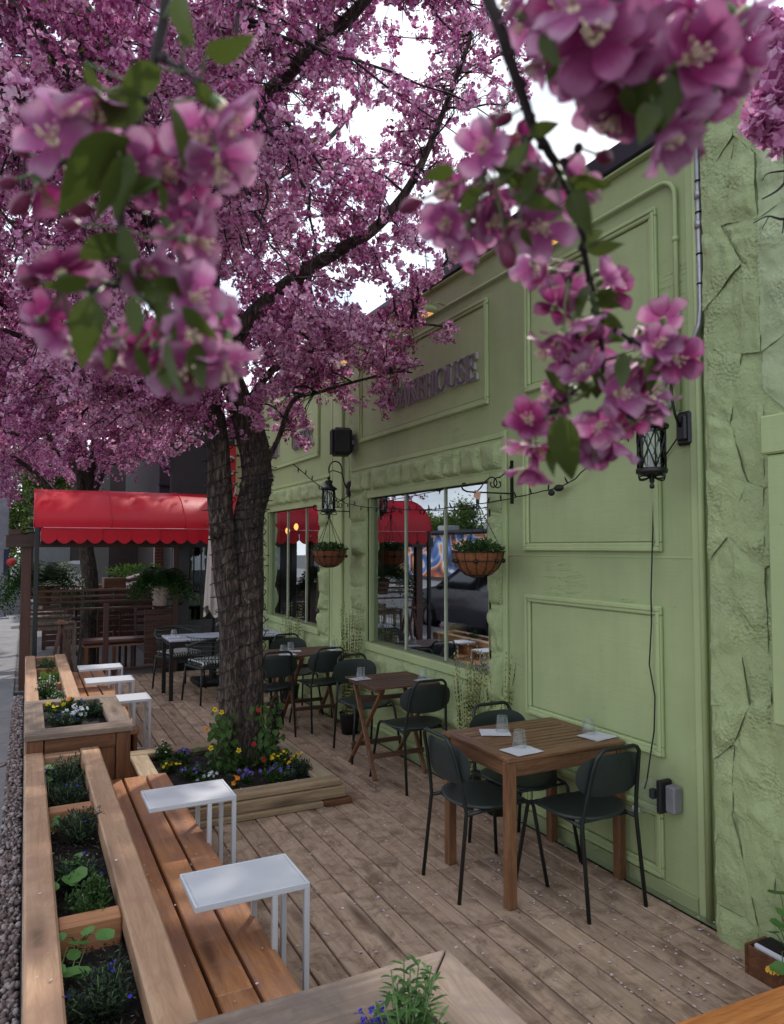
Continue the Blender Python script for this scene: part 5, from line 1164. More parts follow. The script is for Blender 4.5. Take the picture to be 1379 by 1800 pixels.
# vine climbing the trunk foot
def vine(label, pts, n, seed, flowers):
    rs = random.Random(seed); c = pts[0]; t = thing('climbing_vine', label, 'vine', c, 0, 'black eyed susan vines at the trunk foot'); c = Vector(c)
    for s in range(4):
        m = LB(); m.tube([Vector(p)-c+Vector((rs.uniform(-.06, .06), rs.uniform(-.05, .05), 0)) for p in pts], .0025, 4); m.build('stem', M['stem'], t)
    for k in range(n):
        u = rs.random()*(len(pts)-1); i = int(u); p = Vector(pts[i]).lerp(Vector(pts[min(i+1, len(pts)-1)]), u-i)-c
        p += Vector((rs.gauss(0, .055), rs.gauss(-.02, .035), rs.gauss(0, .04))); sc_ = rs.uniform(.5, .95)
        link('leaf', heart, t, p, (R(rs.uniform(-70, -10)), R(rs.uniform(-30, 30)), R(rs.uniform(-70, 70))+math.pi), sc_)
    for (px, py, yy, mt) in flowers:
        p = aty(px, py, yy)-c; nrm = Vector((rs.uniform(-.4, .2), -1, .35)).normalized(); e = nrm.cross(Vector((0, 0, 1))).normalized(); f_ = nrm.cross(e); m = LB()
        for k in range(5):
            a = k*1.2566+rs.uniform(0, .3); d = e*math.cos(a)+f_*math.sin(a); s_ = nrm.cross(d)
            m.add([p, p+d*.013+s_*.008+nrm*.002, p+d*.021+s_*.003, p+d*.021-s_*.003, p+d*.013-s_*.008+nrm*.002], [(0, 1, 2, 3, 4)])
        m.build('flower', M[mt], t); m = LB(); m.sphere(p+nrm*.003, .005, 6, 4); m.build('flower_eye', M['blackmatte'], t)
vine('leafy vine with yellow flowers at the left foot of the trunk', [(1.36, 5.54, .11), (1.35, 5.54, .25), (1.38, 5.55, .38), (1.40, 5.58, .50)], 105, 1, [(390, 1252, 5.5, 'yellow'), (378, 1247, 5.52, 'yellow'), (371, 1315, 5.42, 'yellow'), (420, 1319, 5.40, 'yellow'), (364, 1282, 5.5, 'orange')])
vine('leafy vine with red flowers at the right foot of the trunk', [(1.76, 5.56, .11), (1.74, 5.58, .28), (1.71, 5.60, .45), (1.69, 5.62, .56)], 80, 2, [(447, 1308, 5.42, 'red'), (464, 1335, 5.35, 'red'), (455, 1248, 5.5, 'red')])
plant('trellis_climber', 'dark small leaved climber on a stake right of the trunk', 'plant', 1.86, 5.80, .10, .10, .50, 800, M['leaf_grey'], .03, .018, None, 91)
foliage('f', M['leaf'], None, (1.5, 5.55, .16), (.30, .12, .10), 260, .05, .035, .4, .5); _o = COL.objects[-1]; _o.name = 'ground_leaves'; tag(_o, 'mixed green leaves covering the soil in front of the trunk', 'foliage', kind='stuff')

# nasturtiums: round leaves on long stalks
disc = LB()
disc.grid(lambda u, v: Vector((v*(.5+.03*math.cos(7*2*math.pi*u))*math.cos(2*math.pi*u), v*(.5+.03*math.cos(7*2*math.pi*u))*math.sin(2*math.pi*u), .10*v*v+.03*math.sin(3*2*math.pi*u)*v)), 18, 3)
discm = disc.mesh('round_leaf', M['nast'])
def nasturtium(label, root, leaves, seed):
    rs = random.Random(seed); r0 = Vector(root); t = thing('nasturtium', label, 'plant', r0, 0, 'nasturtiums with round leaves')
    for (x, y, z, d) in leaves:
        p = Vector((x, y, z))-r0; m = LB(); m.tube([(0, 0, 0), (p.x*.3+rs.uniform(-.02, .02), p.y*.3, p.z*.6), (p.x*.8, p.y*.8+rs.uniform(-.01, .01), p.z*.9), p], .0022, 5); m.build('stalk', M['stem'], t)
        link('leaf', discm, t, p, (R(rs.uniform(-28, 28)), R(rs.uniform(-28, 28)), rs.uniform(0, 6.28)), d*1.12)
    return t
def nz(pxs, z0, seed, root, label):
    lv = []
    for (px, py, z, d) in pxs:
        dd = ray(px, py); k = (z-CAM_H)/dd.z; p = Vector((0, 0, CAM_H))+dd*k; lv.append((p.x, p.y, p.z, d))
    nasturtium(label, root, lv, seed)
nz([(125, 1520, .47, .075), (138, 1540, .46, .07), (105, 1532, .45, .05), (143, 1520, .44, .05), (122, 1550, .45, .06), (90, 1562, .48, .055), (139, 1505, .45, .04)], .4, 1, (.19, 3.45, .38), 'nasturtium in the middle of the second bed, leaf over the left beam')
nz([(139, 1660, .49, .06), (185, 1645, .50, .055), (125, 1712, .46, .065), (140, 1712, .45, .06), (100, 1708, .48, .05), (155, 1638, .49, .04), (108, 1648, .48, .03), (130, 1680, .45, .04)], .4, 2, (.20, 2.85, .38), 'nasturtium sprawling below the lower crossbeam')
nz([(90, 1350, .45, .07), (84, 1370, .47, .05), (95, 1372, .44, .05), (70, 1382, .49, .045), (100, 1330, .44, .04)], .4, 3, (.17, 4.5, .38), 'yellow green nasturtium at the left edge of the first bed')
nz([(96, 1450, .46, .05), (88, 1462, .45, .045), (100, 1440, .46, .035)], .4, 4, (.17, 3.98, .38), 'small nasturtium just below the upper crossbeam')
# plant labels in the soil
def plabel(label, px, py, rz, tilt, w_=.028, h_=.045, z=.40, pink=False):
    dd = ray(px, py); k = (z-CAM_H)/dd.z; p = Vector((0, 0, CAM_H))+dd*k; t = thing('plant_label', label, 'plant label', p, 0, 'white plant labels'); m = LB(); Mx = Matrix.Rotation(rz, 3, 'Z')@Matrix.Rotation(tilt, 3, 'X')
    c = [Vector((-w_/2, 0, 0)), Vector((w_/2, 0, 0)), Vector((w_/2, h_*.6, 0)), Vector((0, h_, 0)), Vector((-w_/2, h_*.6, 0))]
    m.add([Mx@q+Vector((0, 0, .004)) for q in c]+[Mx@q+Vector((0, 0, .0025)) for q in c], [(0, 1, 2, 3, 4), (9, 8, 7, 6, 5)]+[(i, 5+i, 5+(i+1) % 5, (i+1) % 5) for i in range(5)]); m.build('tag', M['napkin'], t)
    m = LB()
    for j in range(3): m.add([Mx@Vector((xx, yy, 0))+Vector((0, 0, .0052)) for xx, yy in ((-w_*.3, h_*(.12+.14*j)), (w_*.3, h_*(.12+.14*j)), (w_*.3, h_*(.17+.14*j)), (-w_*.3, h_*(.17+.14*j)))], [(0, 1, 2, 3)])
    m.build('print', plain('label_ink', (.35, .05, .05) if pink else (.12, .12, .14), .7), t)
plabel('pointed white plant label lying in the second bed', 187, 1560, R(185), R(22), .034, .055, .395); plabel('white and pink plant label in the lowest bed', 190, 1765, R(70), R(10), .024, .07, .395, pink=True)

# foreground plants at the bottom edge
def willowy(label, x, y, z, n, h, seed, fl):
    rs = random.Random(seed); t = thing('leafy_plant', label, 'plant', (x, y, z)); m = LB(); V = []; F = []
    for k in range(n):
        a = rs.uniform(0, 6.28); r_ = rs.uniform(.01, .075); hh = h*rs.uniform(.55, 1.0); top = Vector((r_*math.cos(a)*1.3, r_*math.sin(a)*1.3, hh)); b0 = Vector((top.x*.2, top.y*.2, 0)); m.tube([b0, b0.lerp(top, .5)+Vector((0, 0, .01)), top], .0022, 5)
        for j in range(13):
            u = .15+.85*j/12; p = b0.lerp(top, u); ang = a+j*2.4; out = Vector((math.cos(ang), math.sin(ang), rs.uniform(.3, .9))).normalized(); ln = .065*rs.uniform(.7, 1.1)*(1-.3*u); w_ = .011; s = out.cross(Vector((0, 0, 1))).normalized(); nn = s.cross(out)
            b = len(V); V += [p, p+out*ln*.3+s*w_*.5, p+out*ln*.3-s*w_*.5, p+out*ln*.7+s*w_*.45-nn*.004, p+out*ln*.7-s*w_*.45-nn*.004, p+out*ln-nn*.012]; F += [(b, b+1, b+2), (b+1, b+3, b+4, b+2), (b+3, b+5, b+4)]
    m.build('stem', M['stem'], t); q = LB(); q.add(V, F); q.build('foliage', M['leaf_fg'], t)
    if fl:
        q = LB()
        for k in range(46):
            a = rs.uniform(2.2, 4.0); r_ = rs.uniform(.05, .12); p = Vector((r_*math.cos(a), r_*math.sin(a), rs.uniform(.06, h*.62)))
            for j in range(4): d = Vector((rs.gauss(0, 1), rs.gauss(0, 1), rs.gauss(0, .6))).normalized(); s = d.cross(Vector((.3, .2, 1))).normalized(); q.add([p, p+d*.009+s*.005, p+d*.014, p+d*.009-s*.005], [(0, 1, 2, 3)])
        q.build('flowers', M['blue'], t)
M['leaf_fg'] = leafmat('willow_leaf', [(0, (.05, .11, .03)), (.5, (.09, .19, .05)), (1, (.16, .28, .09))])
willowy('leafy green plant with small blue flowers at the bottom edge of the picture', .865, 1.63, .51, 22, .25, 3, True)
plant('bedding_plant', 'grey green rosemary like sprigs at the bottom edge, left of the blue flowers', 'plant', .52, 1.60, .51, .11, .13, 700, M['leaf_grey'], .03, .006, M['whitepetal'], 120, 14, .008, PG)
# small trough with pots, bottom right
t = thing('trough_planter', 'small brown trough with white plastic pots beside the stone pilaster', 'planter', (2.86, 2.03, 0))
b = MB(); b.span((2.76, 1.86, 0), (2.90, 1.875, .12), .002); b.span((2.76, 2.125, 0), (2.90, 2.14, .12), .002); b.span((2.76, 1.876, 0), (2.772, 2.124, .12), .002); b.span((2.888, 1.876, 0), (2.90, 2.124, .12), .002); b.build('trough', M['boxside_x'], t)
b = MB(); b.span((2.775, 1.89, .03), (2.885, 2.11, .135), .01); b.build('pot', M['white'], t)
b = MB(); b.span((2.785, 1.90, .1355), (2.875, 2.10, .138)); b.build('soil', M['soil'], t)
nz([(1372, 1572, .36, .085), (1376, 1608, .32, .06), (1373, 1705, .20, .07), (1360, 1640, .22, .045), (1395, 1640, .30, .08), (1366, 1625, .26, .05)], .3, 9, (2.84, 2.0, .138), 'nasturtium growing from the trough at the right edge of the picture')
t = thing('yellow_nasturtium_flower', 'wilting yellow nasturtium flower hanging over the edge of the trough', 'flower', (2.735, 1.99, .10)); m = LB()
for k in range(6): a = k*1.05; m.grid(lambda u, v: Vector((math.cos(a+(v-.5)*.9)*u*.028, math.sin(a+(v-.5)*.9)*u*.028, -.012*u+.006*math.sin(9*v+k))), 3, 4)
m.build('petals', leafmat('yellow_orange_petal', [(0, (.80, .36, .03)), (1, (.95, .62, .08))]), t)

# ------------------------------------------------------------------ main tree
def smooth_path(pts, n=5):
    P = [Vector(p) for p in pts]; out = []
    for i in range(len(P)-1):
        p0 = P[max(i-1, 0)]; p1 = P[i]; p2 = P[i+1]; p3 = P[min(i+2, len(P)-1)]
        for k in range(n):
            t_ = k/n; out.append(.5*((2*p1)+(-p0+p2)*t_+(2*p0-5*p1+4*p2-p3)*t_*t_+(-p0+3*p1-3*p2+p3)*t_**3))
    out.append(P[-1]); return out
def bark_tube(m, pts, rad, n=20, amp=.10, seed=0, per=7):
    P = smooth_path(pts, per); N = len(P); Rr = [np.interp(i/(N-1)*(len(rad)-1), range(len(rad)), rad) for i in range(N)]
    b = len(m.v); vs = []; up = Vector((1, 0, 0))
    for i, p in enumerate(P):
        t_ = (P[min(i+1, N-1)]-P[max(i-1, 0)]).normalized(); x = t_.cross(up).normalized(); 
        y = x.cross(t_).normalized(); up = y
        for k in range(n):
            a = 2*math.pi*k/n; d = x*math.cos(a)+y*math.sin(a); q = p+d*Rr[i]
            s = mnoise.noise(Vector((q.x*9, q.y*9, q.z*2.2+seed)))*.9+mnoise.noise(Vector((q.x*26, q.y*26, q.z*7+seed)))*.5
            vs.append(q+d*Rr[i]*amp*s)
    fs = [(i*n+k, i*n+(k+1) % n, (i+1)*n+(k+1) % n, (i+1)*n+k) for i in range(N-1) for k in range(n)]+[tuple((N-1)*n+k for k in range(n))]
    m.add(vs, fs, True)
Y0 = 5.72
tree = thing('blossom_tree', 'large crab apple tree in full pink blossom with two trunks rising from the timber planter', 'tree', (1.60, Y0, .1))
m = MB()
LS = [aty(405, 1330, Y0), aty(408, 1230, Y0), aty(408, 1120, Y0), aty(400, 1010, Y0), aty(389, 900, Y0), aty(384, 800, Y0), aty(372, 700, Y0), aty(368, 600, Y0), aty(370, 480, Y0), aty(368, 350, Y0), aty(382, 220, Y0), aty(395, 60, Y0), aty(400, -200, Y0)]
RS_ = [aty(440, 1330, Y0-.03), aty(441, 1230, Y0-.03), aty(440, 1120, Y0-.03), aty(440, 1010, Y0-.03), aty(440, 910, Y0-.04), aty(452, 840, Y0-.05), aty(440, 760, Y0-.05), aty(418, 700, Y0-.05), aty(400, 640, Y0-.1), aty(392, 560, Y0-.15)]
bark_tube(m, [LS[0]-Vector((.02, 0, .12))]+LS, [.135, .108, .096, .098, .102, .096, .092, .085, .08, .075, .07, .062, .052, .04], 26, .13, 1, 14); m.build('trunk', M['bark'], tree); m = MB()
bark_tube(m, [RS_[0]-Vector((0, 0, .1))]+RS_, [.155, .115, .100, .102, .108, .118, .123, .115, .10, .08, .06], 26, .13, 9, 14)
m.build('trunk', M['bark'], tree)
# burls
for (px, py, r_) in ((462, 862, .075), (380, 935, .055), (432, 855, .05), (470, 840, .05)):
    c = aty(px, py, Y0-.10); m = MB()
    m.grid(lambda u, v: c+Vector((math.sin(math.pi*v)*math.cos(2*math.pi*u), math.sin(math.pi*v)*math.sin(2*math.pi*u), math.cos(math.pi*v)))*r_*(1+.35*mnoise.noise(Vector((math.cos(2*math.pi*u)*2+px, math.sin(2*math.pi*u)*2, v*4)))), 18, 12); m.build('burl', M['bark'], tree)
limbs = [
 ([(398, 640, 5.65), (420, 585, 5.6), (470, 528, 5.5), (540, 474, 5.3), (600, 438, 5.15), (655, 405, 5.0), (705, 350, 4.9), (745, 280, 4.8), (790, 170, 4.75), (830, 60, 4.7)], [.075, .07, .06, .055, .05, .045, .035, .028, .022, .015]),
 ([(380, 330, 5.7), (420, 250, 5.5), (455, 190, 5.2), (500, 135, 4.9), (560, 75, 4.6), (620, 25, 4.3), (700, -70, 4.0)], [.07, .065, .06, .055, .05, .04, .03]),
 ([(372, 700, 5.7), (320, 695, 5.8), (240, 680, 6.0), (150, 650, 6.2), (60, 600, 6.3), (-60, 560, 6.3)], [.06, .05, .04, .033, .025, .015]),
 ([(370, 500, 5.7), (320, 440, 5.4), (240, 370, 5.0), (160, 290, 4.6), (90, 215, 4.3), (0, 150, 4.0), (-100, 90, 3.8)], [.065, .06, .05, .045, .04, .035, .025]),
 ([(375, 380, 5.7), (300, 260, 5.2), (200, 170, 4.6), (120, 130, 4.2), (60, 30, 3.9), (20, -80, 3.6)], [.05, .045, .04, .035, .03, .02]),
 ([(468, 815, 5.62), (490, 770, 5.5), (515, 705, 5.4), (560, 690, 5.2), (620, 672, 5.05), (690, 655, 4.9), (725, 655, 4.85)], [.022, .02, .017, .014, .011, .008, .006]),
 ([(430, 720, 5.65), (480, 650, 5.5), (560, 610, 5.2), (640, 590, 4.95), (720, 570, 4.75), (790, 575, 4.6)], [.035, .03, .025, .018, .012, .007]),
 ([(385, 760, 5.8), (330, 720, 6.5), (280, 690, 7.4), (220, 670, 8.2), (150, 650, 9.0)], [.05, .045, .035, .025, .015]),
 ([(372, 420, 5.6), (385, 330, 4.9), (400, 200, 4.2), (420, 0, 3.6), (440, -300, 3.0)], [.06, .055, .05, .04, .03]),
 ([(370, 420, 5.8), (440, 340, 6.4), (520, 290, 6.9), (600, 220, 7.2), (660, 120, 7.4)], [.05, .045, .035, .025, .015]),
 ([(372, 560, 5.75), (440, 560, 6.3), (520, 600, 6.7), (560, 640, 6.8)], [.04, .03, .02, .012]),
 ([(390, 160, 5.7), (480, 60, 6.2), (600, -40, 6.6), (700, -150, 6.9)], [.045, .035, .025, .015]),
]
LP = []; LPr = []
for k, (pts, rad) in enumerate(limbs):
    P = [aty(a, b, c) for a, b, c in pts]; mm_ = MB(); bark_tube(mm_, P, rad, 10, .12, k*5, 5); mm_.build('limb', M['bark'], tree)
    sp = smooth_path(P, 6)
    for i, p in enumerate(sp): LP.append(tuple(p)); LPr.append(i/len(sp))
for i, p in enumerate(smooth_path(LS, 4)):
    if p.z > 3.2: LP.append(tuple(p)); LPr.append(0)
LP = np.array(LP)
def inside(poly, x, y):
    x = np.asarray(x); y = np.asarray(y); c = np.zeros(x.shape, bool); n = len(poly); j = n-1
    for i in range(n):
        xi, yi = poly[i]; xj, yj = poly[j]
        c ^= ((yi > y) != (yj > y)) & (x < (xj-xi)*(y-yi)/(yj-yi+1e-9)+xi); j = i
    return c
# where the tree stops: its outline towards the wall, the ground and the open patches of sky
KEEP_OUT = [(1060, -20), (1030, 150), (1000, 190), (930, 175), (880, 235), (835, 330), (820, 400), (850, 470), (840, 495), (775, 470), (762, 520), (730, 540), (800, 560), (803, 600), (760, 615), (745, 640), (742, 690), (700, 712), (690, 742), (640, 738), (590, 715), (560, 760), (545, 800), (500, 790), (480, 745), (440, 765), (395, 770), (345, 800), (300, 815), (250, 850), (0, 860), (-900, 900), (-900, 2600), (3000, 2600), (3000, -1500), (1300, -1500)]
GAPS = [((728, 108), (34, 40)), ((655, 225), (24, 46)), ((600, 165), (16, 18)), ((650, 520), (40, 30)), ((735, 455), (30, 18)), ((500, 60), (14, 16)), ((540, 215), (14, 20)), ((420, 128), (36, 14)), ((680, 400), (12, 16)), ((505, 310), (12, 14)), ((690, 340), (16, 18)), ((800, 250), (24, 32)), ((770, 330), (18, 24)), ((30, 590), (20, 14)), ((845, 215), (26, 30)), ((690, 30), (18, 16)), ((290, 20), (18, 14)), ((560, 300), (10, 20))]
def allowed(P, soft=0.0):
    x, y, d = projn(P); ok = ~inside(KEEP_OUT, x, y) & (d > 1.6)
    for (c, r_) in GAPS: ok &= ((x-c[0])/r_[0])**2+((y-c[1])/r_[1])**2 > 1
    ok &= ~((P[:, 0] > 2.78) & (P[:, 2] < 4.25))
    return ok
def seg_tubes(A, B, ra, rb, n=4):
    """many thin tapered tubes at once"""
    D = unit(B-A); ref = np.where(np.abs(D[:, 2:3]) < .9, np.array([[0, 0, 1.]]), np.array([[1., 0, 0]])); X = unit(np.cross(D, ref)); Y = np.cross(X, D); V = []
    for (Pp, r_) in ((A, ra), (B, rb)):
        for k in range(n):
            a = 2*math.pi*k/n; V.append(Pp+(X*math.cos(a)+Y*math.sin(a))*r_[:, None])
    V = np.stack(V, 1); base = (np.arange(len(A))*2*n)[:, None, None]; f = np.array([[k, (k+1) % n, n+(k+1) % n, n+k] for k in range(n)])
    return V.reshape(-1, 3), (f[None]+base).reshape(-1, 4)
def grow(targets, LPts, seed, tert_step=.085, tl=(.12, .34), allow=allowed, droop=.15):
    """branches from the nearest limb out to each target, side twigs along them; returns segments and blossom spots"""
    rs = np.random.RandomState(seed); A = []; B = []; ra = []; rb = []; C = []
    for T in targets:
        d = np.linalg.norm(LPts-T, axis=1); j = int(np.argmin(d)); o = LPts[j]; ln = d[j]
        if ln < .15: continue
        n = max(4, int(ln/.14)); mid = (o+T)/2+rs.randn(3)*ln*.16+np.array([0, 0, .12*ln]); prev = o; r0 = min(.016, .005+.008*ln)
        for k in range(1, n+1):
            u = k/n; p = o*(1-u)**2+2*mid*u*(1-u)+T*u*u+rs.randn(3)*.014
            A.append(prev); B.append(p); ra.append(r0*(1-.8*(k-1)/n)); rb.append(r0*(1-.8*k/n))
            if u > .18:
                seg = np.linalg.norm(p-prev); m_ = max(1, int(seg/tert_step+rs.rand()))
                for q in range(m_):
                    s = prev+(p-prev)*rs.rand(); dr = unit((rs.randn(1, 3)+np.array([[0, 0, .15]])))[0]*.9+unit((p-prev)[None])[0]*.5; L_ = rs.uniform(*tl)*(1-.3*u); e = s+dr*L_-np.array([0, 0, droop*L_*L_*3])
                    mdp = (s+e)/2+rs.randn(3)*.02; A += [s, mdp]; B += [mdp, e]; ra += [.0035, .0025]; rb += [.0025, .0015]
                    for w_ in np.arange(.12 if L_ > .2 else .3, 1.01, .060/L_):
                        C.append((s*(1-w_)**2+2*mdp*w_*(1-w_)+e*w_*w_)+rs.randn(3)*.018)
                C.append(p+rs.randn(3)*.02)
            prev = p
    A, B, ra, rb, C = map(np.array, (A, B, ra, rb, C)); k = allow(B)&allow(A); kc = allow(C)
    return A[k], B[k], ra[k], rb[k], C[kc]
def flowers_mesh(C, per, fr, cr_, seed, petals=5):
    rs = np.random.RandomState(seed); n = len(C)*per; c = np.repeat(C, per, 0); u = unit(rs.randn(n, 3)); P = c+u*(rs.rand(n)**.4*cr_)[:, None]; N = unit(u+rs.randn(n, 3)*.35+np.array([0, 0, .05]))
    E_ = unit(np.cross(N, rs.randn(n, 3))); Fv = np.cross(N, E_); Vs = []; Fs = []; r_ = fr*rs.uniform(.75, 1.15, n)
    for k in range(petals):
        a = k*2*math.pi/petals+rs.randn(n)*.12; D = E_*np.cos(a)[:, None]+Fv*np.sin(a)[:, None]+N*rs.uniform(.1, .7, n)[:, None]; V, F = rhombs(P, D, N, r_, r_*.92, -.12); Fs.append(F+len(Vs)*len(V)); Vs.append(V)
    return np.concatenate(Vs), np.concatenate(Fs)
def sample_ell(cen, rad, n, rs):
    u = unit(rs.randn(n, 3)); r_ = rs.rand(n)**(1/2.4); return np.array(cen)+u*r_[:, None]*np.array(rad)
def main_crown():
    rs = np.random.RandomState(5)
    T = np.concatenate([sample_ell((1.1, 5.2, 4.7), (2.6, 2.6, 2.0), 620, rs), sample_ell((.1, 4.3, 4.2), (1.9, 2.1, 1.6), 270, rs), sample_ell((1.8, 5.3, 3.4), (1.1, 1.3, .9), 170, rs), sample_ell((.6, 6.3, 3.0), (1.6, 1.6, .8), 190, rs), sample_ell((2.2, 4.7, 5.2), (1.3, 1.3, 1.3), 160, rs)])
    x, y, d = projn(T); vis = (x > -260) & (x < 1300) & (y > -420) & (y < 900); T = np.concatenate([T[vis], T[~vis][::3]]); T = T[T[:, 2] > 2.55]; T = T[allowed(T)]
    # spread: drop targets too near another
    keep = []
    for p in T:
        if not keep or np.min(np.linalg.norm(np.array(keep)-p, axis=1)) > .215: keep.append(p)
    A, B, ra, rb, C = grow(np.array(keep), LP, 6)
    # blossom sits beside and behind the heavy limbs, leaving the bare wood in view, and thins towards the tips over the roof
    x, y, d = projn(C); drop = np.zeros(len(C), bool)
    for li in (0, 1, 3, 5):
        Pl = np.array([tuple(p) for p in smooth_path([aty(*q) for q in limbs[li][0]], 8)]); lx, ly, ld = projn(Pl)
        for a_, b_, c_ in zip(lx, ly, ld): drop |= ((x-a_)**2+(y-b_)**2 < 17**2) & (d < c_+.05)
    C = C[~(drop & (rs.rand(len(C)) < .92))]; x, y, d = projn(C); C = C[~((x > 430) & (y < 560) & (rs.rand(len(C)) < .34))]
    x, y, d = projn(C); C = C[~((x < 360) & (y < 600) & (rs.rand(len(C)) < .22))]
    # thin what the camera never sees
    x, y, d = projn(C); vis = (x > -60) & (x < 1440) & (y > -60) & (y < 1000); C = np.concatenate([C[vis], C[~vis][::3]])
    # leave narrow ragged see-through holes
    nzv = np.array([mnoise.noise(Vector(p)*3.4)+.8*mnoise.noise(Vector(p)*8.0) for p in C]); C = C[(nzv > -.30)]
    print('targets', len(keep), 'clusters', len(C), 'segs', len(A))
    off = np.array(tree.location)
    V, F = seg_tubes(A-off, B-off, ra, rb); o = link('twigs', npmesh('twigs', V, F, M['twig'], True), tree); o['kind'] = 'stuff'
    dist = np.linalg.norm(C-np.array([0, 0, 1.8]), axis=1); near = dist < 7
    tone = np.array([mnoise.noise(Vector(p)*1.7+Vector((9, 3, 1)))+.5*mnoise.noise(Vector(p)*7) for p in C])+rs.randn(len(C))*.12; q1, q2 = np.quantile(tone, (.30, .72))
    for nm, sel, fr_, k_ in (('crown_dark_mass', tone < q1, .0205, 21), ('crown', (tone >= q1) & (tone < q2), .0225, 8), ('crown_light_mass', tone >= q2, .0245, 22)):  # noise sorts the clusters into painted dark, middle and light masses
        V, F = flowers_mesh(C[sel]-off, 8, fr_, .046, k_); o = link('crown', npmesh('crown', V, F, M[nm]), tree); o['kind'] = 'stuff'
    k = rs.permutation(len(C))[:len(C)//2]; P = np.repeat(C[k]-off, 2, 0)+rs.randn(len(k)*2, 3)*.04
    V, F = rhombs(P, rs.randn(len(P), 3)+np.array([0, 0, .3]), rs.randn(len(P), 3), rs.uniform(.02, .038, len(P)), rs.uniform(.010, .018, len(P))); o = link('leaves', npmesh('leaves', V, F, M['crownleaf']), tree); o['kind'] = 'stuff'
main_crown()
# cables wound round the trunks
def wrap(label, path, rad, turns, seed):
    rs = random.Random(seed); P = smooth_path(path, 8); N = len(P); c = []; n = turns*16
    for k in range(n):
        u = k/n*(N-1); i = int(u); p = P[i].lerp(P[min(i+1, N-1)], u-i); r_ = np.interp(u/(N-1)*(len(rad)-1), range(len(rad)), rad)*1.10+.006; a = k/16*2*math.pi
        c.append(p+Vector((math.cos(a)*r_, math.sin(a)*r_, .035*math.sin(a+1.1+.3*math.sin(k*.05))+rs.uniform(-.003, .003)*2)))
    t = thing('wound_light_string', label, 'string lights', c[0], 0, 'light strings wound round the trunks'); m = MB(); m.tube(c, .0042, 5); m.build('cable', M['blackmatte'], t)
    m = MB()
    for k in range(0, n, 5):
        p = c[k]; a = k/16*2*math.pi; d = Vector((math.cos(a), math.sin(a), rs.uniform(-.8, .8))).normalized(); m.tube([p, p+d*.022], .0045, 5); m.tube([p+d*.022, p+d*.034], [.004, .002], 5)
    o = m.build('bulbs', M['blackmatte'], t); o['kind'] = 'stuff'
wrap('black light string wound round the left trunk of the blossom tree', LS[1:7], [.105, .10, .10, .102, .10, .096], 22, 1)
wrap('black light string wound round the right trunk of the blossom tree', RS_[1:7], [.112, .105, .107, .113, .123, .128], 24, 2)

# more blossoming trees further along the pavement
def far_tree(label, base, h, targets_c, rad, n, seed, keepout=None, fr=.03, per=6, cl=.07, mat_='crown', trunk=True, lo=2.4):
    rs = np.random.RandomState(seed); t = thing('blossom_tree' if mat_ == 'crown' else 'street_tree', label, 'tree', base); b = Vector(base)
    m = MB(); bark_tube(m, [b-Vector((0, 0, .1)), b+Vector((.03, 0, h*.35)), b+Vector((-.05, .05, h*.6)), b+Vector((.05, 0, h))], [.16, .13, .11, .05], 14, .1, seed, 5); m.build('trunk', M['bark'], t)
    cen = np.array(targets_c); L_ = []
    for k in range(7):
        e = cen+unit(rs.randn(1, 3))[0]*np.array(rad)*.6; s = np.array(b)+np.array([0, 0, h*(.5+.06*k)]); pts = [s, (s+e)/2+np.array([0, 0, .25]), e]; mm_ = MB(); bark_tube(mm_, [Vector(p) for p in pts], [.06, .045, .02], 8, .1, k, 4); mm_.build('limb', M['bark'], t); L_ += [tuple(p) for p in smooth_path([Vector(p) for p in pts], 6)]
    T = sample_ell(cen, rad, n, rs); T = T[T[:, 2] > lo]
    def al(P):
        ok = P[:, 2] > lo-.15
        if keepout is not None: x, y, d = projn(P); ok &= ~inside(keepout, x, y)
        ok &= ~((P[:, 0] > 2.7) & (P[:, 2] < 4.4) & (P[:, 1] < 14))
        return ok
    A, B, ra, rb, C = grow(T, np.array(L_), seed, .14, (.25, .6), al); off = np.array(base)
    V, F = seg_tubes(A-off, B-off, ra*1.3, rb*1.3, 3); o = link('twigs', npmesh('twigs', V, F, M['twig']), t); o['kind'] = 'stuff'
    C = C[rs.permutation(len(C))[:int(len(C)*.8)]]
    if mat_ == 'crown': V, F = flowers_mesh(C-off, per, fr, cl, seed)
    else:
        P = np.repeat(C-off, per, 0)+rs.randn(len(C)*per, 3)*cl; V, F = rhombs(P, rs.randn(len(P), 3), rs.randn(len(P), 3)+np.array([0, 0, .8]), rs.uniform(.6, 1.1, len(P))*fr*2.4, rs.uniform(.6, 1.1, len(P))*fr*1.3)
    o = link('crown', npmesh('crown', V, F, M[mat_]), t); o['kind'] = 'stuff'; print(label[:20], len(C)); return t
AWN = [(45, 852), (380, 868), (380, 1300), (-40, 1300), (45, 905)]
far_tree('blossoming tree with light speckled trunk standing in the side patio beyond the railing', (.93, 12.9, -.1), 3.6, (.4, 12.2, 4.2), (2.9, 2.6, 1.7), 190, 21, AWN, .030, 6, .075, lo=2.85)
far_tree('further blossoming tree beside the pavement on the left, behind the awning', (-.9, 17.5, -.1), 3.8, (-1.0, 17.0, 4.6), (3.0, 3.0, 2.3), 170, 22, AWN, .040, 6, .10, lo=2.5)
far_tree('yellow green street tree at the far left edge behind the lamp pole', (-.6, 27, -.1), 3.5, (-.6, 27, 3.4), (2.6, 2.6, 2.4), 120, 23, AWN, .06, 7, .16, 'treeleaf', lo=1.2)
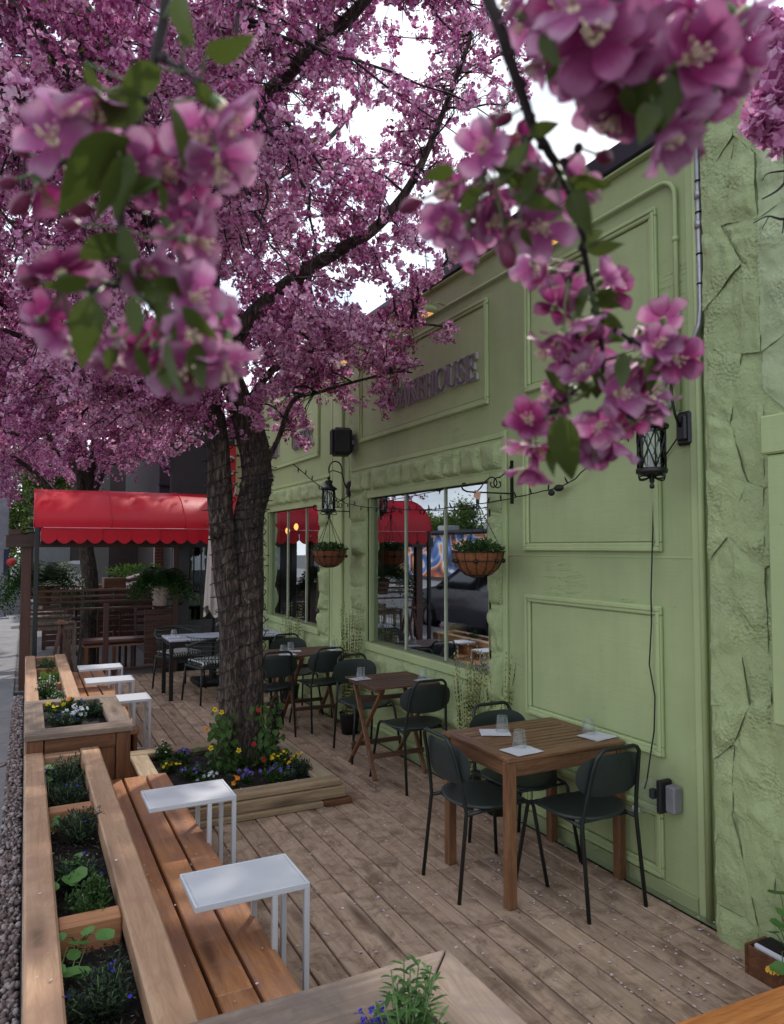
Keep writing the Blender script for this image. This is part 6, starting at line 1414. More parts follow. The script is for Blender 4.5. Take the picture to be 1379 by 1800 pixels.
for k in range(5):
    far_tree(['leafy tree behind the mural building, nearest one', 'leafy tree behind the mural building, second along', 'leafy tree behind the mural building, third along', 'leafy tree behind the mural building, fourth along', 'leafy tree far across the road'][k], (-21-1.5*(k % 2), 32+6*k, -.1), 3.0, (-21-1.5*(k % 2), 32+6*k, 2.9), (3.2, 3.2, 1.5+.3*(k % 3)), 50, 30+k, None, .10, 6, .3, 'treeleaf', lo=1.6)

# ------------------------------------------------------------------ red awning, timber railing and side patio
YA = 10.4
t = thing('red_awning', 'glossy red barrel awning with scalloped valance over the side patio entrance', 'awning', (1.6, YA, 2.0))
XA, XB = .09, 2.97
def prof(v):    # from the front lower edge up and back
    a = v*math.pi/2; return YA+1.0*(1-math.cos(a))**1.0, 2.06+.565*math.sin(a)
for (xa, xb) in ((XA, 1.03), (1.03, 2.0), (2.0, XB)):
    b = MB(); b.grid(lambda u, v: Vector((xa+(xb-xa)*u, prof(v)[0], prof(v)[1]-.012*math.sin(math.pi*u)*math.sin(math.pi*v))), 10, 14); b.build('canvas_panel', M['awning'], t)
for xx in (XA, 1.03, 2.0, XB):
    b = MB(); b.tube([(xx, prof(v/14)[0]-.002, prof(v/14)[1]+.003) for v in range(15)], .007, 6); b.build('rib', M['awning'], t)
b = MB(); b.grid(lambda u, v: Vector((XA, prof(v)[0]+(YA+1.0-prof(v)[0])*u, prof(v)[1]+(2.06-prof(v)[1])*0*u)), 3, 14, False); b.build('end_panel', M['awning'], t)
b = MB(); b.grid(lambda u, v: Vector((XB, prof(v)[0]+(YA+1.0-prof(v)[0])*u, prof(v)[1])), 3, 14, False); b.build('end_panel', M['awning'], t)
b = MB(); b.tube([(XA+.11, YA-.012, 2.056), (XB, YA-.012, 2.056)], .006, 6); b.build('piping', M['awning_trim'], t)
b = MB(); sp = .186; n_ = int((XB-XA-.08)/sp)
for k in range(n_):
    xa = XA+.08+k*sp; c = [(xa, 2.05)]+[(xa+sp*(i/8), 1.905-.058*math.sin(math.pi*i/8)) for i in range(9)]+[(xa+sp, 2.05)]
    for (yy, mt) in ((YA-.006+.008*math.sin(k*1.7), 0), ):
        vs = [(x, yy, z) for x, z in c]+[(x, yy+.003, z) for x, z in c]; n = len(c); b.add(vs, [tuple(range(n)), tuple(range(2*n-1, n-1, -1))])
b.build('valance', M['awning'], t)
b = MB()
for k in range(4):
    ya = YA+.03+k*sp; c = [(ya, 2.05)]+[(ya+sp*(i/8), 1.905-.058*math.sin(math.pi*i/8)) for i in range(9)]+[(ya+sp, 2.05)]; b.add([(XA+.085, y, z) for y, z in c]+[(XA+.088, y, z) for y, z in c], [tuple(range(11)), tuple(range(21, 10, -1))])
b.build('side_valance', M['awning_under'], t)
for (xx, nm) in ((XA+.01, 'a'), (2.93, 'b')): b = MB(); b.span((xx, YA+.0, -.12), (xx+.055, YA+.055, 2.06), .004); b.build('post', M['black'], t)
b = MB(); b.span((XA+.01, YA+.06, 2.02), (2.96, YA+.09, 2.05)); b.span((XA+.01, YA+.97, 2.02), (2.96, YA+1.0, 2.05)); b.span((XA+.01, YA+.091, 2.02), (XA+.04, YA+.969, 2.05)); b.build('frame', M['black'], t)
# timber posts, beam and railing
t = thing('timber_railing', 'dark red timber railing with posts, beam and rails under the awning', 'railing', (1.0, 10.9, 0)); YR = 10.95
def pl(name, p0, p1, m='pergola', bev=.005): plank(t, name, p0, p1, m, bev)
pl('post', (-.05, YR, -.3), (.075, YR+.11, 1.93), 'pergola_z'); pl('post', (1.0, YR, -.12), (1.07, YR+.07, 1.0), 'pergola_z'); pl('post', (1.945, YR, -.12), (2.02, YR+.1, 1.93), 'pergola_z')
pl('beam', (-.24, YR-.045, 1.80), (2.02, YR-.002, 1.965)); pl('beam', (-.16, YR+.112, 1.80), (2.02, YR+.15, 1.95))
pl('bracket', (-.20, YR+.0, 1.965), (-.06, YR+.10, 2.04))
for (z0, z1) in ((1.18, 1.215), (1.10, 1.13), (1.025, 1.055)): pl('rail', (.076, YR+.02, z0), (1.944, YR+.06, z1))
pl('rail', (.076, YR+.005, .93), (1.944, YR+.075, .955)); pl('rail', (.076, YR+.02, .05), (1.944, YR+.06, .09))
for k in range(9): pl('slat', (1.55, YR+.02, .12+k*.088), (1.944, YR+.045, .20+k*.088))
# padded bench in front of the railing
t = thing('padded_bench', 'bench with maroon padded seat beyond the railing', 'bench', (1.2, 11.35, 0))
b = MB(); b.span((.74, 11.18, .40), (1.93, 11.55, .47), .025); b.build('seat_pad', plain('maroon_vinyl', (.055, .016, .015), .35, 0, .1, 5), t)
for (xx, yy) in ((.78, 11.2), (1.88, 11.2), (.78, 11.5), (1.88, 11.5), (1.15, 11.2)): b = MB(); b.span((xx, yy, -.11), (xx+.045, yy+.045, .37)); b.build('leg', M['boxside'], t, center=True)
b = MB(); b.span((.76, 11.2, .37), (1.92, 11.53, .398)); b.build('seat_frame', M['teak_x'], t)
# trestle
t = thing('wooden_trestle', 'A-shaped wooden trestle standing at the end of the far planter', 'trestle', (.44, 10.4, 0))
for (dx, yy) in ((-.13, 10.40), (.16, 10.40), (-.13, 10.62), (.16, 10.62)): b = MB(); b.bar((.44, yy, .80), (.44+dx*1.15, yy, .0), .035, .03, .003, up=(0, 1, 0)); b.build('leg', M['pergola_z'], t, center=True)
b = MB(); b.span((.40, 10.36, .80), (.48, 10.66, .83)); b.build('top_board', M['teak_y'], t)
def stool(label, x, y, z=.62, w_=.42, dp=.32):
    t = thing('slatted_stool', label, 'stool', (x, y, -.11), 0, 'slatted stools in the side patio'); n = 6
    for k in range(n): b = LB(); xa = -w_/2+w_/n*k; b.span((xa+.004, -dp/2, z), (xa+w_/n-.006, dp/2, z+.02), .002); b.build('slat', M['grey_y'], t, center=False)
    for (a, c) in ((-1, -1), (1, -1), (-1, 1), (1, 1)): b = LB(); b.box((a*(w_/2-.03), c*(dp/2-.03), z/2), (.04, .04, z-.002)); b.build('leg', M['grey_y'], t)
    b = LB(); b.box((0, -dp/2+.03, z-.045), (w_-.11, .02, .06)); b.box((0, dp/2-.03, z-.045), (w_-.11, .02, .06)); b.build('apron', M['grey_y'], t); return t
stool('slatted stool nearest beyond the awning post', .38, 11.6, .80, .62); stool('slatted stool in the middle of the three beyond the post', .36, 12.3, .84, .60); stool('slatted stool furthest of the three beyond the post', .34, 13.0, .86, .58)
t = thing('patio_table', 'bright white table top standing beyond the timber railing', 'table', (.82, 14.2, -.1)); b = LB(); b.span((-.24, -.3, 1.10), (.36, .3, 1.16)); b.build('table_top', M['white'], t); b = LB(); b.lathe([(.2, 0), (.2, .02), (.03, .03), (.03, 1.1)], 12); b.build('pedestal', M['black'], t)
t = thing('added_dark_screen', 'added dark plank panel that darkens the back of the side patio', 'screen', (1.2, 15.0, -.11))  # dark panel added to make the area under the awning darker
for k in range(9): plank(t, 'screen_board', (.30+.0*k, 15.0, -.05+k*.112), (2.25, 15.03, .052+k*.112), 'pergola')
for xx in (.3, 1.25, 2.2): plank(t, 'post', (xx, 15.032, -.11), (xx+.07, 15.1, 1.0), 'pergola_z')
t = thing('timber_railing', 'added second dark timber railing that darkens the side patio', 'railing', (1.2, 13.6, -.11))  # extra railing added to make the area under the awning darker
for zz in (.55, .80, 1.02): plank(t, 'rail', (.55, 13.6, zz), (2.25, 13.64, zz+.05), 'pergola')
for xx in (.55, 1.4, 2.2): plank(t, 'post', (xx, 13.641, -.11), (xx+.06, 13.70, 1.09), 'pergola_z')
for k, (xx, yy) in enumerate(((1.25, 12.3), (1.72, 12.1))):
    t = thing('wooden_chair', ['dark wooden chair behind the padded bench, left one', 'dark wooden chair behind the padded bench, right one'][k], 'chair', (xx, yy, -.11), R(10-25*k), 'dark wooden chairs in the side patio')
    m = LB(); m.box((0, 0, .45), (.40, .38, .035), .01); m.build('seat', M['pergola'], t)
    for (a, c) in ((-.17, -.16), (.17, -.16), (-.17, .16), (.17, .16)): m = LB(); m.box((a, c, .215 if c < 0 else .46), (.035, .035, .43 if c < 0 else .92)); m.build('leg', M['pergola_z'], t)
    for zz in (.62, .74, .86): m = LB(); m.box((0, .16, zz), (.30, .02, .06)); m.build('back_slat', M['pergola'], t)
# ferns
def fern(label, x, y, z, r_, n, seed, pot=True, potm='teak_z', gname='ferns in pots'):
    rs = random.Random(seed); t = thing('potted_fern', label, 'potted plant', (x, y, z), 0, gname); V = []; F = []
    for k in range(n):
        a = rs.uniform(0, 6.28); L_ = r_*rs.uniform(.65, 1.15); rise = rs.uniform(.3, 1.5)
        prev = None
        for j in range(16):
            u = j/15; rr = L_*u; zz = .12+L_*(rise*1.3*u-1.35*u*u*rise-.55*u*u); p = Vector((math.cos(a)*rr, math.sin(a)*rr, zz)); side = Vector((-math.sin(a), math.cos(a), 0)); w_ = .055*math.sin(math.pi*min(1, u+.12))+.008
            for s in (-1, 1):
                b = len(V); q = p+side*s*w_+Vector((0, 0, -.02)); d = Vector((math.cos(a), math.sin(a), -.3))*.012; V += [p, q-d*.2, q+d, p+d*1.6]; F.append((b, b+1, b+2, b+3))
    o = link('fronds', npmesh('fronds', np.array([tuple(v) for v in V]), np.array(F), M['fern']), t)
    m = LB(); m.lathe([(0, -.26), (.10, -.26), (.14, .0), (.15, .02), (.13, .02), (.12, -.02), (0, -.03)], 18); m.build('pot', M[potm], t)
    return t
fern('big fern in a wooden pot on the left behind the awning post', .24, 11.95, 1.20, .72, 300, 1)
fern('fern in a pale pot standing on the railing near the grey door', 1.77, 11.03, 1.21, .46, 240, 2, potm='cream')
# tables, planter boxes and parked car beyond
t = thing('planter_box', 'orange timber planter box far beyond the railing, left of the speckled trunk', 'planter', (1.0, 20, -.1)); b = LB(); b.span((-.8, -.3, .55), (.9, .3, .95), .01); b.build('box', M['boxside_x'], t); 
for xx in (-.75, .8): b = LB(); b.span((xx, -.25, 0), (xx+.08, .25, .55)); b.build('leg', M['cedar_x'], t)
t = thing('planter_box', 'orange timber planter with yellow green plants, right of the speckled trunk', 'planter', (2.6, 19, -.1)); b = LB(); b.span((-.9, -.3, .6), (.7, .3, 1.15), .01); b.build('box', M['boxside_x'], t)
foliage('foliage', M['leaf_bright'], t, (2.5, 19, 1.2), (.8, .28, .16), 500, .10, .05, .5)
t = thing('stacked_chairs', 'stack of pale patio chairs beyond the railing', 'stacked chairs', (2.05, 15.4, -.1))
for k in range(4): b = LB(); Mx = Matrix.Rotation(R(-16), 3, 'Y'); b.box((0, 0, .95+.13*k), (.46, .42, .035), .012, Mx); b.build('chair_seat', M['cream'], t)
b = LB()
for (xx, yy) in ((-.2, -.18), (.2, -.18), (-.2, .18), (.2, .18)): b.tube([(xx, yy, 0), (xx, yy, 1.2)], .012, 6)
b.build('chair_legs', M['conduit'], t)
t = thing('green_banner', 'flat green panel beyond the railing, left of the second fern', 'panel', (2.75, 16.5, -.1)); b = LB(); b.span((-.35, -.02, .75), (.32, .02, 1.35)); b.build('panel', plain('bright_green_cloth', (.03, .16, .02), .8), t)
for xx in (-.3, .25): b = LB(); b.span((xx, -.015, 0), (xx+.03, .015, .75)); b.build('leg', M['black'], t)
# building with the grey door
YD = 11.62
ann = thing('annex_building', 'dark facade with grey glazed door beyond the awning, square to the green wall', 'building', (2.6, YD, 0))
b = MB(); b.span((2.02, YD, -.3), (3.2, YD+.2, 3.6)); b.span((2.02, YD+.201, -.3), (2.2, 16, 3.6)) if False else None; b.build('wall', plain('dark_grey_render', (.030, .027, .033), .7, 0, .15, 6, bump=.3, bscale=30), ann)
b = MB(); b.span((3.161, YD+.201, -.3), (11, 30, 3.9)); b.span((2.3, 24, -.3), (3.16, 30, 5)); b.build('side_wall', plain('dark_brick_wall', (.030, .018, .017), .8, 0, .3, 3), ann)
dm = plain('grey_door_paint', (.115, .11, .135), .45, 0, .06, 4)
b = MB(); b.span((2.02, YD-.045, -.02), (2.12, YD-.001, 2.02), .004); b.span((2.86, YD-.045, -.02), (2.95, YD-.001, 2.02), .004); b.span((2.121, YD-.045, 1.93), (2.859, YD-.001, 2.02), .004); b.build('door_frame', dm, ann)
b = MB(); b.span((2.125, YD-.03, 0), (2.30, YD-.002, 1.925), .003); b.span((2.68, YD-.03, 0), (2.855, YD-.002, 1.925), .003); b.span((2.301, YD-.03, 0), (2.679, YD-.002, .66), .003); b.span((2.301, YD-.03, 1.80), (2.679, YD-.002, 1.925), .003); b.span((2.34, YD-.038, .14), (2.64, YD-.031, .54), .006); dr_ = b.build('door', dm, ann)
for (a, c, z0, z1) in ((2.302, 2.485, .662, 1.20), (2.495, 2.678, .662, 1.20), (2.302, 2.485, 1.21, 1.798), (2.495, 2.678, 1.21, 1.798)):
    q = MB(); q.span((a, YD-.014, z0), (c, YD-.010, z1)); q.build('door_pane', M['doorpane'], ann)
q = MB(); q.span((2.486, YD-.028, .662), (2.494, YD-.012, 1.798)); q.span((2.302, YD-.029, 1.201), (2.485, YD-.012, 1.209)); q.span((2.495, YD-.029, 1.201), (2.678, YD-.012, 1.209)); q.build('door_muntin', dm, ann)
q = MB(); q.sphere((2.165, YD-.07, .93), .032, 10, 8); q.sphere((2.165, YD-.055, 1.07), .026, 10, 8, (1, .6, 1)); q.build('door_knob', M['black'], ann)
t = thing('red_sign', 'red sign with white curl glimpsed between the two tree trunks', 'sign', (2.45, YD-.08, 3.0)); b = MB(); b.span((2.83, YD-.10, 2.35), (3.14, YD-.05, 3.45), .006); b.build('board', plain('sign_red', (.52, .03, .04), .5), t)
b = MB(); b.tube([(2.93+.05*math.cos(a), YD-.105, 3.12+.14*math.sin(a)) for a in [R(q) for q in range(40, 330, 20)]], .018, 6); b.tube([(2.95+.05*math.cos(a), YD-.105, 2.72+.10*math.sin(a)) for a in [R(q) for q in range(-140, 150, 20)]], .015, 6); b.build('white_curl', M['white'], t)
# dark gable and its slope behind the awning
t = thing('far_building', 'dark purple grey building rising behind the awning', 'building', (2.6, 15, 0)); b = MB(); b.span((2.3, 14.6, 2.6), (3.15, 20, 4.6), .01); b.build('wall', plain('aubergine_cladding', (.030, .022, .030), .7, 0, .4, 2), t)
for zz in (3.0, 3.4, 3.8, 4.2): b = MB(); b.span((2.28, 14.57, zz), (3.14, 14.599, zz+.03)); b.build('cladding_joint', M['fascia'], t)
t = thing('brick_pillar', 'red brick pillar beyond the railing, left of the second fern', 'pillar', (3.1, 19.5, -.1))
brm = plain('red_brick', (.22, .065, .045), .85, 0, .25, 30)
mo = LB(); mo.span((-.13, -.13, 0), (.13, .13, 3.0)); mo.build('mortar', plain('mortar', (.3, .26, .24), .9), t)
for k in range(38):
    for j in range(2): b = LB(); b.span((-.14, -.14, .0+k*.078), (-.005, -.131, .068+k*.078)) if j == 0 else b.span((.005, -.14, k*.078), (.14, -.131, .068+k*.078)); b.build('brick', brm, t)

t = thing('dark_backdrop_building', 'added dark brown backdrop building closing the view far beyond the side patio', 'building', (4, 36, 0)); b = MB(); b.span((-.2, 34, -.3), (10, 38, 5.2)); b.build('wall', plain('dark_brown_cladding', (.035, .027, .024), .8, 0, .3, 2), t)  # dark backdrop added to darken the bright view under the awning
for k in range(4): b = MB(); b.span((.3+k*1.9, 33.95, .4), (1.7+k*1.9, 33.99, 1.9)); b.build('window', M['doorpane'] if k % 2 else plain('pale_backdrop_glass_%d' % k, (.16, .17, .17), .2), t)
for k in range(6): b = MB(); b.span((-.2, 33.9, 2.3+k*.45), (10, 33.99, 2.36+k*.45)); b.build('cladding_strip', M['fascia'], t)
# ------------------------------------------------------------------ street: lamp pole, parked cars, mural building
t = thing('lamp_pole', 'square grey steel street pole at the far left edge', 'pole', (-.54, 22, -.1)); b = LB(); b.span((-.115, -.11, 0), (.115, .11, 7.0), .02); b.build('pole', plain('weathered_zinc', (.24, .25, .28), .6, .3, .25, 4), t)
b = LB(); b.span((-.18, -.18, 0), (.18, .18, .05), .01); b.build('base_plate', M['conduit'], t); b = LB(); b.span((.02, -.135, 1.15), (.14, -.112, 1.85), .004); b.build('notice', plain('navy_notice', (.02, .02, .06), .6), t)
b = LB(); b.lathe([(0, 0), (.12, 0), (.12, .02), (0, .025)], 14, (.2, -.15, 1.5), M=Matrix.Rotation(R(90), 3, 'X')); b.build('red_reflector', plain('reflector_red', (.45, .03, .03), .4), t)
t = thing('concrete_barrier', 'pale concrete barrier wedge behind the lamp pole', 'barrier', (-.15, 24, -.1)); b = LB(); b.add([(-.35, -.8, 0), (.35, -.8, 0), (.35, .8, 0), (-.35, .8, 0), (-.12, -.8, .9), (.08, -.8, .9), (.08, .8, .9), (-.12, .8, .9)], [(0, 1, 5, 4), (1, 2, 6, 5), (2, 3, 7, 6), (3, 0, 4, 7), (4, 5, 6, 7)]); b.build('block', M['concrete'], t)
t = thing('valve_cover', 'round metal valve cover set in the sidewalk', 'cover', (-.20, 7.27, -.1)); b = LB(); b.lathe([(.085, 0), (.085, .006), (.072, .010), (0, .012)], 24); b.build('lid', M['conduit'], t)
b = LB(); b.lathe([(.098, .0), (.098, .002), (.0855, .0035), (.0855, 0)], 24); b.build('rim', M['black'], t)
def car(label, x, y, paint, kind='suv', rz=0):
    t = thing('parked_car', label, 'car', (x, y, -.25), rz, None)
    # side profile, nose at +y
    H_ = 1.62 if kind == 'suv' else 1.45
    pr = [(-2.25, .35), (-2.28, .75), (-2.15, 1.02), (-1.95, 1.12), (-1.60, H_-.06), (-1.1, H_), (-.1, H_), (.35, H_-.08), (1.15, 1.06), (1.9, .93), (2.22, .80), (2.30, .55), (2.25, .32)]
    def hw(z): return .90 if z < .95 else .90-.26*((z-.95)/(H_-.95))
    m = LB(); n = len(pr); vs = []
    for s in (-1, 1): vs += [(s*hw(z), y_, z) for y_, z in pr]
    fs = [(i, i+1, n+i+1, n+i) for i in range(n-1)]+[(n-1, 0, n, 2*n-1)]
    body_l = [0, 1, 2, 3, 8, 9, 10, 11, 12]; fs += [tuple(body_l), tuple(n+i for i in body_l[::-1]), (3, 4, 5, 6, 7, 8), tuple(n+i for i in (8, 7, 6, 5, 4, 3))]
    m.add(vs, fs, True); o = m.build('body', paint, t); bv = o.modifiers.new('bevel', 'BEVEL'); bv.width = .05; bv.segments = 3; bv.limit_method = 'ANGLE'; bv.angle_limit = R(22)
    gm = bpy.data.materials.get('car_glass') or plain('car_glass', (.012, .014, .016), .06, 0, .05, 3, spec=.9)
    for s in (-1, 1):
        m = LB()
        for poly in ([(-1.78, 1.08), (-1.50, H_-.13), (-1.0, H_-.07), (-.62, H_-.07), (-.62, 1.08)], [(-.56, 1.08), (-.56, H_-.07), (-.12, H_-.07), (.28, H_-.14), (.98, 1.07)]):
            q = [(s*(hw(z)+.012), y_, z) for y_, z in poly]; m.add(q, [tuple(range(len(q)))])
        m.build('side_window', gm, t)
        m = LB(); m.box((s*1.0, .72, 1.10), (.16, .10, .12), .03); m.build('mirror', M['blackmatte'], t)
    m = LB(); m.add([(-.66, .40, H_-.10), (.66, .40, H_-.10), (.80, 1.14, 1.09), (-.80, 1.14, 1.09)], [(0, 1, 2, 3)]); m.v = [(a, b_+.01, c+.03) for a, b_, c in m.v]; m.build('windscreen', gm, t)
    for yy in (1.42, -1.42):
        for s in (-1, 1):
            Mx = Matrix.Rotation(R(90), 3, 'Y'); m = LB(); m.lathe([(.22, -.11), (.33, -.10), (.345, -.06), (.345, .06), (.33, .10), (.22, .11)], 26, (s*.84, yy, .345), M=Mx); w_ = m.build('wheel', M['blackmatte'], t)
            m = LB(); m.lathe([(0, -.112), (.05, -.118), (.06, -.10), (.21, -.105), (.22, -.09), (.22, .09), (.21, .105), (.06, .10), (.05, .118), (0, .112)], 20, (s*.84, yy, .345), M=Mx); o = m.build('rim', M['conduit'], w_)
    for s in (-1, 1):
        m = LB(); m.box((s*.66, 2.20, .70), (.36, .14, .12), .04); m.build('headlight', plain('headlight_lens', (.6, .6, .62), .15), t); m = LB(); m.box((s*.70, -2.23, .86), (.3, .08, .2), .03); m.build('tail_light', plain('tail_red', (.4, .02, .02), .3), t)
    return t
car('dark blue grey SUV parked along the kerb, seen mirrored in the front window', -3.75, 14.2, plain('dark_blue_paint', (.20, .22, .26), .2, .5, .02, 1, coat=.8), 'suv')
car('silver car parked in the road behind the SUV, seen mirrored in the window', -6.9, 17.0, plain('silver_paint', (.42, .43, .45), .3, .5, .02, 1, coat=.6), 'car', R(4))
car('white car parked far beyond the side patio', 1.6, 32.2, plain('white_paint', (.5, .5, .52), .3, 0, .02, 1, coat=.6), 'car', R(82))
# mural building across the road
mb = thing('mural_building', 'low dark building across the road with a blue and orange painted mural', 'building', (-16, 24, -.12))
b = MB(); b.span((-20, 14, -.3), (-15, 56, 2.6)); b.build('wall', plain('charcoal_wall', (.05, .055, .065), .8), mb)
mm_, n_, bb_ = newmat('mural_paint'); tt = nd(n_, 'ShaderNodeTexCoord'); nz_ = nd(n_, 'ShaderNodeTexNoise', Scale=.42, Detail=1.2, Distortion=2.8); n_.links.new(tt.outputs['Object'], nz_.inputs['Vector'])
rr = ramp(n_, [(.34, (.05, .06, .09)), (.44, (.09, .16, .42)), (.50, (.20, .32, .65)), (.53, (.85, .75, .65)), (.58, (.80, .30, .12)), (.64, (.55, .12, .05)), (.70, (.05, .06, .09))]); rr.color_ramp.interpolation = 'EASE'; n_.links.new(nz_.outputs['Fac'], rr.inputs[0]); n_.links.new(rr.outputs[0], bb_.inputs['Base Color']); bb_.inputs['Roughness'].default_value = .7
b = MB(); b.span((-14.998, 29, .1), (-14.97, 47, 2.5)); b.build('mural', mm_, mb)
b = MB(); b.span((-15.3, 14, 2.6), (-14.8, 56, 2.75)); b.build('parapet', M['fascia'], mb)
for k in range(5):
    b = MB(); b.span((-17.2, 27+k*5, 2.6), (-16.4, 28.2+k*5, 3.1), .02); b.build('roof_unit', M['conduit'], mb)
for k, yy in enumerate((16, 27, 38)):
    t = thing('utility_pole', ['utility pole across the road, nearest', 'utility pole across the road, middle', 'utility pole across the road, furthest'][k], 'pole', (-12.5, yy, -.12), 0, 'utility poles across the road'); b = LB(); b.tube([(0, 0, 0), (0, 0, 8.5)], [.14, .10], 10); b.build('pole', M['twig'], t); b = LB(); b.span((-1.1, -.05, 7.7), (1.1, .05, 7.82)); b.build('crossarm', M['twig'], t)
t = thing('overhead_wires', 'thin wires strung between the utility poles', 'wires', (-12.5, 27, 7.8)); b = MB()
for dx in (-1, 0, 1):
    for a in (5, 16, 27): b.tube([(-12.5+dx, a+11*q/8, 7.8-.35*math.sin(math.pi*q/8)) for q in range(9)], .012, 4)
b.build('wire', M['blackmatte'], t)
t = thing('concrete_planter_block', 'pale concrete planter block at the kerb mirrored in the window', 'block', (-2.1, 8.3, -.1)); b = LB(); b.add([(-.25, -.25, 0), (.25, -.25, 0), (.25, .25, 0), (-.25, .25, 0), (-.2, -.2, .75), (.2, -.2, .75), (.2, .2, .75), (-.2, .2, .75)], [(3, 2, 1, 0), (0, 1, 5, 4), (1, 2, 6, 5), (2, 3, 7, 6), (3, 0, 4, 7), (4, 5, 6, 7)]); b.build('block', M['white'], t)

# ------------------------------------------------------------------ blossoming boughs hanging close to the camera
def petal_mesh(L_, Wd, cup, seed):
    m = LB(); rs = random.Random(seed)
    def fn(u, v):
        s = v*2-1; q_ = u**1.45; w_ = Wd*.5*max(.0, 1-(2*q_-1)**2)**.55; w_ = max(w_, .0011) if u < .5 else w_
        z = cup*L_*(u**1.4)*.6+cup*1.4*L_*.5*(s*w_/(Wd*.5))**2*u+.02*L_*math.sin(5*s+seed)*u-(.10*L_*max(0, u-.7)**1*1.4)
        return Vector((s*w_, u*L_*(1-.05*abs(s)*u), z))
    m.grid(fn, 12, 6); return m
PM = []
for k in range(4): PM.append([petal_mesh(.0225, .0165, [.25, .45, .1, .6][k], k).mesh('petal', PETAL[j]) for j in (0, 1)])
ct = LB(); rs_ = random.Random(2)
for k in range(14):
    a = rs_.uniform(0, 6.28); q = rs_.uniform(.15, .6); p = Vector((math.sin(q)*math.cos(a), math.sin(q)*math.sin(a), math.cos(q)))*.0115; ct.tube([(0, 0, 0), p], .00035, 3); ct.sphere(p, .0009, 5, 3)
ct.lathe([(.0028, -.004), (.0035, -.001), (.002, .0015), (0, .002)], 8)
CT = ct.mesh('stamens', M['stamen'])
sm = LB(); sm.lathe([(0, -.010), (.0025, -.008), (.0032, -.003), (.003, -.001), (.0015, 0)], 8); SEP = sm.mesh('calyx', M['stem'])
bd = LB(); bd.grid(lambda u, v: Vector((math.sin(math.pi*v)*math.cos(2*math.pi*u)*.0062*(1+.08*math.cos(10*math.pi*u)), math.sin(math.pi*v)*math.sin(2*math.pi*u)*.0062*(1+.08*math.cos(10*math.pi*u)), .009*(1-math.cos(math.pi*v))*(1+.1*v))), 20, 8); BUD = bd.mesh('bud', M['bud'])
LEAF = [leafblade(.042, .021, .25, 8).mesh('leaf', M['boughleaf']), leafblade(.048, .020, .05, 8).mesh('leaf', M['boughleaf']), leafblade(.036, .020, .4, 8).mesh('leaf', M['boughleaf'])]
def quat_from(nrm, spin):
    q = Vector(nrm).to_track_quat('Z', 'Y'); return (q.to_matrix()@Matrix.Rotation(spin, 3, 'Z')).to_euler()
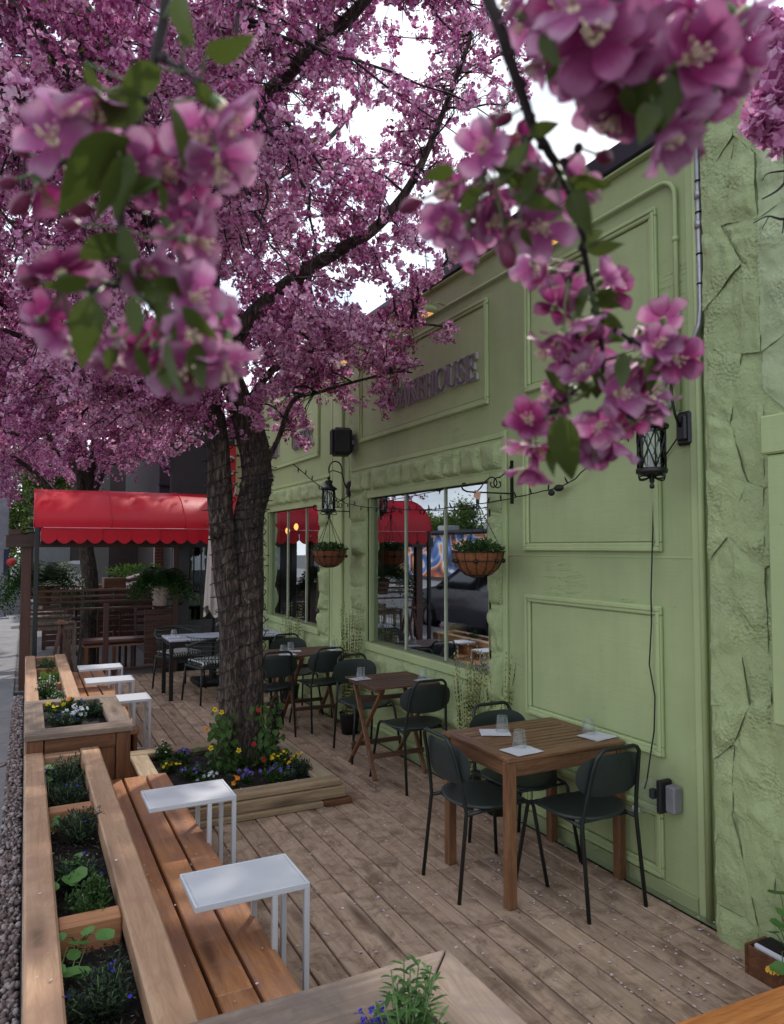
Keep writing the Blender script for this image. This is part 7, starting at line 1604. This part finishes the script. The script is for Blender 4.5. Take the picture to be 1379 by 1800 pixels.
def bough(label, stems, blooms, buds, leaves, seed, deep=.2, sc=1.0):
    rs = random.Random(seed); base = stems[0][0]; b0 = atd(base[0], base[1], base[2]); t = thing('blossom_bough', label, 'branch', b0)
    nodes = []
    for st_ in stems:
        P = smooth_path([atd(a, b_, d) for a, b_, d, r_ in st_], 5); Rr = np.interp(np.linspace(0, 1, len(P)), np.linspace(0, 1, len(st_)), [q[3] for q in st_]); m = MB(); m.tube([p+Vector((rs.uniform(-1, 1), rs.uniform(-1, 1), rs.uniform(-1, 1)))*.0006 for p in P], list(Rr), 8); m.build('stem', M['twig'], t); nodes += P
        for p in P[2::3]: q = MB(); q.sphere(p+Vector((rs.uniform(-.002, .002), rs.uniform(-.002, .002), 0)), .0030, 6, 4); q.build('node', M['twig'], t)
    def near(p): return min(nodes, key=lambda q: (q-p).length+max(0, p.z-q.z)*.3)
    camp = Vector((0, 0, CAM_H))
    for (px, py, d, s) in blooms:
        s = s*.84; d = d+.010
        p = atd(px, py, d); toc = (camp-p).normalized(); nb = near(p); out = (p-nb); out = out.normalized() if out.length > .001 else Vector((0, 0, -1))
        nrm = (out*.7+toc*rs.uniform(-.2, .9)+Vector((rs.gauss(0, .45), rs.gauss(0, .45), rs.gauss(-.1, .4)))).normalized()
        f = thing('blossom', None, None, p-b0); f.parent = t; f.rotation_euler = quat_from(nrm, rs.uniform(0, 6.28)); f.scale = (s*sc,)*3; f.location = p-b0
        dk = 1 if rs.random() < deep else 0; op = rs.uniform(R(-18), R(22)); 
        for k in range(5):
            e = link('petal', PM[rs.randrange(4)][dk], f, (0, 0, 0)); a = k*1.2566+rs.gauss(0, .09); e.rotation_euler = (Matrix.Rotation(a, 3, 'Z')@Matrix.Rotation(op+rs.gauss(0, .12), 3, 'X')).to_euler(); e.scale = (rs.uniform(.9, 1.1), rs.uniform(.88, 1.08), 1)
            e.location = Vector((math.cos(a+math.pi/2), math.sin(a+math.pi/2), 0))*.0015
        link('stamens', CT, f); link('calyx', SEP, f)
        m = MB(); md = (nb+p-nrm*.01*s)/2+Vector((rs.uniform(-.003, .003), rs.uniform(-.003, .003), -.002)); m.tube([nb, md, p-nrm*.008*s], .0007, 5); m.build('pedicel', M['stem'] if rs.random() < .6 else M['bud'], t)
    for (px, py, d, s) in buds:
        p = atd(px, py, d); nb = near(p); ax = (p-nb).normalized() if (p-nb).length > .002 else Vector((0, 0, -1)); s = s*.5; o = link('bud', BUD, t, p-b0, quat_from(ax, 0), s*sc); m = MB(); m.tube([nb, (nb+p)/2, p], .0007, 5); m.build('pedicel', M['stem'], t)
    for (px, py, qx, qy, d, s) in leaves:
        d = d-.022; qx = px+(qx-px)*.98; qy = py+(qy-py)*.98
        p = atd(px, py, d); q = atd(qx, qy, d+rs.uniform(-.012, .012)); D = (q-p); ln = D.length; D.normalize(); toc = (camp-p).normalized(); N = (toc*rs.choice((1, 1, -1))+Vector((rs.gauss(0, .5), rs.gauss(0, .5), rs.gauss(0, .5)))); N = (N-D*N.dot(D)).normalized(); X = D.cross(N)
        k = rs.randrange(3); Mx = Matrix((X, D, N)).transposed(); o = link('leaf', LEAF[k], t, p-b0, Mx.to_euler(), ln/[.042, .048, .036][k])
        nb = near(p); m = MB(); m.tube([nb, p], .0007, 4); m.build('petiole', M['stem'], t)
    return t
rb_ = random.Random(77)
def jit(lst, d, s=1.0, dj=.03):
    o = [(x+rb_.uniform(-5, 5), y+rb_.uniform(-5, 5), d+rb_.uniform(-dj, dj), s*rb_.uniform(.82, 1.12)) for x, y in lst]
    return o+([(x+rb_.uniform(-24, 24), y+rb_.uniform(-24, 24), d+rb_.uniform(0, dj), s*rb_.uniform(.8, 1.05)) for x, y in lst[::3]] if len(lst) > 9 else [])
dL = .36
bough('dark pink blossom bough hanging at the upper left, close to the camera and blurred',
      [[(292, -60, dL, .0030), (288, 20, dL, .0028), (272, 110, dL, .0026), (245, 190, dL, .0024), (225, 290, dL, .0021), (214, 400, dL, .0018), (217, 500, dL, .0015)],
       [(275, 100, dL, .0018), (320, 120, dL-.01, .0014), (370, 170, dL-.01, .001)], [(235, 240, dL, .0016), (170, 265, dL, .0012), (100, 290, dL, .001)], [(216, 490, dL, .0014), (160, 510, dL, .001), (110, 500, dL, .0008)], [(216, 490, dL, .0014), (270, 540, dL, .001), (330, 560, dL, .0008)]],
      jit([(165, 175), (150, 215), (118, 215), (100, 245), (225, 285), (300, 290), (350, 250), (395, 190), (400, 235), (385, 285), (265, 300), (340, 320), (300, 400), (340, 425), (350, 375), (105, 480), (135, 495), (85, 560), (110, 590), (165, 600), (205, 590), (250, 600), (300, 610), (335, 585), (345, 520), (400, 600), (385, 560), (395, 640), (255, 470), (200, 640), (330, 640), (75, 330), (360, 560)], dL, 1.0),
      jit([(48, 275), (28, 315), (50, 345), (140, 400), (65, 500), (160, 360), (330, 655)], dL, 1.25, .01),
      [(310, -10, 325, 70, dL, 1), (325, 60, 322, 95, dL, 1), (362, 95, 438, 88, dL-.01, 1), (285, 120, 195, 165, dL, 1), (260, 190, 135, 195, dL+.01, 1), (300, 180, 345, 300, dL-.01, 1), (345, 145, 385, 200, dL, 1), (225, 240, 80, 345, dL, 1), (210, 270, 170, 400, dL-.01, 1), (230, 270, 200, 390, dL, 1), (215, 330, 290, 320, dL+.01, 1), (280, 320, 300, 370, dL, 1), (215, 400, 240, 500, dL, 1), (215, 410, 130, 470, dL, 1), (270, 500, 175, 480, dL, 1), (250, 520, 345, 495, dL, 1), (160, 490, 75, 515, dL-.01, 1), (165, 520, 130, 640, dL, 1), (235, 520, 240, 600, dL-.01, 1), (270, 530, 325, 600, dL, 1), (320, 540, 385, 600, dL, 1), (290, 600, 320, 700, dL-.01, 1), (240, 610, 270, 680, dL, 1), (200, 610, 180, 655, dL, 1), (345, 600, 345, 680, dL, 1), (120, 620, 125, 640, dL, 1), (280, 640, 300, 690, dL, 1), (215, 440, 160, 470, dL, 1), (150, 110, 180, 180, dL, 1)], 1, .25)
dR = .40; dR2 = .50
bough('pink blossom bough hanging right of centre in front of the green wall',
      [[(845, -30, dR-.03, .0034), (880, 50, dR-.03, .0032), (905, 130, dR-.02, .0030), (940, 225, dR-.01, .0027), (985, 300, dR, .0024), (1015, 370, dR+.03, .0022), (1030, 450, dR+.06, .0021), (1047, 545, dR2, .0019), (1060, 620, dR2, .0016), (1058, 680, dR2, .0012)],
       [(945, 230, dR-.01, .0018), (900, 270, dR-.01, .0014), (850, 300, dR, .001)], [(1047, 545, dR2, .0017), (1085, 580, dR2, .0015), (1130, 610, dR2, .0012), (1175, 630, dR2, .0009)], [(1058, 640, dR2, .0013), (1010, 690, dR2, .001), (950, 740, dR2, .0008)], [(1058, 660, dR2, .0013), (1080, 710, dR2, .001), (1120, 740, dR2, .0008)], [(1025, 460, dR+.07, .001), (1000, 490, dR+.07, .0008)], [(985, 300, dR, .001), (1020, 260, dR, .0006)]],
      jit([(800, 330), (830, 370), (870, 340), (860, 395), (900, 400), (935, 380), (920, 330), (960, 400), (780, 385), (820, 410), (850, 270), (975, 300), (1000, 330), (910, 240)], dR, .95)+jit([(958, 480), (1000, 505), (975, 540), (1060, 490), (1075, 515), (985, 590), (1015, 565), (960, 610), (1000, 640), (1040, 610), (1035, 660)], dR2-.02, 1.0)+jit([(1100, 650), (1125, 590), (1160, 560), (1150, 610), (1130, 640), (1185, 630), (1000, 690), (965, 705), (925, 745), (945, 790), (985, 745), (1050, 745), (1020, 770), (1105, 735), (1130, 715), (1150, 700), (1085, 780), (935, 820), (1040, 790), (1085, 690)], dR2, 1.0),
      jit([(745, 355), (890, 430), (870, 205), (1048, 275), (905, 205), (915, 290)], dR, 1.4, .01)+jit([(905, 745), (1140, 670)], dR2, 1.1, .01),
      [(800, 300, 742, 308, dR, 1), (850, 330, 800, 375, dR, 1), (870, 250, 850, 200, dR, 1), (930, 250, 870, 330, dR-.01, 1), (935, 330, 860, 290, dR, 1), (930, 240, 985, 205, dR, 1), (900, 345, 1000, 370, dR-.01, 1), (950, 300, 905, 365, dR-.01, 1), (1000, 315, 1075, 335, dR, 1), (1005, 335, 1030, 400, dR, 1), (1020, 425, 1070, 405, dR2-.03, 1), (1030, 435, 1092, 440, dR2-.03, 1), (1045, 520, 1090, 512, dR2, 1), (1048, 530, 1090, 535, dR2, 1), (1050, 550, 1100, 580, dR2, 1), (1035, 500, 1008, 550, dR2, 1), (1045, 560, 1010, 600, dR2, 1), (1100, 620, 1085, 690, dR2-.01, 1), (1140, 625, 1160, 695, dR2, 1), (1110, 625, 1060, 680, dR2, 1), (1050, 650, 1050, 710, dR2, 1), (1030, 690, 965, 735, dR2-.01, 1), (985, 730, 1000, 845, dR2-.01, 1), (975, 780, 960, 830, dR2, 1), (1000, 770, 1010, 840, dR2, 1), (1035, 700, 1020, 650, dR2, 1), (1070, 590, 1100, 600, dR2, 1), (920, 400, 930, 440, dR, 1), (1000, 690, 960, 650, dR2, 1)], 2, .3)
dT = .34
bough('large blurred mauve blossom cluster across the top right corner',
      [[(1060, -120, dT, .003), (1075, -30, dT, .0028), (1090, 60, dT, .0022), (1120, 120, dT, .0015)], [(1080, -20, dT, .002), (990, 40, dT+.02, .0014), (960, 80, dT+.02, .001)], [(1085, 0, dT, .002), (1180, 50, dT, .0014), (1260, 60, dT, .001)]],
      jit([(930, 30), (965, 60), (950, 110), (1010, 20), (1040, 70), (1080, 100), (1060, 160), (1100, 40), (1130, 90), (1150, 20), (1180, 70), (1160, 140), (1210, 110), (1230, 30), (1270, 60), (1300, 20), (1240, 160), (1200, 190), (1170, 225), (1280, 130), (1130, 180), (1090, 190), (1300, 90), (1225, 220), (990, 90), (1050, 10), (1250, 100), (1190, 160), (1120, 130)], dT, 1.15, .04),
      jit([(1100, 140), (1230, 70)], dT, 1.4, .01),
      [(1050, 60, 1000, 130, dT, 1), (980, 110, 960, 150, dT, 1), (1130, 130, 1150, 250, dT, 1), (1100, 150, 1110, 215, dT, 1), (1150, 180, 1130, 235, dT, 1), (950, 60, 985, 120, dT, 1), (1200, 120, 1160, 210, dT, 1), (1060, 90, 1090, 150, dT, 1)], 3, .45)
# mid-distance spray at the right edge and bare twig
def spray(label, cpx, d0, seed, per, fr, cr_, twigs):
    rs = np.random.RandomState(seed); cs = []
    for (px, py, r_) in cpx:
        for k in range(int(r_*.9)): a = rs.rand()*6.28; q = rs.rand()**.5*r_; cs.append(tuple(atd(px+q*math.cos(a), py+q*math.sin(a), d0+rs.uniform(-.10, .10))))
    C = np.array(cs); t = thing('blossom_spray', label, 'branch', C.mean(0)); off = np.array(t.location); V, F = flowers_mesh(C-off, per, fr, cr_, seed); o = link('blossoms', npmesh('blossoms', V, F, M['crown']), t); o['kind'] = 'stuff'
    m = MB()
    for tw in twigs: m.tube(smooth_path([atd(a, b_, d0) for a, b_, r_ in tw], 4), list(np.interp(np.linspace(0, 1, (len(tw)-1)*4+1), np.linspace(0, 1, len(tw)), [q[2] for q in tw])), 6)
    m.build('twig', M['twig'], t)
spray('rounded spray of pink blossom at the right edge with bare black twigs below', [(1352, 215, 26), (1365, 150, 30), (1350, 100, 22), (1345, 50, 20), (1385, 230, 30), (1390, 80, 40), (1400, 160, 40), (1345, 190, 16)], 1.35, 4, 5, .017, .022,
      [[(1450, -80, .006), (1400, 60, .005), (1375, 180, .004), (1382, 300, .003), (1372, 330, .0025), (1340, 350, .0012)], [(1382, 300, .002), (1350, 305, .0012), (1340, 318, .0008)], [(1420, 370, .004), (1379, 385, .0025), (1350, 380, .0015), (1325, 392, .001)], [(1352, 380, .0012), (1340, 402, .0008)], [(1379, 385, .002), (1376, 410, .001)]])
